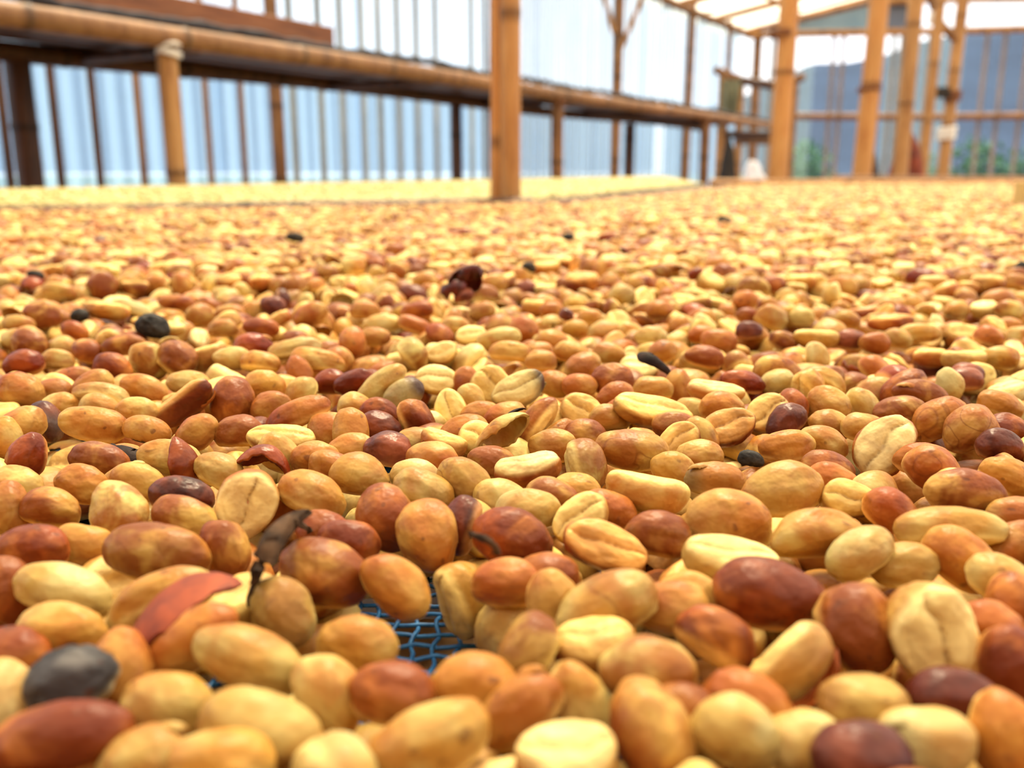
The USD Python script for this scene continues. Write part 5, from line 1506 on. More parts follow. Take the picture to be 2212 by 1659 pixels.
-865 3340 -53 215 -462 -753 50 37 25
978 2570 -100 9 -23 361 49 35 28
-621 3595 -45 -9 -991 30 52 39 29
-426 1334 -93 -165 -985 1 57 44 35
1846 3383 -49 -218 -172 394 57 35 27
-1207 2577 -68 454 255 397 58 47 33
-1412 2015 -34 56 -997 -2 47 40 28
1069 1786 -93 0 5 -996 57 45 36
937 3184 -59 683 324 -605 64 53 44
1424 2073 -87 992 99 -70 64 55 42
1141 1989 -93 982 177 -54 54 46 35
-1019 2149 -99 782 621 6 53 38 30
-1701 3158 -36 -351 853 373 53 43 30
216 907 -101 0 0 999 46 34 27
-337 839 -100 411 910 -5 53 36 28
1095 2348 -52 -119 -66 823 57 44 34
1694 2596 -21 -731 417 538 60 42 32
2207 3607 -66 -269 211 112 58 45 39
391 1073 -90 -41 -32 -795 60 47 39
-26 1817 -51 -240 -34 -763 56 35 29
104 978 -81 -1 460 567 50 38 36
-1475 2447 -27 -657 -520 513 57 38 29
247 2812 -96 -941 -335 10 55 42 32
1993 2796 -86 328 943 -21 66 56 44
-708 2706 -86 127 81 -898 50 34 26
639 1551 -87 -273 -494 177 49 37 25
727 1929 -52 -25 148 880 45 30 24
-2112 2881 -44 382 -479 -576 45 34 26
1529 2749 -44 -47 -57 -456 53 37 31
1948 2635 -52 -908 367 -190 54 45 33
755 3225 -36 48 -12 -760 47 33 26
-50 1213 -38 -364 -808 -328 46 32 25
-1100 908 -103 5 -12 -764 47 34 25
-149 1382 -91 -474 669 -464 59 39 30
-832 3150 -100 -9 -13 493 52 40 29
-1295 1742 -28 185 -944 -129 59 45 38
1049 1333 -93 941 335 -20 64 48 36
-247 1584 -100 10 151 -594 49 31 22
-218 1392 -100 197 -979 10 51 33 28
856 3111 -29 -91 -98 770 48 36 28
-272 601 -85 -84 -467 -704 51 43 32
1204 1498 -95 -323 926 165 53 37 28
1317 2194 -49 174 257 912 61 47 38
1057 1737 -47 52 279 -899 54 41 33
113 1073 -98 -210 -977 1 58 38 30
-973 3247 -27 122 -52 421 53 43 32
547 824 -30 669 -631 -380 58 40 29
-868 3072 -92 -967 250 -32 56 42 37
1419 1963 -40 -215 549 -638 47 38 32
526 3604 -80 817 -302 484 50 38 26
-1051 2408 -9 -542 422 438 54 45 34
1045 2590 -46 -265 -436 -135 47 36 26
1042 2747 -93 -104 104 250 53 38 28
-903 3239 -94 37 4 441 54 37 35
869 3447 -94 -12 17 593 54 39 35
-1289 3271 -31 -8 87 470 57 42 31
-1233 1924 -100 -13 -13 525 51 39 28
-466 1499 -54 525 -634 -322 54 37 29
-1158 1041 -46 169 -210 -933 58 47 33
-790 2406 -33 -603 711 -232 51 41 27
195 3154 -89 -808 64 -46 52 40 34
-276 2357 -45 335 -936 96 56 43 38
1550 2003 -98 46 72 -613 50 39 29
835 3377 -47 920 317 -16 62 39 25
772 1681 -79 454 -140 -650 56 51 38
-2269 3436 -40 -370 -922 59 49 41 32
-307 2405 -88 845 39 -348 51 36 27
-1335 2450 -102 8 10 -794 49 40 26
1649 2738 -84 20 -14 940 68 59 47
229 3180 -43 -340 -888 304 56 36 26
-334 1830 -97 -5 25 -966 54 41 32
-454 2051 -96 -323 945 11 46 36 33
1493 2332 -47 932 -20 -76 48 35 30
-881 2749 -69 -451 -154 574 50 31 26
30 1104 -104 -812 581 0 49 30 24
56 2499 -48 51 3 -254 52 43 36
1755 2134 -48 -707 643 290 66 52 36
-1055 1588 -102 891 -451 -15 44 33 25
617 1033 -58 165 -221 -546 42 32 28
-729 2004 -50 166 36 257 50 33 25
-55 3165 -50 38 -900 -97 61 37 29
738 1580 -80 -108 468 683 59 42 30
-752 2268 -99 995 -91 1 58 44 30
442 2684 -85 -526 407 237 47 38 28
1777 2757 -36 2 -597 259 52 45 37
-1840 2598 -46 221 -106 351 64 47 36
-489 831 -99 -7 10 461 53 39 30
900 1808 -93 -22 -87 -243 56 42 34
1763 2317 -47 -316 192 -76 50 40 37
1450 3100 -97 855 -516 18 51 39 31
2081 2984 -40 5 3 -594 51 39 29
-1334 1948 -58 -236 -197 -412 48 37 29
-479 1796 -92 -48 20 925 62 43 36
176 1856 -96 199 979 -4 52 44 33
749 702 -37 13 37 336 51 42 29
-633 2974 -102 -16 21 -830 46 33 26
474 1467 -96 5 18 -630 54 45 33
789 1958 -33 221 437 -859 53 42 29
1121 2122 -100 -10 19 -758 51 38 29
133 2079 -92 -17 16 -996 56 46 37
-160 1891 -88 -44 -214 -966 57 45 37
988 1261 -102 4 20 -194 43 31 26
-1097 1946 -90 4 8 301 61 48 40
470 2617 -39 -195 -174 293 47 38 28
-592 2751 -70 310 -218 -122 49 33 25
-687 859 -97 -210 976 -26 54 39 32
353 3191 -33 828 217 -494 47 39 30
-201 1301 -98 -245 104 14 42 32 24
681 735 -83 -389 -367 -593 47 34 31
-801 1276 -101 13 -12 717 53 36 27
-386 2579 -98 -2 -21 -116 52 36 30
1498 3417 -39 -113 300 -900 46 38 30
-836 2717 -93 522 -850 24 54 42 35
-1280 3343 -104 43 998 2 48 34 24
-503 2121 -88 -577 815 22 58 49 41
-1592 3477 -58 -3 193 -13 61 40 27
-815 1202 -73 -86 -479 -864 51 35 29
-570 1284 -94 8 4 63 62 48 35
559 688 -77 532 222 -236 61 49 34
229 3476 -38 -557 -828 18 60 42 36
566 1703 -95 0 18 973 52 45 33
237 3329 -40 -306 -445 -774 57 49 36
499 2136 -102 13 8 -847 52 38 26
1686 3585 -19 936 178 201 57 52 42
312 2435 -46 648 661 111 48 34 28
-50 774 -99 -609 792 5 57 43 29
-1141 1987 -55 -377 64 729 50 36 29
-1825 2955 -33 40 -161 -975 57 45 35
836 3593 -62 861 369 -75 45 31 27
-1233 2159 -58 -175 206 262 57 33 27
113 630 -95 -91 100 205 54 38 30
527 2634 -88 8 10 -330 68 47 42
-106 654 -97 -681 -731 5 55 42 31
-304 3097 -101 437 898 -8 52 37 27
1259 1944 -31 -151 -55 -915 49 36 32
-1382 2801 -53 -899 425 61 53 39 32
902 981 -104 7 8 -915 50 34 23
935 2629 -94 2 -8 -691 51 40 35
765 2337 -67 -111 -719 -622 57 47 34
374 2861 -50 257 -190 -253 46 28 20
-457 2835 -79 -337 567 -743 54 37 29
949 1127 -102 -13 -7 -895 50 36 26
306 1326 -85 487 589 391 55 42 31
-1349 3309 -84 380 -1 -328 59 45 38
-1199 2473 -86 922 200 281 61 40 30
-1253 2732 -89 168 732 574 56 37 28
-701 2104 -71 -72 -885 -379 54 39 35
945 1248 -36 321 202 858 53 37 29
-762 3298 -98 -1 -19 17 55 39 30
-1253 1871 -41 -9 229 808 49 36 26
280 3401 -29 -415 102 -899 60 43 36
-1078 2181 -67 -198 621 558 55 45 34
232 1303 -95 -1 2 -920 59 41 34
-1519 1742 -103 12 10 -990 47 30 24
411 3431 -103 -21 7 -224 45 30 25
-953 1388 -60 -296 324 -773 55 45 38
-1981 3233 -35 620 739 -230 51 36 25
546 564 -31 -534 20 -43 54 46 31
-1119 1506 -47 -405 -891 190 58 42 31
-806 1705 -95 375 -925 -25 52 43 34
1061 2444 -98 -4 6 -990 52 41 30
217 2966 -47 -197 191 -944 57 40 32
506 3283 -46 461 136 -690 46 32 23
-11 3463 -30 196 5 -960 56 40 33
1121 2231 -105 -906 -421 16 45 28 23
-215 2845 -101 -5 -16 -916 48 35 27
-592 2005 -54 156 -67 -164 54 40 34
-747 1240 -39 -191 -631 -180 47 38 27
-1267 1566 -43 -837 -506 -54 41 34 27
-1038 2000 -54 290 949 39 45 37 32
-1159 3083 -54 -257 -88 141 63 49 38
-463 629 -43 116 487 380 55 43 34
-1955 3167 -63 -254 226 -723 50 43 34
751 981 -36 -68 620 -644 47 35 30
431 747 -100 888 399 157 48 31 19
-578 766 -101 15 11 -809 50 35 27
1112 950 -44 424 -836 188 55 40 30
737 885 -94 31 -45 555 56 42 34
954 3260 -53 -46 -985 -26 61 40 31
558 1305 -103 -8 13 585 51 32 24
-1128 2148 -99 6 24 925 51 38 29
1436 3322 -80 -556 159 -44 65 47 33
515 1259 -89 405 272 -864 45 32 24
883 1326 -43 228 -385 -92 65 50 39
-1236 1804 -58 -614 -60 -124 55 43 33
281 1749 -40 -967 -195 -59 58 41 31
-1273 2889 -97 -6 -25 985 52 43 32
-1321 3565 -50 517 855 5 48 38 31
1296 2785 -61 397 -579 167 61 51 36
-1365 2368 -38 -220 53 551 57 44 33
-775 3573 -98 615 787 14 52 40 30
186 1571 -94 -802 293 -176 46 36 25
872 1403 -90 -65 100 990 61 46 35
-1737 2601 -42 -491 -9 235 58 34 25
-8 2909 -26 490 438 670 61 43 39
1308 1344 -62 35 840 -503 49 33 25
1751 2651 -58 -257 -888 -377 50 38 29
-731 3502 -99 100 73 -770 52 34 23
89 1948 -92 -899 371 -4 54 40 32
243 706 -101 -271 -961 0 49 37 27
565 939 -99 -857 513 -13 52 40 29
1347 2588 -29 -564 -590 -424 48 38 30
663 2168 -33 739 1 -584 40 28 23
589 3442 -43 -127 271 -418 50 34 25
381 1699 -93 947 198 -86 54 38 29
-515 2797 -91 -374 -694 549 51 38 30
892 831 -93 977 204 21 58 46 35
-507 1358 -100 809 -546 -119 45 32 26
849 2353 -94 -19 120 681 55 36 32
-1675 2018 -52 32 -941 -58 54 35 28
-138 765 -97 -3 23 120 53 38 31
-1105 2810 -102 8 4 -938 49 38 26
884 911 -81 -903 57 379 56 42 30
-1647 2955 -32 215 114 -649 55 42 29
635 890 -100 11 -5 -851 54 39 28
-58 2537 -96 611 38 40 48 33 25
448 3480 -85 181 280 -925 47 36 25
-561 2070 -49 -34 403 796 48 41 33
563 3171 -64 -427 -819 307 53 40 32
1540 1845 -31 829 267 -269 59 40 32
954 983 -34 310 -452 -122 51 39 30
-560 1029 -95 -288 -957 0 54 44 34
-2262 3113 -35 11 280 927 61 40 31
-1907 3231 -62 191 61 -414 54 38 30
-608 854 -64 193 -179 364 54 43 32
963 3055 -91 885 216 359 47 36 26
-506 1644 -103 388 -920 -5 48 33 25
397 3308 -89 884 463 23 59 48 40
81 2534 -99 15 13 -744 50 37 29
787 2911 -102 -912 -407 -18 50 33 26
616 1386 -103 -4 0 537 47 33 25
-815 2595 -89 453 15 -460 52 38 26
-2100 3301 -59 -840 -486 15 47 34 29
676 777 -31 -85 70 925 58 42 30
226 2623 -84 275 126 -625 59 39 33
-1083 3323 -35 -262 -217 -934 54 34 25
-732 3216 -94 -24 -42 -461 56 44 34
784 1485 -93 3 30 -980 54 43 36
-617 2239 -35 643 -375 -368 46 37 30
336 1778 -92 -31 11 -345 68 48 37
470 1783 -43 123 192 -972 52 37 28
391 814 -99 0 0 -449 53 39 30
-929 3024 -19 18 -27 29 54 41 32
535 1145 -96 -943 329 2 52 36 33
727 1115 -94 598 -798 -43 59 44 34
1765 3004 -82 -701 606 276 55 35 26
-1373 1840 -37 -169 243 -275 56 45 32
471 1102 -90 585 800 -80 55 42 37
179 1739 -76 -873 331 348 52 34 25
460 1907 -33 -13 -30 -50 48 41 32
973 3451 -94 11 -145 -116 51 40 30
-1453 3387 -39 -2 -981 -184 52 41 29
-409 2224 -75 52 532 -838 48 31 23
434 1577 -99 25 10 20 45 35 29
-984 2683 -105 -1 -8 -126 42 30 23
-356 567 -102 1 -1 481 52 34 26
-949 3541 -56 -845 -387 -290 51 39 31
-1313 1441 -102 15 -30 -899 48 32 26
2412 3406 -40 903 -246 -49 52 38 31
-989 1841 -98 17 -18 683 50 42 31
485 2340 -37 913 -233 -45 57 43 33
-1416 2720 -94 237 -970 4 58 49 34
1539 2437 -62 -191 296 -156 47 36 29
1360 1818 -93 482 -874 21 59 49 35
-323 2256 -59 714 -132 355 51 38 29
1728 2400 -40 91 194 959 53 49 46
-645 2323 -97 6 -3 -376 51 42 31
662 2346 -44 41 -96 -993 56 36 31
569 2762 -44 949 227 198 50 40 29
-845 2314 -35 -245 210 120 50 33 24
-650 1615 -99 925 377 11 52 36 30
1583 3430 -89 -454 -882 106 56 46 39
-591 2880 -88 262 -236 -656 55 44 36
1245 3065 -32 -846 -107 -439 47 38 28
1228 3223 -45 284 -905 -134 59 38 32
-1019 1527 -96 71 385 -918 50 33 25
744 3125 -82 -469 237 361 54 42 32
-1104 3278 -59 882 -179 -146 53 46 33
1226 2739 -49 -456 -262 458 58 43 36
-478 2244 -30 -67 173 187 54 43 40
688 3412 -56 58 428 -880 51 39 28
752 1094 -45 -51 162 -475 52 37 28
365 2112 -65 -834 -128 -223 45 29 23
1288 2701 -87 994 91 -26 61 52 43
322 2744 -85 297 669 618 55 44 36
-906 2561 -102 -953 280 -29 48 32 24
-459 3292 -30 496 760 135 55 46 35
-1068 3087 -66 265 238 -865 51 37 28
958 915 -65 168 -170 -356 52 37 27
1 549 -35 -166 395 10 48 38 30
-670 2472 -79 -412 422 -640 57 39 34
215 1764 -19 215 -356 -568 63 36 29
2303 3531 -28 -929 342 135 60 37 28
2080 3587 -32 91 51 -897 61 47 35
1003 2825 -62 901 -261 -113 49 40 31
1497 1735 -45 -178 273 944 63 53 38
-1049 1044 -40 -211 224 696 57 40 33
1081 1922 -79 -397 -772 -328 54 42 35
-1154 3345 -72 -235 234 -888 57 35 29
2257 3153 -28 599 701 374 49 37 28
-672 1761 -94 -235 908 -84 44 32 23
537 3099 -59 151 -145 951 52 36 28
-1058 1149 -87 -239 -532 807 60 38 31
-1607 3404 -58 234 908 273 52 39 32
440 2218 -92 -836 -545 -31 56 40 36
1242 2576 -96 10 0 -778 54 39 33
347 1129 -68 -162 285 450 54 34 29
878 746 -41 316 489 -349 53 39 30
-490 1066 -45 -750 -348 159 54 35 28
1341 1988 -56 914 349 183 61 50 38
41 2152 -98 322 946 -5 58 47 31
905 1520 -31 -926 -338 -145 47 41 31
-896 1337 -95 7 -10 734 56 43 33
-825 1360 -34 -722 -620 -95 55 37 26
-1105 2421 -76 29 290 -373 63 54 48
-1769 2657 -46 241 -116 -273 46 33 27
526 3137 -101 -760 648 20 51 37 27
-1282 2123 -95 349 -935 15 55 38 34
-761 923 -90 929 366 -19 64 48 39
-588 1940 -91 665 -210 -430 44 33 26
1027 875 -93 28 9 -914 52 44 36
-433 1085 -99 -1 0 945 49 37 30
-482 1569 -98 35 -10 -286 55 38 30
-107 1547 -90 -531 -846 -8 64 50 39
-717 2922 -78 -322 84 915 59 49 42
346 2218 -101 653 -756 -4 54 39 27
-14 2311 -80 921 38 264 60 50 37
-1060 2551 -86 -60 -8 124 55 48 44
847 2652 -70 175 393 860 58 46 34
-1415 2465 -89 -3 -57 -922 63 49 39
1330 3292 -42 54 -60 -991 57 38 30
1039 1062 -54 -433 121 -851 46 37 30
-1506 2331 -40 -562 -785 21 47 33 26
-1 1574 -71 -149 -595 303 57 40 33
-847 3503 -35 15 -127 409 59 38 30
1805 3612 -81 448 893 26 64 54 49
1206 3146 -38 987 -69 82 56 39 33
451 2299 -86 -700 -73 69 64 43 34
40 791 -98 -185 -982 0 57 37 30
-1148 3242 -98 -32 -4 -992 56 37 30
843 1144 -22 -286 912 200 54 36 28
1042 3240 -73 -529 216 -402 49 34 23
-1135 1360 -83 -697 197 687 46 33 27
1620 2250 -37 77 -186 526 55 41 32
674 1298 -28 -841 263 243 58 37 28
-1083 2884 -105 3 15 943 49 36 23
178 2237 -81 -123 906 310 63 45 34
-892 2649 -95 -926 374 32 58 46 33
-1387 2133 -79 -394 -366 816 67 45 34
999 2524 -21 -97 -200 -790 48 33 24
1169 2186 -100 35 73 -434 47 34 27
884 1667 -69 88 423 -883 50 33 25
995 1303 -30 748 -620 223 58 42 34
1945 2716 -90 -96 37 904 56 47 38
176 1978 -89 -11 -32 -996 59 46 40
-492 2715 -66 383 2 -808 49 35 26
240 1784 -91 -798 -599 -29 53 43 38
-1510 3108 -28 -301 139 96 39 31 20
313 2224 -32 -961 92 23 51 39 31
582 2298 -102 -11 7 829 56 40 26
959 737 -42 -107 76 241 57 44 33
1101 3509 -87 -17 23 -476 64 51 43
-1196 1555 -36 352 -883 -301 50 42 34
-744 2930 -23 938 -192 274 42 36 27
-1307 1881 -87 689 -708 -102 57 47 41
17 1913 -94 718 686 61 50 42 33
-730 2818 -45 962 -221 -145 46 31 26
-1016 899 -32 39 -324 940 56 39 30
492 2912 -61 283 315 491 51 33 24
-417 2658 -55 -574 28 -246 46 32 27
193 641 -97 1 2 712 54 39 31
1131 2486 -81 189 -443 -523 54 39 32
-253 2257 -99 -32 -8 -839 55 38 28
2219 3390 -85 586 -107 -672 47 41 33
-1649 2414 -41 -503 778 -159 58 45 33
1026 3052 -39 -69 -212 -973 54 45 35
1056 3369 -69 -96 -438 -693 50 37 26
951 1904 -92 -88 -187 223 52 35 24
-124 1274 -94 39 -34 -646 59 44 35
-1822 2710 -31 105 -124 -842 50 32 27
-1907 3490 -31 299 -215 750 55 42 35
-1437 2588 -96 -2 -22 -177 53 42 33
-84 3174 -102 -891 -452 -16 52 34 25
1019 3521 -101 -12 10 -817 49 34 27
782 2992 -105 -704 -709 -5 47 35 22
763 1995 -94 -798 -600 -16 57 43 35
-722 736 -36 304 -599 734 52 39 34
791 1147 -105 583 811 -8 46 31 23
872 1978 -103 899 -433 38 54 32 24
252 1441 -95 -543 -838 0 54 44 33
-1586 2025 -47 -141 925 349 54 50 40
-1204 1689 -99 0 -25 -72 47 34 30
431 1153 -53 -299 860 -398 60 49 37
-1005 912 -94 14 14 -721 62 48 35
-197 1959 -97 183 -982 -29 51 41 32
-1490 1831 -85 -363 -272 -890 51 43 33
1019 3399 -48 -369 -370 -302 50 37 30
833 1175 -73 585 543 565 57 39 28
-352 1288 -36 -913 236 -325 50 41 29
-1902 2995 -37 -666 -306 324 59 50 45
1948 3484 -41 185 91 -55 58 44 34
309 1239 -94 25 0 -999 57 45 35
365 549 -43 -366 -299 487 45 38 29
713 2694 -43 629 -387 -2 51 37 28
-801 2788 -47 113 -73 -488 60 52 37
-601 2204 -94 -23 -8 -943 66 47 35
1332 1455 -59 -250 -849 463 45 34 26
-244 3287 -45 166 -123 972 46 38 29
280 3222 -85 -213 784 475 47 39 33
-575 1865 -91 53 42 33 55 45 36
-618 3501 -34 869 -412 -223 54 41 33
1156 2956 -91 -15 47 284 53 46 38
-2111 3597 -45 964 -258 17 64 43 33
390 3581 -51 -242 41 -469 53 38 31
-2240 3604 -59 160 664 -602 48 34 30
-942 2332 -92 -23 -6 87 61 48 37
-1586 3141 -28 -161 -9 210 57 42 34
1232 2216 -80 -895 360 260 64 49 41
881 595 -33 559 702 439 55 40 32
2298 3444 -40 -295 -140 -622 65 54 39
-538 1973 -99 926 -375 22 50 41 29
375 2694 -54 -486 111 -844 50 37 28
-1371 2256 -24 111 -51 -888 53 38 27
1087 2128 -33 -95 827 539 51 39 29
-910 1850 -83 -105 -169 456 47 33 25
538 745 -99 997 50 -26 55 39 29
-752 3355 -42 15 -670 209 54 37 30
-517 2549 -62 841 154 184 57 45 36
-633 787 -33 141 -318 -882 54 41 29
-792 1286 -41 -548 587 -243 52 36 29
-1303 2393 -86 233 -695 467 43 35 25
874 2037 -28 359 296 751 56 46 38
-156 2608 -84 -145 -867 442 59 45 33
2008 3048 -38 13 998 21 55 45 35
1607 2719 -18 -5 -212 575 62 45 36
-689 2568 -67 305 -924 -47 59 50 32
-347 1135 -75 316 -159 833 51 31 24
399 2056 -35 120 -57 -188 56 43 34
-1701 2987 -52 44 -886 -272 54 38 30
1658 3040 -97 -3 17 373 57 40 31
566 1823 -35 125 -713 662 48 41 29
-515 2313 -97 0 -1 -21 51 39 32
1289 2288 -50 -61 -32 -705 53 41 34
86 3224 -30 995 30 -19 55 45 40
-1229 1339 -47 -786 -480 63 41 32 28
-1966 3315 -52 -121 22 -983 49 33 23
1472 1950 -99 -21 -4 -34 53 38 29
1144 3345 -88 -502 606 -483 58 43 30
-928 921 -84 -80 322 -223 50 39 28
75 2603 -71 -423 175 -865 51 37 26
-78 1666 -46 -215 133 -495 52 37 26
-805 2067 -71 -36 870 -268 53 39 32
807 1341 -101 -4 21 182 51 37 27
637 1311 -101 1 3 -216 54 40 26
1000 1391 -72 -984 -143 -23 53 39 25
-110 1703 -94 -203 74 -330 47 38 32
1182 2061 -28 980 94 152 52 40 34
1217 1840 -51 101 -322 624 60 44 33
-695 3069 -27 818 -429 375 50 40 34
-95 3514 -88 -31 25 -810 54 47 41
1791 3241 -71 276 -815 94 40 32 27
-111 2367 -47 -528 321 784 59 43 32
-294 1953 -90 -112 -991 -7 57 50 39
292 3261 -33 553 791 -256 50 35 29
-506 3084 -95 -4 42 -993 54 41 34
281 584 -28 -365 739 557 55 45 35
885 977 -56 261 -945 54 42 33 26
2281 3341 -60 7 -487 768 56 44 32
1183 1376 -31 878 -385 -260 39 36 31
1010 800 -78 -109 820 419 61 43 33
473 2412 -59 146 -341 -913 52 35 25
-148 1814 -87 812 -434 154 51 42 30
2351 3598 -33 -10 -5 159 50 35 28
984 847 -40 900 81 118 51 36 29
-608 937 -102 -12 -12 546 48 33 26
126 1636 -102 962 -268 25 46 36 26
-1644 2611 -63 8 -262 -508 59 36 30
-1130 2297 -49 -325 -885 184 64 39 32
418 1516 -89 -112 660 -708 46 37 29
752 801 -103 -11 -9 375 56 36 25
-1400 2830 -101 -976 213 15 50 33 27
-103 3363 -73 91 -227 878 57 44 32
1284 3102 -83 -414 429 -572 66 47 36
-374 771 -96 0 0 -286 56 47 33
94 1437 -86 283 -180 610 54 33 27
-381 3543 -22 84 -119 942 67 46 36
-908 3200 -41 -724 -676 107 51 36 27
2023 2722 -35 592 -772 225 50 39 32
975 1046 -91 -28 -6 -984 60 45 38
437 1404 -64 -122 869 474 58 45 35
761 2551 -38 -507 -322 122 42 26 19
-93 558 -42 730 290 278 55 39 32
797 2495 -76 82 -497 684 65 47 35
-442 2314 -32 -560 13 -600 51 40 34
-1025 3527 -56 -576 803 17 50 39 29
-866 1653 -98 468 -495 -528 48 31 22
1163 1121 -53 695 -567 -422 57 45 39
-2058 2872 -44 596 641 241 65 43 32
-902 2268 -99 -978 -203 -24 53 33 29
-381 1463 -103 892 -449 0 49 29 25
-1043 1797 -46 -996 -33 20 57 46 40
-412 2153 -98 19 -13 -537 54 43 31
-1858 2882 -64 183 -710 -189 61 52 36
-111 2218 -64 547 676 77 54 33 29
-702 3216 -43 -23 88 -898 52 31 25
1622 3459 -43 934 -351 -26 46 35 29
-1695 2114 -34 145 -153 710 54 50 38
-1221 3010 -95 920 -387 29 60 46 34
156 1632 -51 145 -98 -188 56 36 28
642 3209 -48 205 120 -332 57 40 33
892 3351 -100 -3 -2 464 56 39 28
-1460 1785 -29 193 -10 181 62 45 41
774 2144 -100 43 19 382 53 37 27
-1295 1485 -41 169 -49 865 58 46 37
815 868 -91 50 -917 -370 49 37 30
-114 2498 -60 196 -954 -209 52 34 27
-626 2947 -38 -89 -585 -803 57 49 37
-167 1228 -71 -833 215 -343 55 37 27
603 1847 -99 -1 75 344 52 37 27
634 2271 -62 -127 -102 851 47 30 24
890 1456 -50 119 -133 979 46 31 25
1234 2952 -55 610 -122 -757 55 50 39
-472 989 -89 947 282 117 62 47 36
-167 3443 -50 -13 101 -702 57 39 31
1422 1713 -54 681 -428 -361 43 29 24
458 2519 -62 449 -7 -561 55 41 35
-294 1637 -102 -7 14 455 51 37 26
-857 3269 -38 59 345 -563 47 38 30
1315 3513 -93 14 -40 -938 52 41 36
1667 3261 -47 634 -738 -180 45 30 24
-431 1638 -102 -11 -1 433 56 36 26
-568 3025 -95 -66 136 112 52 38 29
36 2265 -81 465 586 -42 52 38 29
36 3519 -60 -313 703 -522 50 38 31
1122 2890 -53 116 125 905 55 38 28
-632 946 -50 -8 35 -476 55 39 34
875 2129 -51 -509 823 -247 54 46 39
-1079 2961 -72 838 -75 -532 60 50 39
-693 3356 -84 555 26 546 56 40 31
-670 1257 -89 -860 219 63 52 36 25
-307 961 -33 841 537 51 50 40 30
-707 950 -44 -504 -775 168 51 40 29
-513 1238 -89 -94 597 -516 49 33 26
-741 2433 -64 39 57 -763 56 43 29
-681 1536 -61 -834 -362 381 52 39 31
1235 1670 -32 -674 -446 60 56 36 23
728 2548 -91 342 149 361 60 40 33
1093 2607 -87 -581 115 -111 49 28 22
1701 2932 -70 867 144 170 65 46 36
279 1171 -75 -746 419 142 66 48 37
-1782 2408 -53 -585 726 -58 56 47 37
314 3548 -45 -564 820 78 54 39 31
-1190 3182 -66 -864 -275 -401 50 33 26
1872 3177 -24 -862 -293 109 53 38 32
523 2711 -37 -658 2 -146 50 36 25
-1181 2282 -93 2 35 -62 55 49 35
1538 3200 -83 83 -24 980 64 54 46
-808 1070 -98 -9 25 354 52 40 30
621 2640 -75 215 -342 732 63 49 40
491 3474 -31 -548 743 377 57 45 32
-1236 1406 -67 684 719 118 44 31 24
-1016 1721 -65 -433 -686 582 48 32 26
1246 3463 -93 -36 198 -526 53 41 30
-1535 2414 -36 -43 226 470 65 43 29
-1174 1761 -98 -16 18 -657 51 41 30
-1686 3585 -83 -191 186 548 62 47 33
-180 1610 -103 993 -112 0 45 33 25
1572 3119 -48 -197 286 -843 56 38 29
-1206 1217 -39 -28 30 234 49 41 34
-807 982 -24 -285 63 -776 52 35 27
1147 1910 -104 -19 -14 802 41 30 24
97 3114 -84 -345 667 -587 55 42 32
1232 1538 -29 493 248 763 53 37 26
241 780 -104 -876 480 0 44 37 23
745 3373 -39 335 -933 62 57 40 32
86 2844 -100 17 6 -891 52 35 28
1379 2498 -45 -769 -602 -41 48 33 31
-959 1107 -86 -395 274 -866 53 38 28
926 2053 -64 -625 -641 -441 50 30 21
1530 3589 -44 -183 -963 95 54 46 36
2173 3458 -46 -259 -630 519 56 42 32
-598 2484 -41 -276 -310 238 62 43 32
191 2048 -58 -930 1 287 54 39 32
528 2504 -82 627 -573 401 49 35 29
1717 3146 -94 143 10 -891 53 37 30
1617 2056 -41 -970 217 -61 60 51 34
1548 2384 -29 691 -98 474 55 37 27
994 2491 -81 595 510 522 59 46 34
416 618 -44 -93 -6 -968 52 39 27
58 938 -99 -33 15 -426 50 37 29
-1347 2340 -93 -43 117 -961 54 42 34
1375 2341 -47 202 -190 668 50 34 31
-923 1248 -86 -188 -870 -410 51 41 33
-1185 3382 -102 -813 -580 4 49 34 25
-1097 952 -35 -643 718 -27 55 47 39
-653 1469 -38 476 -273 146 49 42 33
-1467 1595 -66 -145 326 709 63 53 41
218 1051 -47 -838 -325 92 51 34 26
-810 714 -28 362 -777 -430 56 49 39
-353 678 -102 -2 -5 976 50 34 26
-2088 3117 -39 -22 262 477 59 41 34
54 2915 -87 911 -162 -53 57 46 34
-1913 2598 -24 -777 -552 -261 50 36 24
-1605 2254 -36 248 84 731 63 52 45
1290 1417 -92 -10 -22 -276 59 45 37
-1309 3428 -28 -526 759 351 49 36 28
-11 630 -47 475 -837 -264 51 42 31
-840 1116 -60 -384 -33 537 51 45 39
-1632 2701 -86 363 413 221 54 32 24
-1907 3594 -84 -456 801 -248 44 33 23
-305 951 -92 9 -31 296 59 45 37
-730 1080 -83 938 -80 -293 53 39 33
-402 3004 -39 718 -672 -75 57 42 29
-1624 2727 -24 700 691 173 55 42 30
379 2263 -66 769 -114 -418 43 31 27
-1075 1950 -28 966 -233 -104 50 35 31
-629 1182 -101 -149 -988 -7 54 40 27
-1984 2830 -22 -766 -633 -2 61 46 35
-556 1443 -105 -20 4 53 45 29 22
-400 2915 -108 6 8 -633 39 30 19
1126 2271 -29 465 14 871 51 36 28
1214 1767 -92 85 719 -688 44 35 30
-2334 3488 -28 -319 -146 924 50 40 33
1399 1720 -101 -985 164 17 51 33 27
1838 2779 -58 -53 50 -181 48 34 25
-395 2501 -95 570 820 10 54 46 34
41 1785 -86 8 -14 -163 60 56 44
564 623 -78 -226 -599 -759 62 47 33
-1567 2171 -39 7 -117 313 55 38 29
-322 1530 -95 -168 -985 -1 56 43 33
1042 1253 -60 984 4 1 56 44 28
-414 1824 -85 -304 -629 583 51 39 32
1080 1543 -100 -991 126 25 48 36 28
1176 1911 -38 -275 -269 -842 55 43 30
314 2538 -52 -197 335 -897 55 40 32
446 1278 -86 634 -616 -466 51 40 30
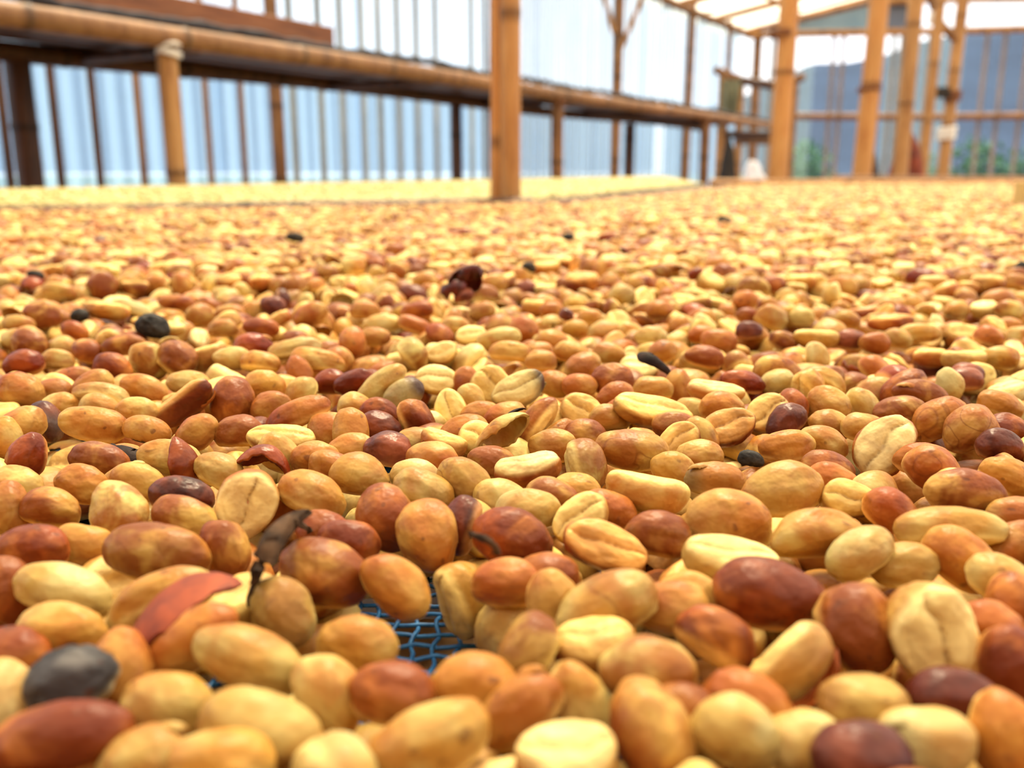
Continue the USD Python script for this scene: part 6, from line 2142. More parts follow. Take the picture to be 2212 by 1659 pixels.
-1161 1295 -64 -16 -939 319 60 46 34
-199 2824 -42 -190 -362 136 48 34 30
-948 2181 -100 -21 -9 -115 47 34 28
-879 2880 -48 -642 -146 -122 58 41 32
-266 690 -98 931 363 -1 53 39 30
606 1102 -98 -617 786 -11 49 36 31
-166 2269 -101 -4 -30 982 50 33 26
-731 1023 -26 -41 -364 -696 50 34 26
504 1598 -68 -262 -205 937 53 37 28
-552 2431 -45 -490 4 581 59 47 38
-490 2984 -98 11 12 847 55 41 30
-482 1675 -31 -106 -59 669 49 33 23
-651 2069 -31 947 149 -263 55 48 37
957 2801 -100 14 9 995 51 37 29
960 2764 -40 35 -292 672 60 47 37
381 2172 -66 196 335 -607 63 40 34
961 2330 -103 -949 309 -10 45 33 25
-777 1004 -97 57 11 -980 48 38 31
882 3116 -88 -756 653 7 66 53 42
-939 2738 -57 -324 -429 19 43 32 26
1081 3435 -40 314 240 -532 53 38 32
49 1133 -61 -187 -853 327 50 33 25
-580 2808 -44 -123 311 618 43 28 23
1250 2345 -54 121 600 -409 42 31 26
1231 1342 -97 953 301 6 50 39 32
698 2028 -25 394 648 -641 53 43 35
-1004 1126 -25 938 -341 25 54 45 34
-627 1928 -29 -921 -362 -118 61 55 42
80 1671 -63 -619 -13 232 53 34 30
-966 1612 -38 -227 57 -729 48 42 33
599 786 -75 -477 -379 748 54 42 33
-254 2634 -53 -455 535 648 54 34 28
-1787 3544 -39 420 -138 -894 66 55 39
-976 2516 -93 188 16 901 51 37 31
730 3345 -93 -35 -22 -844 56 46 35
1343 1517 -50 -475 -203 5 63 45 30
585 2177 -44 -454 -832 291 60 44 30
53 3287 -78 435 154 -516 61 45 33
669 1890 -33 -805 -79 291 52 31 22
1106 1062 -37 895 -421 -98 59 39 33
-365 2304 -61 -45 591 -767 56 47 38
1805 3070 -29 -194 -121 -544 57 47 31
1254 1456 -37 354 832 -402 58 44 34
373 3045 -55 2 -829 502 52 33 27
-1105 1231 -73 199 832 349 49 39 31
-144 2885 -96 -31 29 -638 59 43 33
-59 2031 -94 9 -42 -971 48 40 34
775 1833 -98 -9 -26 925 49 39 30
-400 1740 -76 -159 -787 394 56 42 32
-707 1129 -38 860 -314 396 50 37 27
1539 3287 -96 -5 -28 997 55 43 33
1617 2362 -46 -94 985 -141 61 42 30
-147 1618 -42 193 -637 -624 62 42 28
-1412 2384 -102 0 -5 84 52 40 26
-813 3345 -87 -378 710 -553 52 41 32
-544 2953 -52 242 232 657 49 35 30
-2098 3394 -50 -181 526 545 64 51 41
1485 2063 -24 370 -409 -130 52 37 25
141 1265 -88 -431 30 402 53 38 30
-1599 2888 -31 -379 862 -93 55 42 31
-1003 1961 -97 911 410 -20 53 42 32
486 3063 -100 -8 -2 -673 57 42 28
1020 1871 -97 -695 718 11 59 41 32
-1656 3080 -36 -822 486 274 44 30 22
-213 3150 -91 347 -32 -486 55 37 30
-1530 2258 -77 444 -339 438 54 43 36
-1476 3181 -93 -14 56 249 61 43 35
-1229 1934 -45 -125 -375 915 52 36 26
2155 2915 -46 -365 792 210 58 40 33
-355 1026 -100 -232 -972 2 58 43 28
-247 3473 -99 -816 -576 -15 51 39 29
-1966 3456 -41 533 777 302 53 36 27
374 2536 -99 45 7 -985 45 34 29
1672 3153 -59 -37 -226 -94 57 34 29
-798 3435 -79 -534 -140 569 59 47 39
809 3080 -79 -417 432 -461 51 43 32
1467 3475 -56 20 131 -652 49 41 29
85 2228 -99 11 -22 -775 52 38 29
552 2098 -71 639 292 290 60 46 39
-2380 3341 -36 55 -480 320 53 42 36
1491 2602 -39 149 3 -888 48 34 28
419 3086 -99 -19 -17 -755 49 35 29
23 1470 -81 303 -858 396 47 35 31
1594 3204 -31 -220 147 -868 57 37 32
545 1630 -100 0 -17 -84 51 37 28
728 900 -31 -846 523 -90 49 36 28
551 2934 -39 -969 127 181 57 45 32
-1295 2850 -47 337 176 845 54 37 30
-1330 2712 -95 2 -13 347 49 38 34
1066 2535 -89 12 -25 -864 63 48 40
-1272 2515 -94 -41 -2 -997 54 45 35
-1021 1574 -59 429 -879 54 56 36 26
137 3164 -32 531 611 -345 54 41 29
-1439 1932 -82 282 -364 -519 53 47 42
569 3344 -36 238 103 -128 49 35 28
-257 1791 -84 -429 50 823 50 38 34
-490 903 -82 -437 -262 37 53 44 28
16 891 -101 513 857 -14 45 31 27
735 3578 -38 -982 -91 156 49 43 34
-712 1779 -65 317 -165 261 44 33 26
-1707 3417 -86 -120 798 587 54 38 29
163 786 -92 628 777 0 58 45 37
-1228 2482 -33 -195 -169 879 59 45 36
-1562 3429 -100 4 -30 191 52 35 28
656 2826 -92 247 -46 -664 53 38 31
726 978 -97 -780 -623 19 56 41 32
1083 2846 -94 -948 313 23 68 46 34
-1686 3235 -66 781 318 142 49 45 36
-552 2352 -36 209 169 -318 44 31 25
-1502 2852 -98 -1 -15 -284 55 42 31
-762 1154 -75 240 -524 -650 53 33 24
681 3071 -47 -247 -137 -793 51 42 30
-713 2352 -89 474 396 492 56 39 33
-1120 1636 -101 -994 58 78 48 37 25
-153 1813 -29 644 -738 157 44 34 25
-444 1972 -96 -830 -555 -31 53 39 32
1038 3509 -33 -178 373 745 53 37 27
1780 3503 -85 272 -251 660 51 37 30
-20 1656 -97 4 11 942 55 41 32
-898 1059 -92 -21 103 197 55 42 36
-593 1363 -94 5 0 -997 59 45 35
-1360 1469 -70 -132 297 432 50 40 31
468 1023 -85 261 349 -898 59 41 30
157 2449 -88 819 452 300 64 38 32
1821 3461 -40 81 50 -250 54 39 30
900 3031 -72 395 297 -508 55 38 29
516 2796 -22 65 -220 -623 47 38 31
1200 1771 -27 -12 -226 -373 50 38 31
-709 1650 -56 280 -370 828 52 37 27
1311 2609 -97 -25 17 823 55 42 32
-1040 2136 -35 -85 493 -826 49 29 23
253 2895 -98 2 -1 942 56 36 30
154 3438 -31 355 -443 822 55 39 33
408 2048 -95 18 -10 -284 57 43 34
-1830 2508 -44 16 -162 -966 56 47 41
-1516 2773 -94 -24 6 977 56 43 35
1903 3114 -57 86 -104 646 54 36 26
303 2586 -96 -73 -7 -994 53 39 31
-485 566 -68 -308 301 121 55 40 31
-741 1561 -94 -978 200 41 52 43 34
-1797 3092 -53 920 371 120 55 38 31
-630 2653 -39 27 12 37 46 36 28
499 1538 -89 -431 -54 -587 50 35 25
-250 1462 -93 261 964 2 56 46 36
19 2589 -97 -3 5 -717 54 44 32
1107 3285 -44 554 -820 4 43 30 21
-1136 2077 -47 853 -484 -184 57 39 34
207 2155 -91 899 434 -5 63 44 37
-556 856 -101 701 711 21 45 35 27
-42 1277 -95 97 -152 -833 58 42 29
-1544 1877 -75 -286 -462 -276 54 39 29
1683 2693 -27 239 -111 747 50 36 32
1043 2133 -101 -7 -18 998 50 34 27
-381 3097 -103 -193 -980 20 44 31 24
413 2472 -102 724 689 -5 51 34 25
-101 3413 -12 -127 117 585 62 53 39
-56 2184 -92 12 15 680 59 47 37
223 1537 -33 -526 574 -401 62 45 34
-1160 1838 -39 -287 -397 860 58 42 31
1402 1602 -42 -164 -259 794 50 34 28
46 1030 -102 -1 0 -998 50 36 26
-296 2156 -66 22 -931 -281 48 35 27
1052 2655 -105 19 5 -105 46 29 23
-492 3536 -24 311 -414 -839 60 46 38
-227 2194 -74 -845 464 206 57 38 28
2035 3387 -50 -165 -82 -975 57 43 32
-1216 1477 -33 -367 862 40 48 35 26
1181 1599 -34 -27 225 -532 53 42 36
-364 2009 -95 -39 -2 67 52 39 34
-964 2231 -52 -338 254 892 59 50 40
-164 514 -23 -829 403 -315 67 51 40
114 707 -95 988 148 0 56 43 33
681 1057 -34 -739 -31 326 54 41 32
145 2934 -96 -120 992 -6 52 40 33
1296 1855 -52 -14 67 378 54 34 29
-257 2336 -100 -179 983 -21 53 37 28
-76 1365 -89 20 11 576 61 51 40
441 3174 -34 920 71 217 53 38 31
21 1709 -79 558 272 -469 53 40 33
970 1629 -55 -341 -147 826 59 46 34
487 2568 -85 -268 -322 899 59 43 32
-878 2812 -20 93 934 -114 54 43 40
-996 3074 -87 115 -345 -922 58 40 29
-501 2888 -91 25 5 331 63 51 38
-474 1421 -93 -633 -737 -75 53 35 25
-62 2601 -97 1 3 -365 51 43 31
-1446 2787 -81 -673 -19 -689 49 37 31
-1990 3387 -33 133 70 -784 43 31 24
-142 3132 -72 -488 -287 649 53 42 35
2074 3221 -21 77 214 541 61 49 41
-738 1843 -55 242 -393 -735 52 44 35
520 2007 -45 -46 8 756 54 40 31
-1967 3367 -95 14 -16 613 54 42 34
-904 1154 -96 502 844 -117 45 31 27
1143 1388 -86 141 -987 -28 53 48 43
1298 1681 -78 -422 435 -633 58 46 39
1833 2460 -34 838 -134 401 52 41 33
-115 2666 -57 -784 -616 26 55 45 32
1120 2352 -102 -898 -437 -12 45 35 26
-458 1712 -98 996 -71 -4 51 41 30
-205 2767 -95 -501 864 5 54 38 34
-598 3277 -35 -195 -714 -561 63 48 32
113 3495 -60 327 -152 -50 58 46 33
-1730 2763 -56 -310 -6 -694 57 45 30
1804 2350 -16 110 429 757 48 40 31
879 1399 -21 887 -3 -31 53 39 34
648 3480 -45 -920 262 -52 58 44 30
1468 3081 -50 91 111 -73 46 31 24
-1247 3062 -36 -192 363 -599 54 39 33
-1251 2409 -104 -879 474 -4 47 31 23
770 1406 -81 272 -353 862 55 48 38
530 1289 -25 385 -562 731 47 40 29
664 2003 -94 632 -774 -16 67 45 35
1509 2935 -89 -894 240 258 50 35 25
-1416 2646 -85 -418 -559 -675 47 36 29
1216 2655 -33 -761 -575 -288 51 36 26
-172 1730 -47 406 724 -555 54 40 32
2391 3540 -40 -265 163 949 60 41 34
-1156 3394 -23 -982 -150 30 58 46 34
-2150 3212 -50 -656 -24 452 48 37 28
730 2859 -71 345 591 248 47 35 28
325 710 -95 876 -481 0 50 45 34
-472 1180 -94 -689 -724 7 53 40 35
-585 1620 -70 259 578 -89 59 38 34
-84 2802 -51 -963 34 -152 53 40 32
822 983 -28 -4 144 876 47 34 26
-1021 3371 -35 -84 131 499 52 35 29
1064 1367 -36 966 218 -96 56 45 33
139 2516 -36 -617 145 138 50 41 34
-1521 2779 -8 -442 -457 -762 55 46 41
-655 1019 -69 -982 92 90 51 35 23
167 3567 -65 756 399 198 46 39 32
667 3324 -29 932 -329 142 57 40 33
-895 1987 -91 5 -10 970 56 43 39
1716 2518 -75 -718 -478 -404 58 43 36
1095 1290 -70 82 -767 340 39 29 21
726 2196 -52 113 -55 -211 66 47 36
133 1781 -97 16 27 -510 48 40 32
973 2929 -74 730 -46 621 49 34 29
-281 2934 -97 -965 259 1 52 38 31
884 2323 -50 636 -690 -200 56 39 27
-399 3291 -65 -118 849 -449 55 43 33
-374 1601 -95 -13 44 -900 57 42 33
616 2068 -85 234 -564 -775 60 41 35
-1171 1418 -32 -428 786 -250 63 47 35
-412 849 -86 286 -229 435 52 37 30
681 1398 -98 2 3 727 52 36 30
888 1239 -85 977 -208 -2 63 58 46
-1135 3032 -98 956 -290 28 55 41 30
208 3401 -28 317 -281 701 52 35 28
-842 2358 -94 -7 -2 824 68 45 35
1068 1014 -99 768 638 0 51 37 29
962 1983 -100 -13 3 982 58 34 28
-1126 1658 -40 167 -347 585 46 30 23
-814 1364 -95 -947 -317 -8 53 40 33
-363 3155 -66 -216 -501 527 52 44 37
-1926 2889 -67 -209 615 -456 53 49 39
505 2366 -96 339 940 19 57 39 32
-1549 2838 -54 806 508 280 50 40 33
1061 1549 -36 11 -196 -225 65 44 38
-1217 3324 -33 391 829 208 61 44 33
-1459 2975 -36 -350 16 -903 53 44 36
1057 1212 -100 715 -697 24 52 35 28
824 2423 -99 160 911 -346 45 27 20
1984 3556 -52 -242 946 74 53 38 30
-1252 3185 -32 -955 -88 -175 50 30 23
1328 3146 -40 -335 197 -748 47 40 34
-1157 1555 -97 13 22 -494 59 42 31
-2187 3390 -70 -691 121 712 56 34 26
-1425 2498 -35 684 704 -50 50 36 30
-1501 2135 -49 -97 -149 503 56 38 31
-393 599 -42 326 24 -475 52 39 32
817 2912 7 417 -698 484 54 39 30
1275 3342 -34 798 389 256 62 47 31
915 2462 -95 242 969 18 65 45 33
-352 3080 -34 -266 -472 -778 59 40 34
1468 1804 -83 -397 351 -843 58 40 28
-1007 1411 -99 -594 -803 22 51 38 29
697 2617 -98 1 2 -792 53 37 31
-709 3013 -96 19 -11 818 53 41 32
-1044 1658 -72 -784 215 -566 59 50 39
-1532 3396 -47 -33 248 -220 47 32 21
-965 846 -66 92 124 983 49 33 26
-451 3155 -90 264 43 131 62 49 31
-916 738 -40 114 85 568 61 49 35
595 2557 -98 -31 -998 7 52 40 30
-1756 3532 -93 -210 55 748 56 38 24
1042 2958 -39 225 -33 668 55 43 34
236 2455 -98 -10 -26 -373 57 36 30
-623 3335 -41 835 457 -103 53 37 26
-58 3019 -88 15 10 -82 61 49 41
-1408 3120 -87 -683 218 -190 53 43 29
-461 1942 -45 84 55 -874 62 39 31
572 2296 -39 -418 131 551 53 37 33
1677 2334 -83 -278 669 685 62 39 33
-1515 2912 -18 151 151 -37 51 39 31
1566 1918 -53 821 -254 -338 55 41 33
129 2977 -48 -62 -115 -881 50 37 33
-1445 2379 -54 -431 890 -102 51 45 31
327 1958 -104 963 267 -2 46 31 23
-1205 1747 -29 364 11 -911 49 35 27
1053 1987 -97 -575 817 15 52 42 32
-869 2957 -48 -265 182 586 62 43 35
-599 1106 -94 176 982 -9 54 39 34
-208 1187 -99 -14 21 -121 45 35 29
1553 2871 -31 -42 -32 -461 48 32 24
"""), float)
# a settled 16 cm patch of beans that carries the layer on over the bed
TILE = np.array(rows("""
323 1171 -100 0 0 999 49 34 29
62 953 -82 -356 511 -50 54 40 32
1509 193 -100 0 0 -42 50 36 28
816 910 -85 496 -470 28 52 38 30
521 203 -55 77 992 80 47 36 27
936 1066 -97 7 -13 491 48 37 32
249 1568 -104 0 0 655 44 34 25
1352 568 -99 4 9 -394 50 37 30
248 786 -97 367 929 -8 53 41 32
1249 306 -105 -961 274 0 51 30 23
129 405 -98 0 0 98 56 39 31
779 989 -94 -13 12 744 55 43 36
1273 169 -99 862 505 0 59 39 30
480 581 -97 85 -995 0 56 39 33
598 280 -98 -2 10 148 48 37 31
696 869 -102 863 -503 5 54 33 27
1557 1026 -98 78 996 -1 52 38 31
1134 1223 -90 -552 -194 190 58 41 32
573 928 -100 941 -335 9 49 40 29
522 300 -99 -76 996 0 50 38 30
763 356 -67 -110 -75 595 46 32 24
892 604 -85 -201 571 193 47 39 32
353 247 -101 0 1 220 50 36 27
968 1328 -56 -202 -958 127 49 37 26
227 501 -78 567 349 -222 59 40 33
668 130 -45 -19 -3 891 61 45 36
960 1251 -59 -941 -333 20 56 43 31
686 1408 -96 989 142 0 48 42 33
1087 138 -105 0 0 993 44 34 24
309 1479 -65 -64 38 -996 51 35 28
9 1448 -75 121 -546 506 62 41 25
600 1469 -61 -175 976 -71 55 39 29
986 1450 -99 0 0 -914 54 38 30
576 699 -83 616 557 551 58 41 34
39 1377 -102 0 0 -255 49 34 27
612 207 -98 -7 11 566 53 42 31
929 460 -99 968 -247 15 56 44 30
1507 1324 -96 1 -2 463 59 42 34
1255 330 -58 -997 68 5 53 42 37
630 1399 -64 607 -511 -271 49 36 28
1186 1474 -50 -11 11 998 60 43 33
1353 1207 -39 -577 -815 -43 68 54 42
64 40 -89 784 -317 52 57 40 31
322 1489 -107 -564 825 1 40 27 22
1526 69 -74 -670 300 -648 65 49 38
26 1488 -100 170 984 -3 49 37 29
286 1434 -100 948 -315 0 58 39 30
936 832 -94 -20 -5 -974 54 44 36
732 1408 -49 80 155 760 54 45 35
100 651 -95 662 -748 3 54 43 34
1471 363 -97 171 984 -1 46 37 32
1534 1514 -44 29 43 276 60 48 40
545 899 -61 182 -30 -309 48 36 30
1025 187 -95 994 -100 15 58 43 34
409 304 -108 0 0 734 53 32 20
1255 939 -101 -999 -8 3 57 33 28
160 1239 -98 7 -17 405 53 39 32
1347 1337 -104 818 -573 0 45 31 25
398 552 -75 617 -144 535 61 49 38
934 1504 -97 -6 0 993 57 43 32
1263 658 -96 10 -14 539 55 40 33
236 1390 -98 0 -1 -290 56 43 31
894 523 -101 0 -2 203 44 38 28
777 851 -98 -177 983 0 58 42 32
1087 1587 -99 -11 -3 -968 49 37 30
1245 593 -56 33 -84 -895 50 39 29
792 134 -52 -773 -614 20 53 40 27
922 1003 -102 107 993 0 51 33 27
1132 1071 -94 -638 -769 -10 56 44 36
358 179 -99 -576 816 9 45 39 31
1207 1598 -44 110 46 493 66 44 36
25 1534 -55 833 546 53 56 43 32
542 163 -97 17 -1 994 56 41 32
1211 1147 -49 179 -81 -447 60 45 36
1367 120 -102 -4 5 549 62 36 27
733 13 -95 634 772 -14 55 44 34
1585 566 -100 8 -1 986 56 38 29
1552 1465 -95 -2 -1 -885 49 37 34
865 25 -101 228 -972 3 61 43 28
1277 1467 -96 14 -3 981 54 43 33
175 42 -107 0 0 657 42 31 21
467 259 -90 241 665 -677 50 33 28
863 1350 -103 3 -4 700 44 30 25
448 1397 -110 958 282 0 41 24 18
490 798 -97 -9 2 983 59 44 32
117 1286 -99 -353 935 3 51 39 30
634 740 -99 1 -5 216 50 39 30
1159 568 -53 22 52 52 55 39 28
1278 477 -103 -3 0 998 43 31 26
1364 1550 -99 13 11 -750 51 40 30
926 91 -94 -980 -195 -2 51 43 36
911 1447 -77 -607 313 388 57 40 28
1098 1436 -53 21 80 985 55 42 33
1068 37 -104 0 0 -992 45 30 24
663 543 -97 2 2 -724 55 39 33
743 1150 -101 759 -649 4 48 32 28
1579 1153 -84 -603 -91 133 54 46 36
478 639 -86 -240 -712 -380 46 36 31
1095 1325 -98 -4 15 284 54 40 31
1068 1035 -59 20 76 -899 52 35 28
504 131 -48 852 426 291 54 41 37
1487 520 -62 -959 256 -50 49 35 26
1023 1530 -95 -1 -999 0 60 47 35
880 1556 -102 -882 -468 -4 50 37 27
138 1587 -100 -5 3 812 49 36 29
446 1303 -44 -67 35 -646 60 45 40
616 616 -96 139 989 -1 55 44 33
706 130 -97 5 7 -632 58 44 32
1474 1030 -101 0 0 -960 53 37 28
881 216 -108 0 0 -708 44 28 20
770 542 -100 -622 -781 -9 46 35 29
1542 957 -101 7 3 -930 54 37 28
731 495 -101 -176 -983 -2 48 31 28
981 1375 -102 -3 5 576 39 32 26
916 767 -106 431 901 0 40 26 22
474 59 -105 2 -5 383 43 33 24
1418 79 -100 -2 6 288 44 36 29
981 900 -101 -2 -1 -948 42 31 27
1052 380 -100 -1 0 862 57 37 29
937 220 -79 507 384 -719 55 38 29
849 364 -98 3 11 -236 54 39 31
201 1568 -59 797 1 550 58 51 42
1392 1033 -100 -176 983 2 55 36 29
479 1270 -99 7 -8 645 52 39 30
410 232 -79 641 103 678 57 41 32
1211 129 -100 7 7 -704 52 35 29
200 686 -94 -673 244 196 43 31 23
379 896 -102 -1 1 860 52 37 27
1176 1372 -103 0 0 405 53 37 26
719 215 -102 -798 601 5 46 35 27
1066 1472 -99 -1 3 261 49 35 30
212 443 -96 1 21 -3 54 38 34
1116 43 -65 40 -1 352 49 36 29
435 1045 -93 -950 309 11 58 51 37
565 763 -102 4 0 -996 43 37 27
175 639 -100 194 980 -2 49 41 28
333 536 -105 1 -1 742 55 33 24
1421 704 -105 971 -234 8 39 30 24
1073 455 -101 4 5 -601 51 36 27
1031 1126 -97 -7 -6 -725 52 42 33
289 645 -105 735 -676 1 44 28 24
767 1523 -66 -267 -960 -43 56 39 27
448 856 -102 6 1 -989 53 37 27
1481 672 -62 22 -4 875 51 39 32
521 1031 -101 0 0 938 49 40 28
1352 1145 -98 568 -822 1 56 39 31
27 897 -101 765 642 -12 51 36 28
1039 26 -57 770 -621 -58 51 43 30
396 1568 -97 -161 -986 -1 53 40 32
1246 1084 -98 -1 -3 -438 57 46 31
981 715 -96 -12 -2 -980 64 45 33
571 126 -58 -776 -618 13 49 37 25
1008 121 -100 0 3 121 48 35 29
367 468 -99 1 0 -897 56 39 31
477 1584 -79 563 633 400 58 54 43
533 1506 -96 -3 2 879 56 40 33
794 493 -53 -98 -963 -181 61 53 46
1466 751 -96 675 -735 13 52 38 33
1092 1510 -54 -134 -982 -111 53 39 32
400 1469 -54 -776 -622 60 59 40 32
438 1195 -102 -764 -644 -3 50 36 27
1590 827 -106 -693 719 0 48 34 23
1256 1000 -80 -648 -26 45 53 49 45
1399 1099 -102 939 341 -3 55 36 27
818 1440 -45 285 955 -23 68 53 49
423 425 -80 -559 -336 -313 55 44 39
1280 245 -76 -266 672 573 59 47 37
893 696 -46 -25 -2 -320 57 52 42
383 1121 -92 1 -3 274 59 50 38
1372 1224 -98 -80 -996 -2 55 44 31
1384 30 -58 -47 47 -658 49 41 29
1145 1026 -41 100 -46 -345 52 40 34
785 345 -103 864 -501 8 39 32 25
1121 208 -94 0 1 316 61 48 36
47 826 -102 517 -855 0 54 34 27
936 647 -97 0 1 -342 54 38 33
448 1115 -43 -652 754 -18 51 44 37
996 1205 -100 4 -4 701 55 40 28
614 804 -100 12 -4 945 48 35 29
737 1469 -100 6 -7 696 53 41 30
799 1355 -107 0 0 -991 49 29 21
1286 1315 -97 -493 869 3 54 38 32
1452 1249 -96 12 -10 759 57 42 33
214 1088 -101 -51 -998 -1 50 36 28
1438 1405 -63 32 29 -324 45 35 27
778 768 -99 3 -5 565 58 41 30
1013 640 -96 -14 -13 -699 54 42 34
1087 1405 -100 782 621 0 50 36 29
7 819 -66 44 -64 -909 49 31 26
1586 378 -104 4 1 -928 39 31 25
595 312 -61 -12 -231 -956 51 33 24
732 1136 -51 -939 335 -31 50 43 33
847 77 -60 23 -36 203 56 43 36
1301 59 -54 -363 930 -33 63 47 38
1299 529 -99 45 998 0 47 35 30
5 1218 -102 8 -4 901 45 33 27
58 120 -89 -3 7 314 60 48 41
849 80 -108 -1 0 -945 49 29 20
1415 12 -102 229 -972 1 49 35 27
1395 608 -103 235 971 0 51 34 26
484 528 -105 0 0 -998 52 31 23
83 1533 -98 -13 0 998 62 39 31
327 1359 -92 999 0 -7 57 44 38
1484 600 -95 1 3 -220 59 43 35
203 372 -98 809 -586 1 49 35 31
1412 1488 -103 -7 4 853 53 37 26
111 455 -107 0 0 -982 43 29 21
586 1351 -76 165 -750 -249 62 47 35
1009 957 -76 -81 754 401 60 44 33
289 838 -92 -565 476 -429 46 37 32
1197 598 -99 9 7 -835 52 38 30
194 85 -66 -20 -127 655 48 32 26
1235 436 -87 -231 -623 697 63 43 38
1225 518 -73 -136 724 501 65 48 40
1332 1280 -87 -317 468 325 46 35 25
1461 1088 -103 -419 907 2 50 35 25
195 1211 -53 106 166 -232 60 44 37
832 215 -83 -190 633 -146 51 42 31
1359 1461 -104 -5 2 937 48 33 25
640 1359 -106 681 731 0 39 27 23
1025 308 -98 -4 17 207 48 42 32
1490 1588 -78 -577 306 -343 59 53 44
1184 782 -102 1 5 -123 51 34 26
89 335 -97 3 4 -567 55 41 33
1444 432 -100 1 0 928 51 38 28
615 935 -50 -857 491 -136 57 44 31
1329 1400 -75 148 -617 -291 61 47 35
1073 708 -99 4 1 -968 57 38 31
1074 1367 -57 488 870 57 45 35 28
597 238 -52 -100 -21 71 52 39 30
861 859 -106 0 0 -197 44 27 22
1007 1598 -99 -66 -997 0 51 35 30
602 546 -105 0 0 -845 47 34 23
706 1534 -101 -4 -1 -948 47 37 28
1411 1158 -76 236 692 159 60 38 30
1321 1058 -96 13 9 -828 56 42 34
1373 487 -74 -461 -229 855 61 53 43
696 1335 -98 11 8 -869 54 41 31
1223 1330 -97 -589 807 7 46 39 32
347 908 -48 -103 232 -786 60 46 38
998 60 -101 0 0 25 51 39 28
1070 88 -85 -584 -330 -313 49 39 33
792 1045 -47 826 -520 7 60 48 37
361 1434 -98 1 1 -645 53 39 32
179 238 -99 0 -1 -84 54 34 30
113 522 -102 7 7 -712 43 33 27
1473 956 -100 0 0 550 54 39 29
1269 924 -56 77 39 -348 51 37 28
304 326 -105 281 -959 1 41 28 23
325 690 -81 -593 -447 659 56 44 36
907 323 -58 664 743 13 53 44 35
855 1481 -99 27 -4 986 53 35 30
958 158 -80 104 702 118 53 42 32
317 1241 -100 1 0 887 54 38 30
1224 365 -102 2 -11 210 43 34 27
576 1158 -95 -497 -866 -4 50 41 35
944 332 -104 949 -311 4 49 36 25
1456 58 -70 -928 -349 90 50 32 24
1058 580 -101 0 3 139 50 32 28
193 215 -58 -980 5 10 54 39 26
1517 1126 -102 556 830 0 56 34 26
447 994 -41 997 -14 1 55 43 36
1309 448 -55 52 -26 843 64 46 37
928 987 -49 61 6 16 66 51 38
1550 420 -77 -378 -484 -731 58 40 31
1160 712 -98 7 2 -934 59 41 31
1546 637 -97 -7 -22 -246 52 39 32
404 844 -48 29 -162 -957 54 48 41
1428 1214 -55 -850 430 -142 50 33 29
231 868 -96 -4 -2 -857 53 40 33
852 578 -104 -2 1 895 47 31 24
570 355 -99 6 -5 829 53 32 30
1588 485 -96 4 6 -553 62 45 34
525 347 -51 27 27 489 57 46 35
640 1559 -47 3 116 -588 62 46 38
838 1035 -99 -888 457 3 52 41 30
1127 1566 -58 66 53 943 52 37 27
1201 672 -105 -923 -381 -2 49 33 23
60 879 -64 13 9 741 46 32 26
1293 885 -101 959 278 -1 55 42 28
1479 1450 -105 0 5 -41 42 32 23
467 1350 -98 18 24 -861 46 38 31
1506 254 -72 173 706 96 58 48 36
665 326 -99 0 -15 45 52 39 30
971 1273 -104 2 0 -969 55 37 25
1357 844 -103 -37 998 0 59 37 26
1201 259 -81 480 -502 717 58 39 33
142 702 -86 451 9 857 52 35 23
1008 1471 -51 -17 70 225 55 44 32
221 94 -104 0 0 68 44 33 25
665 186 -92 -169 683 -503 49 35 27
534 41 -59 878 -445 81 64 43 35
613 1512 -100 -1 0 -988 52 38 29
804 1161 -104 981 -188 0 46 32 24
1396 1294 -101 -4 7 451 48 36 28
154 293 -101 -53 998 0 43 33 27
1563 1536 -100 -9 0 992 50 36 29
306 993 -66 -84 689 288 67 49 45
100 797 -97 -469 882 6 59 47 33
937 947 -101 -101 -994 0 48 35 28
600 431 -94 -2 -1 -950 53 45 35
1590 1350 -80 227 698 641 65 53 35
239 953 -97 518 -854 8 55 42 33
31 744 -74 633 -362 108 64 51 46
14 1584 -101 694 718 0 51 33 28
933 1204 -101 0 0 -701 47 37 28
316 773 -102 1 -1 531 49 33 26
656 1465 -100 2 -9 237 59 41 29
1528 844 -105 0 0 973 44 33 23
1087 315 -77 379 527 -51 60 37 29
776 424 -98 1 1 -470 57 38 31
727 298 -101 -482 875 0 55 35 28
377 95 -57 -736 -663 84 52 34 27
944 1558 -83 -238 -596 -670 56 36 28
491 967 -95 -2 -9 -239 57 45 35
1165 326 -78 -419 -550 -719 61 46 39
1130 753 -55 -43 13 -892 57 44 34
361 300 -84 826 -143 299 58 39 28
486 1499 -43 -15 -6 990 62 48 38
1143 545 -99 912 -408 2 45 38 30
1510 991 -49 -60 10 -375 68 49 40
89 1075 -97 -17 10 851 49 38 33
233 295 -95 552 -832 4 52 43 35
757 1312 -77 -153 -583 231 57 45 37
1039 138 -61 -95 130 -51 49 32 25
883 221 -70 705 707 20 50 32 25
702 994 -103 -262 -964 0 48 36 26
1084 648 -103 4 2 -920 50 30 25
520 48 -109 911 409 -2 39 26 19
1254 734 -100 0 6 44 53 40 29
1289 1243 -103 0 0 -987 50 37 25
460 1504 -100 -947 317 6 56 35 29
1265 1346 -46 -335 938 73 52 42 35
1365 909 -102 670 -741 5 41 33 26
152 885 -48 -995 -50 -21 66 41 38
160 1358 -91 -640 -271 227 52 40 30
922 1080 -49 -7 -93 -483 58 34 29
145 1037 -105 -918 -393 -2 53 33 23
1238 113 -50 96 71 367 55 46 38
1472 60 -108 0 0 -832 44 28 20
739 920 -93 913 -404 26 52 43 37
1269 583 -100 0 0 204 60 39 29
168 1434 -99 -848 -527 -12 55 39 30
1117 1537 -101 0 1 279 48 36 27
1187 960 -104 555 -831 2 51 34 25
1116 940 -97 -51 -626 -775 49 33 24
621 369 -81 -126 772 128 50 36 28
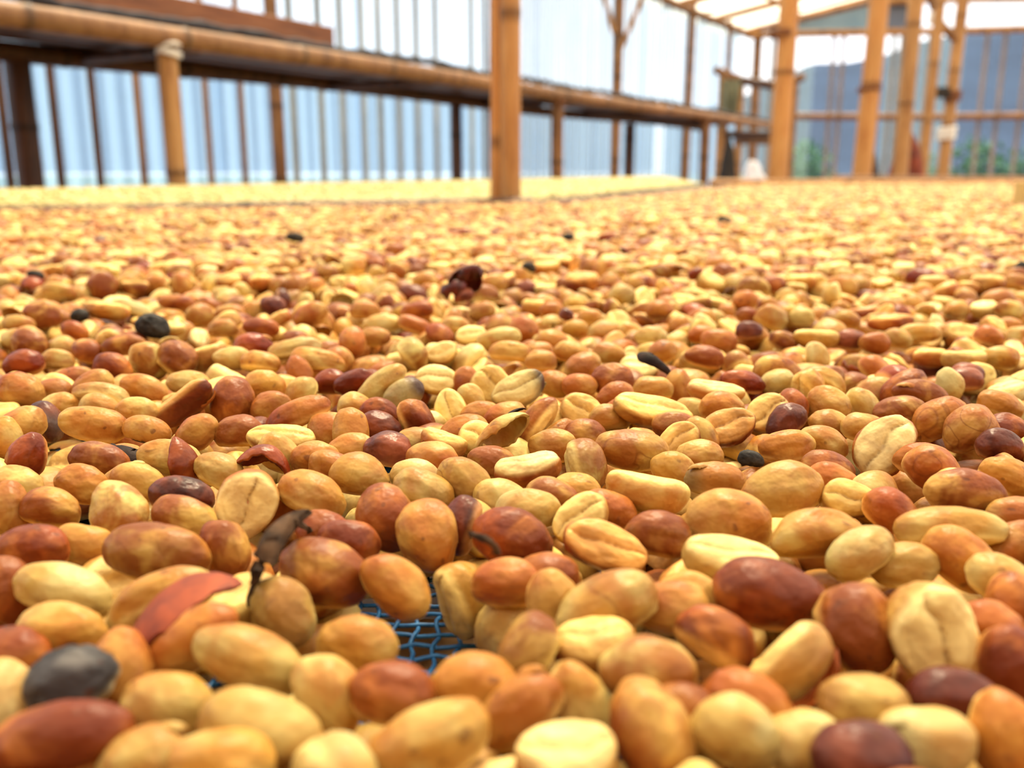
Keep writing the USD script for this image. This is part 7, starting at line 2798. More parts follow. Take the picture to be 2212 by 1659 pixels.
413 143 -98 -3 3 624 56 40 31
54 1265 -70 -240 -531 -58 64 45 37
25 1065 -100 -8 -6 -782 54 35 29
394 801 -98 999 25 -19 50 38 31
1123 68 -106 1 0 749 52 31 22
1111 835 -82 330 718 575 55 50 39
147 581 -100 964 -264 9 50 39 29
98 1152 -103 0 0 501 45 30 26
234 1353 -54 3 985 161 51 39 30
609 65 -51 273 -376 -702 55 37 33
1198 1450 -100 439 -897 4 49 37 29
1189 1397 -53 -61 -29 969 54 43 34
332 39 -93 -3 -12 -281 64 49 37
320 1299 -85 -451 -436 -662 47 32 25
1486 1450 -64 -26 -4 -244 50 38 27
1000 1038 -94 -9 -5 -863 56 49 35
1395 836 -51 -355 929 -86 62 51 37
940 400 -50 -19 22 967 64 43 35
728 284 -58 13 -8 681 47 38 26
298 326 -51 -55 63 -995 58 43 39
106 1391 -101 6 -5 717 52 38 28
169 504 -104 -3 3 619 53 38 25
1452 308 -51 38 -50 -855 56 46 35
1036 1271 -107 0 0 589 42 29 21
729 197 -51 56 -6 395 53 42 35
480 472 -106 0 0 311 46 31 22
1254 810 -96 426 904 -3 55 43 34
120 959 -85 239 -654 -162 48 43 31
267 95 -61 -976 150 -57 50 39 28
260 174 -57 114 28 433 55 38 31
900 1132 -98 16 -14 757 54 44 31
18 27 -45 -613 761 -36 54 46 35
241 1275 -58 26 -31 -213 58 47 35
1112 412 -60 -643 -758 100 60 41 29
104 1472 -76 -466 466 156 60 46 36
1063 623 -56 7 -14 629 50 36 33
1507 1082 -59 -264 -944 -194 57 41 36
166 904 -101 0 -1 -55 54 35 28
504 1195 -74 530 -390 743 59 53 45
1598 1283 -107 0 0 357 42 26 21
725 380 -100 -4 4 652 51 37 29
728 1064 -95 -6 -7 -649 57 49 35
170 824 -95 -11 7 816 60 38 34
149 1034 -47 303 -952 -15 64 56 46
761 1397 -101 -911 -410 -4 54 36 28
1394 1377 -98 -6 -12 -474 61 43 32
262 1210 -107 -997 67 5 47 27 21
1559 1594 -82 -16 708 414 54 41 31
673 410 -61 -85 -994 39 50 33 27
591 1029 -89 610 -240 430 48 35 23
666 1579 -101 -526 850 0 53 38 27
283 3 -60 287 -96 163 51 35 26
1470 831 -83 347 219 -908 58 45 35
321 144 -61 -185 170 963 44 35 29
686 455 -99 -1 -4 -249 56 40 30
1334 284 -97 -908 416 7 63 43 32
838 414 -59 28 -99 991 48 36 31
1537 783 -96 -992 102 -46 51 41 33
5 178 -101 8 -1 989 49 36 28
1022 445 -57 57 16 -996 60 49 38
973 397 -100 960 277 -5 49 43 29
618 988 -99 -2 8 201 52 36 30
1095 1140 -84 -877 -230 371 62 44 28
1415 1485 -55 1 -25 537 58 42 32
197 740 -96 20 0 996 49 40 33
450 916 -56 10 9 969 53 45 34
1150 474 -101 -2 0 -978 57 34 28
1557 851 -63 -24 96 -918 49 39 29
1185 1084 -87 709 -118 -683 46 33 23
1509 1399 -98 -17 -2 -995 51 37 31
979 1393 -55 46 -69 -330 57 37 30
535 1382 -104 -281 959 1 46 34 25
551 490 -96 724 -688 12 50 44 33
1120 764 -104 894 -445 0 40 30 25
581 1430 -103 0 0 -333 52 34 25
795 1469 -106 2 -2 799 45 29 22
538 640 -82 649 233 690 53 42 36
1022 853 -83 -254 -900 -270 58 45 39
537 104 -101 0 0 999 51 32 28
340 854 -104 1 -1 794 50 36 25
873 1599 -55 53 23 -196 59 43 31
515 711 -102 6 6 -712 48 36 26
714 980 -54 -938 -343 36 56 41 33
736 79 -61 868 472 125 43 33 24
1139 1151 -60 325 317 531 48 35 29
1509 1378 -45 -966 -242 6 51 43 35
1451 923 -51 -341 939 19 51 45 32
787 1094 -104 -712 700 4 51 32 24
62 1433 -104 -1 2 559 41 32 25
837 732 -98 738 -673 0 55 36 31
135 1404 -54 34 -24 522 54 36 30
896 900 -98 0 0 984 60 39 31
308 1414 -48 82 -995 -14 56 44 34
1112 382 -102 813 -581 0 45 33 27
790 1 -59 -22 81 -662 59 42 31
1493 1272 -48 -250 -966 -3 57 41 34
1194 1033 -83 -6 721 -524 60 39 29
1303 1184 -86 -827 -156 517 49 37 32
896 719 -103 7 -5 850 45 32 26
613 494 -80 -431 -601 -585 54 34 27
666 54 -86 -181 766 -586 52 45 39
1492 1185 -66 -33 -10 752 53 34 26
266 1315 -101 -890 454 5 44 37 28
438 376 -106 0 0 200 43 28 22
1468 303 -102 0 0 170 45 33 27
631 1138 -54 828 558 -13 60 41 32
657 937 -96 6 2 -960 56 39 34
1268 1243 -62 37 -34 -744 48 33 26
286 557 -81 219 -450 -421 67 44 34
1352 202 -96 -6 0 998 54 40 34
859 851 -65 -26 16 122 54 36 26
942 752 -69 -941 -299 -131 44 28 21
296 1114 -105 -193 980 1 46 36 24
1167 1295 -100 1 -1 855 48 36 29
358 1042 -103 0 0 -886 46 32 26
1154 139 -100 -642 765 1 50 37 29
358 1047 -57 374 924 9 60 41 30
1403 321 -98 2 1 -846 57 40 31
11 974 -105 1 1 -751 48 35 23
1098 1264 -105 0 0 -981 55 32 24
37 237 -79 -619 525 487 54 43 39
1203 1525 -93 19 -3 985 57 40 37
539 1590 -101 718 -695 0 52 37 28
52 1125 -54 25 37 412 63 47 37
1331 972 -95 -2 -2 -800 50 41 35
1091 520 -103 -5 2 915 49 31 25
446 72 -50 727 -539 -139 59 49 37
431 1443 -100 3 -9 317 49 36 29
1403 658 -87 277 710 -646 56 41 31
471 205 -99 0 0 -995 49 38 30
1512 535 -102 -8 999 0 51 36 27
349 609 -100 4 11 -382 55 36 29
449 778 -56 -155 -36 -153 50 35 26
448 914 -104 39 998 0 49 39 25
1140 894 -101 140 -989 1 42 34 28
293 258 -78 87 -614 -304 59 42 33
1453 1342 -95 411 -586 -547 49 36 24
1118 1278 -61 -104 -993 0 47 35 29
79 1212 -99 298 -953 5 51 38 30
1064 254 -99 2 -6 257 54 43 30
1210 203 -99 0 3 107 53 37 30
1400 778 -100 3 -4 592 60 47 30
1056 772 -76 -586 472 -654 62 47 41
528 1327 -105 0 -3 136 41 29 23
195 1318 -101 928 369 -7 52 36 28
275 126 -101 -2 1 886 51 35 28
382 1204 -81 200 -659 -209 53 41 36
664 394 -103 -4 2 854 46 38 26
561 844 -102 549 -835 2 55 36 27
56 500 -84 -298 -602 675 60 46 36
1519 392 -105 0 0 926 51 31 23
135 1108 -86 -361 473 -102 52 38 30
239 37 -95 -17 -3 -969 55 39 35
851 808 -100 8 -1 991 52 38 29
976 258 -97 20 -7 929 52 40 32
1575 1090 -101 879 475 -8 44 32 27
703 797 -102 -10 -999 0 59 40 27
1408 975 -77 -547 551 618 58 49 40
412 45 -98 6 -5 775 54 37 31
1155 1334 -57 970 -157 -45 52 43 29
1172 1186 -103 3 1 -981 43 34 26
647 1048 -108 1 -3 249 39 27 19
46 414 -95 -4 -3 -740 53 40 34
910 279 -103 699 -713 1 44 32 25
1583 1277 -57 -935 -231 51 49 43 34
1240 1178 -97 10 -10 695 54 43 32
830 1125 -52 23 1 -185 62 50 43
262 711 -103 -2 -1 -836 44 34 26
1210 886 -79 151 -660 486 53 47 42
147 151 -45 118 28 -83 58 46 38
1570 143 -49 10 70 896 68 48 39
899 402 -100 -414 -909 -2 47 33 29
541 233 -98 -10 4 945 51 40 32
447 682 -100 975 216 -17 48 35 29
272 1079 -54 799 598 22 59 47 40
1272 1436 -48 -892 448 23 49 37 29
384 1502 -101 -318 -947 -1 49 34 28
1570 901 -102 -564 824 5 53 34 26
450 321 -88 -273 -775 269 50 38 28
651 677 -98 13 1 -999 50 42 31
278 1199 -64 -76 -47 -768 47 39 28
786 1185 -68 962 263 54 43 29 23
702 636 -103 0 1 310 50 35 26
419 1279 -98 -6 7 652 55 36 31
152 347 -106 255 966 0 45 30 22
516 883 -104 0 0 -744 52 34 25
780 607 -99 121 992 0 50 35 30
621 1249 -56 363 -73 -332 53 39 32
1134 627 -79 621 -560 -547 58 51 39
1445 495 -102 -63 997 0 50 31 27
1334 1489 -51 -773 -616 134 60 49 38
489 494 -59 10 -19 -715 53 42 36
826 529 -107 1 1 -541 44 33 21
1242 1596 -98 3 3 -743 56 41 31
99 881 -101 -8 3 906 48 34 28
295 467 -97 -726 -687 -9 50 41 32
1482 1510 -98 -994 95 9 63 47 31
509 419 -92 -997 -58 -6 54 43 38
501 355 -101 0 9 7 46 34 28
880 1061 -82 -647 50 -629 55 40 25
274 443 -38 116 989 75 65 54 42
1308 1578 -78 -771 71 -563 57 45 33
1139 278 -97 -97 -766 591 46 35 27
1282 361 -104 -690 722 1 48 31 24
1386 405 -98 7 -3 942 57 41 31
160 1511 -102 -4 5 615 43 34 26
406 1370 -81 -224 -533 363 62 41 32
222 1446 -54 -22 41 -994 55 42 34
639 854 -76 646 -490 9 68 48 38
961 573 -96 -996 -75 -1 58 42 33
277 1508 -101 559 -828 6 42 33 28
257 1529 -61 -463 877 -119 53 35 27
1346 1024 -49 -50 44 -993 58 40 33
382 668 -105 -2 -1 -736 49 37 24
1584 1409 -87 470 -428 165 50 32 23
368 1288 -90 -445 564 -529 54 41 28
148 25 -62 79 -969 200 50 38 27
26 616 -106 994 97 0 50 30 22
74 1589 -104 -981 187 2 44 28 25
391 974 -94 986 -160 25 60 51 36
846 453 -102 1 1 -878 52 40 27
582 1207 -59 -218 -882 381 48 35 27
1436 1415 -105 -929 366 2 45 30 23
699 1586 -60 -130 -261 757 50 34 24
1432 172 -100 12 -1 996 49 34 29
661 1046 -56 -4 -109 767 57 50 41
444 744 -97 -49 -998 0 53 42 32
1256 83 -102 -478 877 2 48 35 27
775 86 -99 1 -7 163 53 40 30
858 1523 -51 243 966 -73 63 44 38
734 794 -51 -26 7 -633 63 47 37
968 1131 -104 811 -584 0 49 35 25
1010 450 -107 0 0 982 44 30 21
1353 31 -101 3 -4 510 53 38 28
1501 894 -85 90 721 -626 59 39 32
500 1425 -74 -140 -486 -674 63 47 42
961 908 -58 958 255 45 49 39 28
855 963 -96 991 127 -8 52 39 34
1403 718 -57 27 -10 994 53 45 34
1155 486 -46 918 -388 42 61 49 39
583 60 -102 -2 7 258 45 34 27
530 1129 -83 256 -650 47 51 34 26
64 1403 -59 36 62 713 57 39 30
1519 1194 -105 0 0 -151 49 31 23
917 1394 -98 -26 0 -999 49 41 31
1166 1599 -96 24 -6 962 52 41 33
825 1222 -102 0 0 -905 51 33 27
1055 980 -103 586 809 0 51 35 26
1556 1207 -60 330 153 124 47 38 32
780 678 -98 862 504 -1 53 45 32
1421 895 -100 -697 -715 -3 51 34 30
1350 911 -55 -6 -78 719 53 47 31
1168 405 -97 -753 656 16 53 40 32
947 1164 -57 -115 133 -869 53 42 32
1071 1058 -102 1 -1 752 51 36 26
269 382 -95 5 -4 725 55 46 35
146 120 -101 919 -392 1 56 39 29
1289 847 -50 109 73 988 62 44 37
674 1119 -97 2 1 -911 58 41 32
1559 1302 -99 -716 -130 388 39 29 23
43 1145 -104 -692 721 2 44 31 25
713 720 -94 -845 533 5 58 45 35
1011 687 -45 -5 40 162 66 44 36
517 1327 -60 -749 661 -23 53 40 31
1207 672 -56 -4 10 733 57 46 36
1342 357 -99 -291 -956 -5 44 37 30
1588 64 -97 -771 -635 -10 56 40 33
1139 1472 -99 -830 -556 -7 53 40 30
1040 829 -30 -934 -201 95 57 44 32
1337 709 -100 -9 0 -996 53 38 29
814 1295 -100 0 0 609 51 39 29
853 288 -98 12 -12 734 51 39 32
1471 674 -106 0 0 483 49 31 23
1359 1323 -59 50 -996 -41 49 36 31
228 1029 -99 11 0 997 53 38 30
551 563 -81 480 574 10 56 41 33
1000 512 -94 -15 -9 -997 67 46 35
941 21 -80 600 -225 -760 55 40 35
1260 1530 -49 680 -681 -153 58 43 36
108 196 -94 0 999 1 60 46 36
1459 1162 -102 756 653 -11 47 33 27
1028 1342 -98 442 -896 0 55 37 32
116 1199 -58 -584 -800 18 55 39 30
1291 1126 -103 0 0 -513 39 30 26
405 1589 -42 -40 65 829 67 50 37
840 1108 -106 -859 -509 -2 39 29 22
1424 1559 -84 -731 243 530 50 39 30
368 740 -100 -9 -17 -472 44 39 29
847 143 -95 4 -25 214 57 43 34
475 1114 -98 -848 527 9 58 45 32
167 1156 -100 0 0 909 54 37 29
1127 127 -54 -905 399 -106 62 46 32
842 1414 -103 -7 -2 -964 56 37 26
219 571 -99 -673 738 0 57 38 30
420 615 -102 1 -3 436 43 33 27
852 654 -97 954 297 -14 55 40 32
553 1275 -97 -7 -3 -930 57 40 33
247 212 -100 -649 759 4 48 36 30
666 259 -82 676 -43 -709 50 42 36
198 161 -97 -14 6 918 52 40 32
302 919 -95 -12 -5 -928 50 39 35
774 169 -95 841 539 -11 59 43 34
349 107 -100 942 -333 0 52 35 29
719 568 -104 -652 757 0 54 33 24
1569 249 -98 -7 8 638 56 45 31
879 776 -59 103 -962 -220 53 38 32
116 734 -105 -2 -1 -943 57 37 23
341 1543 -49 138 41 872 57 44 34
1319 428 -106 0 0 616 49 34 22
1431 240 -96 13 -2 989 58 47 34
1219 1252 -98 -421 906 1 52 35 31
995 1098 -53 92 983 59 56 38 32
113 80 -56 984 167 -19 54 36 30
855 1333 -60 252 965 55 47 37 29
1544 327 -82 293 436 -730 52 45 39
1179 837 -90 -429 -564 702 51 36 27
793 18 -105 -662 749 1 49 32 24
117 66 -102 917 -397 0 48 36 26
1324 773 -75 -649 330 -684 60 48 42
1294 1525 -103 0 0 -221 57 33 26
1257 1396 -94 -946 319 16 58 44 35
1494 759 -45 -538 -826 124 55 42 34
1135 1396 -91 486 472 176 52 34 24
1558 137 -102 982 -186 0 51 36 26
1058 1202 -89 -372 -539 584 50 42 34
507 840 -54 954 -202 -44 61 44 35
1034 244 -57 413 906 56 50 38 25
1316 131 -95 609 380 375 49 34 29
429 493 -88 -234 -660 220 46 38 29
1482 130 -84 25 655 -613 55 42 35
869 1194 -104 408 -912 3 48 33 24
1177 1132 -102 998 46 0 44 33 27
1121 991 -90 854 -109 -105 53 42 35
70 573 -100 -330 943 4 47 39 29
996 351 -85 514 482 -156 49 35 24
219 1495 -100 742 -668 0 53 37 29
1225 762 -49 976 -203 58 59 45 39
1544 710 -91 998 -51 2 57 48 39
45 182 -52 231 -56 100 51 41 27
1330 640 -87 -82 -461 -406 48 42 33
203 1197 -107 802 -596 0 39 31 21
635 1289 -96 -915 400 6 52 37 34
888 486 -52 -39 -60 667 55 47 35
632 1183 -102 6 -4 797 54 36 27
931 1328 -97 19 -3 983 53 39 32
687 1207 -94 866 -497 25 54 39 36
562 1541 -50 -213 145 -429 55 43 37
93 265 -95 596 -174 -131 52 37 25
693 889 -54 -18 40 914 50 40 31
1427 547 -99 -4 -1 -985 48 36 30
317 1563 -99 0 0 922 50 40 30
887 1272 -95 -6 -23 -351 53 48 34
984 785 -101 0 0 -967 57 36 28
305 1062 -104 -237 970 1 47 31 24
125 466 -71 570 -820 -11 46 31 23
819 1548 -102 -618 785 3 53 33 26
912 162 -98 531 416 573 47 33 25
245 1152 -101 0 0 364 50 39 28
1031 1414 -86 -386 -614 -147 47 36 33
512 1060 -49 -96 -24 319 56 46 37
588 1232 -104 941 335 0 48 31 25
1512 467 -99 -7 15 367 54 42 30
238 1262 -106 0 0 972 55 34 23
301 190 -103 -734 -678 -2 44 33 26
707 1267 -79 379 -623 317 52 40 31
468 127 -103 0 0 -834 55 36 26
781 264 -96 0 0 -866 59 49 34
768 1542 -106 0 0 -726 44 31 22
1019 1188 -46 -721 604 -183 56 43 32
438 174 -52 -995 -41 72 53 44 30
95 1575 -59 -159 -986 -5 45 37 30
1186 63 -90 -215 -593 738 54 41 35
22 320 -91 -714 692 60 61 40 36
82 1328 -81 154 648 -663 62 39 30
356 377 -89 386 921 3 64 48 41
551 987 -60 243 216 650 52 38 31
870 1206 -51 0 3 984 58 51 39
1297 1114 -56 1 41 -977 51 42 31
603 1590 -96 5 -6 610 59 45 34
1041 1276 -69 5 18 962 50 33 25
1061 905 -99 208 977 -1 53 35 30
23 672 -98 2 0 -992 56 41 32
195 1131 -50 -34 -994 -75 62 46 36
1401 125 -59 100 112 253 54 43 32
760 1230 -96 -3 5 488 49 41 33
245 640 -83 -763 90 -573 51 39 32
175 975 -100 732 -680 9 54 40 29
582 1082 -96 0 -8 26 61 43 33
71 1010 -101 -994 103 7 46 36 27
1074 531 -53 784 618 -30 58 41 36
626 121 -97 -4 1 977 56 44 33
1530 1248 -100 166 985 -1 50 40 29
962 606 -48 -1 -142 -978 55 40 32
1203 1270 -51 41 -173 -886 57 42 31
1302 53 -105 0 -1 463 48 33 24
"""), float)

TP = np.array([r[:9] for r in TRACED], float); TPOS = TP[:, :3] / 20000 + [0, 0, BED]; TROT = quats(TP[:, 3:6]).as_matrix(); TDIM = TP[:, 6:9] / 20000

TONE_WORD = {0: "pale cream", 1: "light golden", 2: "amber", 3: "orange-brown", 4: "russet brown", 5: "dark brown", 6: "grey"}
PAT_WORD = {"m": "mottled ", "v": "veined ", "f": "", "r": "glossy red ", "p": "purplish ", "g": "greyish ", "d": "dark-tipped ", "u": "", "-": ""}
POSE_WORD = {"b": "bean lying back up", "f": "bean showing its crease", "u": "bean with flat face up", "s": "bean on its edge"}
HERO = {
 "paleface": "pale split bean with long crease, facing the camera above the dark twig",
 "greybean": "big blurred grey-black bean in the photo's lower left corner",
 "redhusk": "curled red strip of husk between two golden beans at lower left",
 "redcorner": "very large blurred red-brown bean filling the photo's bottom left corner",
 "bigred": "big smooth red-brown bean at lower right",
 "creamface": "large cream bean standing with lumpy creased face forward at lower right",
 "paleegg": "pale egg-shaped bean standing behind the net gap",
 "creamegg": "cream egg-shaped bean resting at the right end of the net gap",
 "purplewrinkle": "purplish-brown wrinkled bean below the centre right, its face folded",
 "kidney": "kidney-shaped bean, half cream and half brown, tilted at upper left",
 "purplebean": "small dark purple-brown bean left of centre",
 "purpleright": "dark purple bean tucked under a mottled one right of centre",
 "greencrease": "greenish-cream bean with a thin crease, in the sharp band near the middle",
 "veined": "amber bean with branching dark veins, sharp, right of the middle",
 "goldbig": "big smooth golden bean lying tilted right of the middle",
 "longgold": "long smooth golden bean at right, half length of a finger joint",
 "curved": "long curved golden bean bent like a cashew at right",
 "roundamber": "large round amber bean with dark edge, right of the middle",
 "pointedgold": "large golden bean drawn to a point on its right, right of the middle",
 "rightcream": "bean with cream wrinkled face and brown side, leaning left at right",
 "brown": "broad brown bean carrying a tiny dry stalk, in the centre",
 "round": "round amber bean standing left of the brown bean with a stalk",
 "big": "large amber-brown bean lying lengthwise left of the dark twig",
 "smooth": "smooth pale golden bean tilted right of the pale split bean",
 "husk": "dark red arched husk behind the pale split bean",
 "pointed": "dark red pointed shell leaning on a pale golden bean at left",
 "shell": "hollow broken bean shell with a dark inside at upper left",
 "openshell": "cream open shell with a torn dark flap, just left of the middle",
 "blacktip": "golden bean with black skin on its left side",
 "flatcream": "cream bean with flat face up like a small table, upper right",
 "creamwrinkle": "bean with cream wrinkled face upward and brown rim, in the centre",
 "wrinkled": "long amber bean with wrinkled mottled face up, upper middle right",
 "spotted": "golden-brown bean with tiny black spots at right",
 "redright": "red-brown smooth bean overlapping a mottled amber one at right",
 "redtip": "small upright bean with a red tip right of the net gap",
 "creasedpale": "large pale golden bean with a puckered crease, right of the net gap",
 "speckled": "round cream speckled bean left of the net gap",
 "frontpale": "large blurred pale golden bean at the photo's bottom, left of centre",
}
MARKS = {"paleface": "pale split bean", "greybean": "grey corner bean", "redhusk": "curled red husk", "bigred": "big red-brown bean", "creamface": "lumpy cream bean", "paleegg": "net gap",
 "purplewrinkle": "purplish wrinkled bean", "kidney": "kidney-shaped bean", "purplebean": "dark purple-brown bean", "purpleright": "dark purple bean", "greencrease": "greenish creased bean", "goldbig": "big tilted golden bean",
 "longgold": "long golden bean", "roundamber": "large round amber bean", "rightcream": "leaning cream-faced bean", "brown": "bean with the stalk", "husk": "red arched husk", "shell": "hollow broken shell", "flatcream": "flat-topped cream bean"}
EXTRA_MARKS = {"wrinkled black bean": (330, 704), "black sliver": (1415, 785), "dried cherry": (1000, 622), "far dark red bean": (1503, 592), "photo's bottom right corner": (2212, 1659), "photo's right edge": (2212, 900), "photo's left edge": (0, 830)}
PXY = np.array([pix(p)[:2] for p in TPOS])
marks = {MARKS[r[11]]: PXY[i] for i, r in enumerate(TRACED) if r[11] in MARKS}; marks.update({k: np.array(v, float) for k, v in EXTRA_MARKS.items()})
ORD = ["nearest", "second", "third", "fourth", "fifth", "sixth", "seventh", "eighth", "ninth", "tenth", "eleventh", "twelfth", "thirteenth", "fourteenth", "fifteenth"]
SECT = ["right of", "below right of", "below", "below left of", "left of", "above left of", "above", "above right of"]
LABEL = [None] * len(TRACED); groups = {}
for i, r in enumerate(TRACED):
    if r[11] in HERO: LABEL[i] = HERO[r[11]]; continue
    k = min(marks, key=lambda m: np.linalg.norm((PXY[i] - marks[m]) * [1, 1.4])); d = PXY[i] - marks[k]
    sec = int(round(math.degrees(math.atan2(d[1], d[0])) / 45)) % 8; text = f"{PAT_WORD[r[9][1]]}{TONE_WORD[int(r[9][0])]} {POSE_WORD[r[10]]}, {SECT[sec]} {k if k.startswith('photo') else 'the ' + k}"
    groups.setdefault(text, []).append((np.linalg.norm(d), i))
for text, l in groups.items():
    for n_, (_, i) in enumerate(sorted(l)): LABEL[i] = ("" if len(l) == 1 else ORD[n_] + " ") + text

def place(prim_path, M, pos):
    x = UsdGeom.Xformable(stage.GetPrimAtPath(prim_path)); x.AddTransformOp().Set(Gf.Matrix4d(*[float(c) for c in [*M[:, 0], 0, *M[:, 1], 0, *M[:, 2], 0, *pos, 1]]))
def bean_thing(i, parts, label, cat="bean", name="coffee_bean"):
    """parts: [(part name or None, (v, f, marks), material, label)]; one nameless part makes the bean a single mesh."""
    path = fresh("/World", name)
    if len(parts) == 1:
        _, (v, f, mk), mat, _ = parts[0]; g = usdkit.mesh(stage, path, (v, f), mat, True); add_marks(g.GetPrim(), mk)
    else:
        UsdGeom.Xform.Define(stage, path)
        for nm, (v, f, mk), mat, lb in parts:
            g = usdkit.mesh(stage, fresh(path, nm), (v, f), mat, True); add_marks(g.GetPrim(), mk); tag(g.GetPrim(), lb)
    place(path, TROT[i], TPOS[i]); return tag(stage.GetPrimAtPath(path), label, cat, "brown drying coffee beans")

zero = lambda v: np.zeros((len(v), 3))
def flap(L, W, T, seed, s=.5):                            # a torn corner of parchment curling off the bean
    v, f, mk = shell_mesh(L * s, W * s * .8, T * .5, seed, (.25, .8), .08, .3, .2); v = v + np.array([L * .55, W * .15, T * .55]); return v, f, mk
for i, r in enumerate(TRACED):
    L, W, T = TDIM[i]; tone, pat, pose, name = int(r[9][0]), r[9][1:], r[10], r[11]; mat = bean_look(tone, pat[0]); px = L * F / pix(TPOS[i])[2]; sub = 4 if px > 42 else 3
    wr = {"wrinkled": .4, "creamwrinkle": .4, "purplewrinkle": .6, "creamface": .55, "rightcream": .4, "veined": .2, "creasedpale": .3, "greencrease": .15}.get(name, 0)
    bend = {"kidney": .55, "curved": .6, "longgold": .35}.get(name, 0)
    bm = lambda **k: bean_mesh(L, W, T, sub, 1000 + i, bend=bend, wrinkle=k.get("w", wr) or (.25 if i % 7 == 0 else 0))
    if name == "shell": parts = [("parchment", shell_mesh(L, W, T * 1.1, i, (-.05, .82), .10, 0, .25), mat, None), ("inside", bean_mesh(L * .82, W * .8, T * .7, 3, i), INSIDE, "charred dark inside")]
    elif name == "openshell": parts = [("parchment", shell_mesh(L, W, T * 1.15, i, (-.15, .95), .10, .3, .2), mat, None), ("skin_flap", flap(L, W, T, i), HUSK_BLACK, "dark torn flap of skin")]
    elif name == "pointed": parts = [("parchment", shell_mesh(L * 1.15, W, T, i, (-.1, 1.1), .09, .8, .1), mat, None), ("seed", bean_mesh(L * .7, W * .8, T * .7, 3, i), bean_look(2, "-"), "amber seed inside")]
    elif name == "husk": parts = [(None, shell_mesh(L, W, T * 1.2, i, (.05, .95), .10, .2, .15, curl=.6), mat, None)]
    elif name == "redhusk": parts = [(None, shell_mesh(L * 1.05, W * 1.9, T * 1.1, i, (.2, .8), .12, .5, .25, curl=.4), RED_HUSK, None)]
    elif name == "blacktip": parts = [("seed", bm(), mat, None), ("scorched_skin", shell_mesh(L * .5, W * .95, T * 1.12, i, (.1, .75), .12, .2, .4), HUSK_BLACK, "black scorched skin")]  # black shell piece over part of the seed
    elif name == "greybean": parts = [(None, bm(w=.8), mat, None)]
    elif name == "paleface": parts = [("seed", bm(), mat, None), ("silverskin", shell_mesh(L * .3, W * .16, T * .2, i, (.2, .9), .15, .6, .3), SILVERSKIN, "thin silverskin in the crease")]
    else:
        parts = [("seed", bm(), mat, None)] if i % 17 == 5 and px > 40 else [(None, bm(), mat, None)]
        if parts[0][0]: parts.append(("parchment_flap", flap(L, W, T, i, .42), bean_look(min(tone, 3), "-"), "torn flap of parchment"))
    if name == "paleface": v, f, mk = parts[1][1]; parts[1] = ("silverskin", (v * [1, 1, -1] + [0, 0, -T * .42], f[:, ::-1], mk), parts[1][2], parts[1][3])
    bean_thing(i, parts, LABEL[i])

# ------------------------------------------------------------------ debris among the beans
def strip(pts, widths, thick, seed, twist=0.0, curl=.25):
    """A curled strip of dry husk along pts."""
    pts = np.asarray(pts, float); n = len(pts); t = np.gradient(pts, axis=0); V = []; g = np.random.default_rng(seed); m = 7
    for i in range(n):
        x, y, d = frame(t[i]); a = twist * i / n; X, Y = x * math.cos(a) + y * math.sin(a), -x * math.sin(a) + y * math.cos(a)
        for side in (1, -1):
            for k in range(m):
                s = (k / (m - 1) - .5) * 2; off = X * s * widths[i] + Y * (curl * widths[i] * (s * s) + side * thick / 2) + Y * thick * .8 * (noise(np.array([[i * .9, k * .8, seed]]))[0] - .5)
                V.append(pts[i] + off)
    V = np.array(V); f = []; r = 2 * m; ring = list(range(m)) + list(range(2 * m - 1, m - 1, -1))
    for i in range(n - 1):
        for k in range(r): a, b = ring[k], ring[(k + 1) % r]; f += [[i * r + a, i * r + b, i * r + r + b], [i * r + a, i * r + r + b, i * r + r + a]]
    for i in (0, n - 1):
        for k in range(m - 1): f += [[i * r + k, i * r + k + 1, i * r + m + k + 1], [i * r + k, i * r + m + k + 1, i * r + m + k]]
    mm = trimesh.Trimesh(V, f, process=False); mm.fix_normals(); return mm
def curve(ps, n=14):
    from scipy.interpolate import CubicSpline
    ps = np.asarray(ps, float); return CubicSpline(np.arange(len(ps)), ps)(np.linspace(0, len(ps) - 1, n))
tw = [on_plane(u, v, BED + z) for u, v, z in ((545, 1296, -.001), (562, 1232, .0035), (588, 1172, .006), (628, 1128, .0065), (668, 1108, .006))]
tx = thing("dark_twig", "bent strip of dark dry twig leaning between beans below the pale split bean", "twig", tw[2])
obj("stalk", strip(curve(tw, 22), np.interp(np.linspace(0, 1, 22), [0, .2, .55, .75, 1], [.0007, .0011, .0013, .0011, .0003]), .0007, 3, 1.2, .5), TWIG, tx)
obj("side_shoot", strip(curve([tw[2] + Z * .0005, on_plane(570, 1180, BED + .004), on_plane(552, 1200, BED + .003)], 9), np.linspace(.0006, .0002, 9), .0005, 5, .6), TWIG, tx)
obj("side_shoot", strip(curve([tw[3], on_plane(655, 1135, BED + .002), on_plane(672, 1150, BED + .000)], 9), np.linspace(.0008, .0003, 9), .0005, 6, .9), TWIG, tx)
sl = [on_plane(u, v, BED + z) for u, v, z in ((1388, 762, .004), (1400, 765, .0045), (1425, 780, .003), (1450, 808, .000))]
obj("black_husk", strip(curve(sl, 16), np.interp(np.linspace(0, 1, 16), [0, .3, .7, 1], [.0012, .0022, .0017, .0006]), .0005, 8, .7, .5), HUSK_BLACK, None, "black sliver of husk standing up among distant beans right of centre", "husk")
s2 = [on_plane(u, v, BED + z) for u, v, z in ((242, 962, -.001), (265, 970, .0005), (290, 980, 0), (318, 968, 0))]
obj("black_husk", strip(curve(s2, 14), np.interp(np.linspace(0, 1, 14), [0, .3, .7, 1], [.0008, .0018, .0022, .0010]), .0006, 9, .5, .5), HUSK_BLACK, None, "black strip of husk lying under beans at left", "husk")
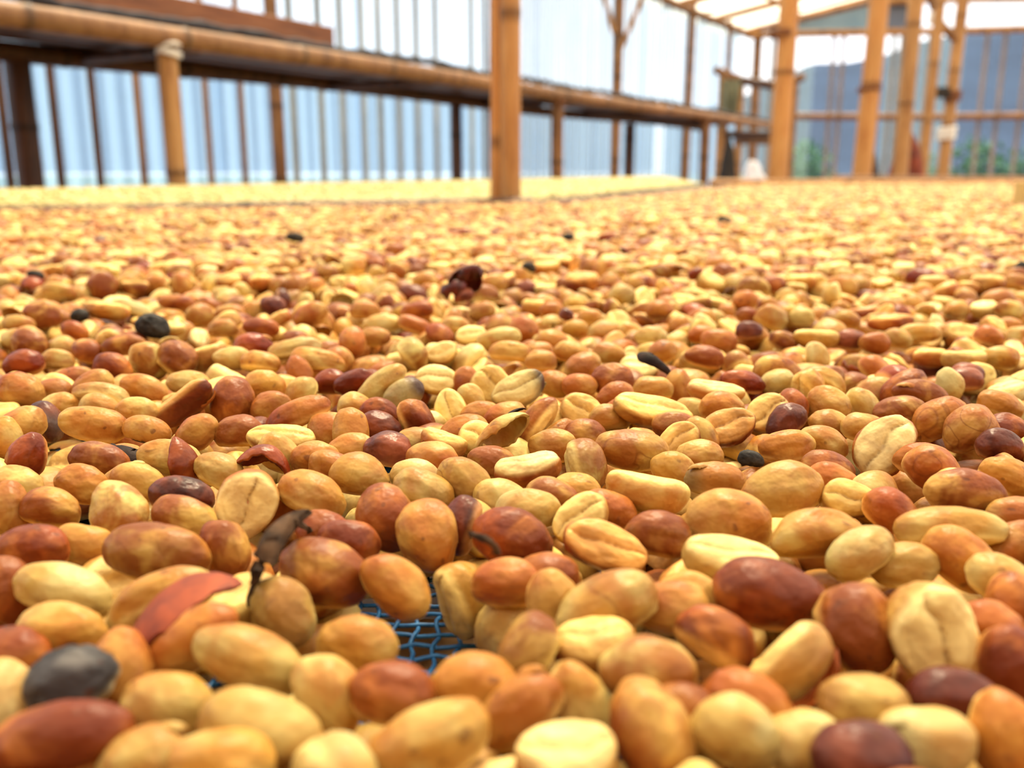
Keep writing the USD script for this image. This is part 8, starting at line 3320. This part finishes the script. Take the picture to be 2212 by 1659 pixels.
s3 = [on_plane(u, v, BED + z) for u, v, z in ((1016, 1151, .0068), (1040, 1160, .0075), (1062, 1172, .0070), (1076, 1196, .0055))]
obj("dry_stalk", strip(curve(s3, 12), np.interp(np.linspace(0, 1, 12), [0, .5, .8, 1], [.00025, .0004, .0006, .0003]), .0005, 12, .5), TWIG, None, "tiny dry stalk lying across a big brown bean", "twig")
s4 = [on_plane(u, v, BED + z) for u, v, z in ((1086, 646, .004), (1110, 652, .0045), (1126, 655, .004))]
def dark_bean(u, v, a, b, ang, z, seed, mat, label, name="black_bean"):
    p = on_plane(u, v, BED + z); d = pix(p)[2]; L, W = a * d / F, b * d / F
    v_, f, mk = bean_mesh(L, W * 1.05, W * .95, 4 if a > 30 else 3, seed, wrinkle=1.1, rough=1.5)
    path = fresh("/World", name); g = usdkit.mesh(stage, path, (v_, f), mat, True); add_marks(g.GetPrim(), mk * 0)
    e = math.cos(ang) * RT - math.sin(ang) * UPV; n = unit(UPV * .8 - FW * .5); n = unit(n - e * (n @ e)); place(path, np.stack([e, np.cross(n, e), n], 1), p); tag(g.GetPrim(), label, "bean")
dark_bean(330, 706, 38, 25, math.radians(15), .002, 1, BLACK_BEAN, "wrinkled black bean lying on pale beans at left")
dark_bean(1141, 578, 17, 12, 0, .0042, 2, BLACK_BEAN, "small blue-grey bean in the blurred middle distance")
dark_bean(637, 513, 21, 10, .1, .0068, 3, BLACK_BEAN, "black bean among the far beans at left")
dark_bean(1226, 512, 16, 9, -.2, .0068, 4, BLACK_BEAN, "black bean among the far beans near the middle")
dark_bean(1566, 476, 17, 9, .2, .0068, 5, BLACK_BEAN, "black bean farthest away, right of centre")
dark_bean(77, 594, 20, 10, .2, .004, 6, BLACK_BEAN, "dark grey bean near the photo's left edge")
dark_bean(2207, 580, 14, 16, .2, .004, 7, BLACK_BEAN, "black bean cut by the photo's right edge")
dark_bean(1624, 991, 30, 17, .25, -.001, 8, BLACK_BEAN, "cracked grey-black bean under a golden spotted bean")
dark_bean(1224, 680, 17, 13, .4, .003, 9, bean_look(5, "p"), "small dark purple bean just beyond the focused beans", "black_bean")
dark_bean(1503, 592, 19, 12, -.4, .004, 10, bean_look(5, "r"), "dark red bean in the blurred distance right of centre", "black_bean")
dark_bean(172, 682, 20, 15, -.3, 0, 11, BLACK_BEAN, "dark bean half hidden left of the wrinkled black bean")
cp = on_plane(1000, 622, BED + .0055); cd = pix(cp)[2] / F
ch = thing("dried_cherry", "open dark red dried coffee cherry standing up in the middle distance", "dried cherry", cp)
Rc = np.stack([unit(RT + .2 * UPV), unit(np.cross(UPV - .5 * FW, RT)), unit(UPV - .5 * FW)], 1)
def chpart(name, sh, off, mat):
    v, f, mk = sh; obj(name, (cp + (RT * off[0] + UPV * off[1] - FW * off[2]) * cd + v @ Rc.T, f), mat, ch, smooth=True)
chpart("skin", shell_mesh(40 * cd, 34 * cd, 40 * cd, 4, (-.35, .5), .08, 0, .5), (4, 6, 0), CHERRY); chpart("skin", shell_mesh(30 * cd, 14 * cd, 30 * cd, 5, (.1, .9), .10, 0, .5), (16, 22, 2), CHERRY); chpart("skin", shell_mesh(30 * cd, 22 * cd, 24 * cd, 9, (.55, 1.2), .10, 0, .5), (-20, -4, 6), CHERRY)
chpart("seed", bean_mesh(22 * cd, 16 * cd, 14 * cd, 3, 6), (2, -18, 8), bean_look(5, "p"))

# ------------------------------------------------------------------ the rest of the beans: one object
def instancer(path, protos, pos, rot, scl, ids, label, cat):
    root = UsdGeom.PointInstancer.Define(stage, path); pr = root.GetPrim(); rel = root.CreatePrototypesRel(); holder = UsdGeom.Scope.Define(stage, path + "/kinds")
    for k, ((v, f, mk), mat) in enumerate(protos):
        g = usdkit.mesh(stage, f"{path}/kinds/bean" + (f"_{k:03d}" if k else ""), (v, f), mat, True); add_marks(g.GetPrim(), mk); rel.AddTarget(g.GetPath())
    q = rot.as_quat()
    root.CreatePositionsAttr(Vt.Vec3fArray.FromNumpy(pos.astype(np.float32))); root.CreateOrientationsAttr(Vt.QuathArray([Gf.Quath(float(a[3]), float(a[0]), float(a[1]), float(a[2])) for a in q]))
    root.CreateScalesAttr(Vt.Vec3fArray.FromNumpy(scl.astype(np.float32))); root.CreateProtoIndicesAttr(Vt.IntArray.FromNumpy(ids.astype(np.int32)))
    return tag(pr, label, cat, kind="stuff")
ref = np.array([.0053, .0039, .0030]); kinds = [(0, "-", .10), (1, "-", .16), (1, "m", .10), (2, "-", .16), (2, "m", .14), (3, "-", .10), (3, "m", .09), (4, "m", .05), (4, "r", .012), (5, "p", .012), (0, "f", .02)]
near = [(bean_mesh(*ref, 3, 500 + k * 7 + s, wrinkle=.4 * (s == 1)), bean_look(t, p)) for k, (t, p, _) in enumerate(kinds) for s in range(3)]
SHELLS = [(shell_mesh(*(ref * [1, 1.05, 1.1]), 40 + s, th, .1, .3, .25, nu=18, nv=10), bean_look(tn, pt)) for s, (tn, pt, th) in enumerate([(0, '-', (.05, .8)), (1, '-', (.2, 1.0)), (2, 'm', (.0, .7)), (4, 'r', (.1, .85))])]
far = [(bean_mesh(*ref, 2, 700 + k * 7 + s), bean_look(t, p)) for k, (t, p, _) in enumerate(kinds) for s in range(2)]
wts = np.array([w for *_, w in kinds]); wts /= wts.sum()
g = np.random.default_rng(77)
fpos = FILLER[:, :3] / 10000 + [0, 0, BED]; frot = quats(FILLER[:, 3:6]); fs = FILLER[:, 6:9] / 10000 / ref
fid = g.choice(len(kinds), len(fpos), p=wts) * 3 + g.integers(0, 3, len(fpos))
PER = .16; tq = quats(TILE[:, 3:6]); tpos = TILE[:, :3] / 10000; ts = TILE[:, 6:9] / 10000 / ref
pos, rots, scl = [fpos], [frot.as_quat()], [fs]
x0, y0, x1, y1 = POLY.bounds
def zoneA(x, y): return (y > .018) & (y < .362) & (np.abs(x) < np.minimum(.052 + .66 * np.maximum(y, 0), .302))
seen = lambda x, y: (np.abs(x) < .25 + .72 * np.maximum(y, 0)) & (y > -.28)
INNER = POLY.buffer(-.016)
from scipy.spatial import cKDTree
NEAR = cKDTree(np.vstack([TPOS, fpos]))
def inside(x, y):                                        # the part of the near patch that was laid out bean by bean
    d = y * FW[1] + (BED - .004 - EYE[2]) * FW[2]; return (np.abs(x) < (1106 / F) * d + .004) & (y < .352)
from shapely.geometry import LineString
LEFT = LineString([p[:2] for p in EL])
for i in range(int(math.floor(x0 / PER)), int(math.ceil(x1 / PER))):
    for j in range(int(math.floor(y0 / PER)), int(math.ceil(y1 / PER))):
        a = int(g.integers(0, 4)); c, s = round(math.cos(a * math.pi / 2)), round(math.sin(a * math.pi / 2)); off = tpos[:, :2] - PER / 2
        xy = np.column_stack([off[:, 0] * c - off[:, 1] * s, off[:, 0] * s + off[:, 1] * c]) + [(i + .5) * PER, (j + .5) * PER]
        ok = contains_xy(INNER, xy[:, 0], xy[:, 1]) & ~(zoneA(*xy.T) & inside(*xy.T)) & seen(*xy.T)
        ok[ok] &= NEAR.query(np.column_stack([xy, tpos[:, 2] + .003 + BED])[ok])[0] > .0066
        if not ok.any(): continue
        P = np.column_stack([xy, tpos[:, 2]])[ok]
        lift = .003 + .0045 * np.clip((P[:, 1] - .30) / .12, 0, 1) + .0025 * (fbm(np.column_stack([P[:, :2] * 9, 0 * P[:, 0]]), 2, 4) - .5) * np.clip((P[:, 1] - .3) / .2, 0, 1)
        edge = np.array([LEFT.distance(Point(*q)) for q in P[:, :2]]) if LEFT.distance(Point((i + .5) * PER, (j + .5) * PER)) < .3 else np.full(len(P), 1.0)
        lift = lift * np.clip(edge / .10, 0, 1) - .003 * np.clip(1 - edge / .07, 0, 1)
        P[:, 2] += lift + BED
        pos.append(P); rots.append((Rotation.from_euler("z", a * 90, degrees=True) * tq[ok]).as_quat()); scl.append(ts[ok])
pos, rots, scl = np.vstack(pos), np.vstack(rots), np.vstack(scl); nf = len(fpos); n2 = len(pos) - nf
scl[nf:] *= g.uniform(.93, 1.07, (n2, 1))
dist = np.linalg.norm(pos[nf:] - EYE, axis=1); kd = g.choice(len(kinds), n2, p=wts)
ids = np.r_[fid, np.where(dist < .55, kd * 3 + g.integers(0, 3, n2), len(near) + kd * 2 + g.integers(0, 2, n2))]
sh = g.random(len(ids)) < .05; ids[sh] = len(near) + len(far) + g.integers(0, len(SHELLS), sh.sum())
instancer(fresh("/World", "coffee_bean_layer"), near + far + SHELLS, pos, Rotation.from_quat(rots), scl, ids, "the rest of the brown coffee beans spread over the near drying bed", "beans")
# pale beans on the narrow bed
b = PP.buffer(-.012); bx = b.bounds; N = 26000; xy = np.column_stack([g.uniform(bx[0], bx[2], N * 3), g.uniform(bx[1], bx[3], N * 3)]); xy = xy[contains_xy(b, xy[:, 0], xy[:, 1])]; xy = xy[np.abs(xy[:, 0]) < .3 + .64 * xy[:, 1]][:N]
P = np.column_stack([xy, pale_z(xy) - .004 + g.uniform(-.0015, .0025, len(xy))]); n = len(P)
flip = Rotation.from_euler("x", np.where(g.random(n) < .4, math.pi, 0) + g.normal(0, .4, n)); yaw = Rotation.from_euler("z", g.uniform(0, 6.28, n))
PALE = bean_material("bean_parchment", (255, 244, 170), (255, 232, 132), (246, 204, 98), .2, vein=.1, speck=.1)
instancer(fresh("/World", "pale_bean_layer"), [(bean_mesh(*ref, 1, 900 + s), PALE) for s in range(3)], P, yaw * flip, g.uniform(.9, 1.1, (n, 1)) * np.ones(3), g.integers(0, 3, n), "pale yellow parchment beans spread on the narrow bed beyond the edge rail", "beans")
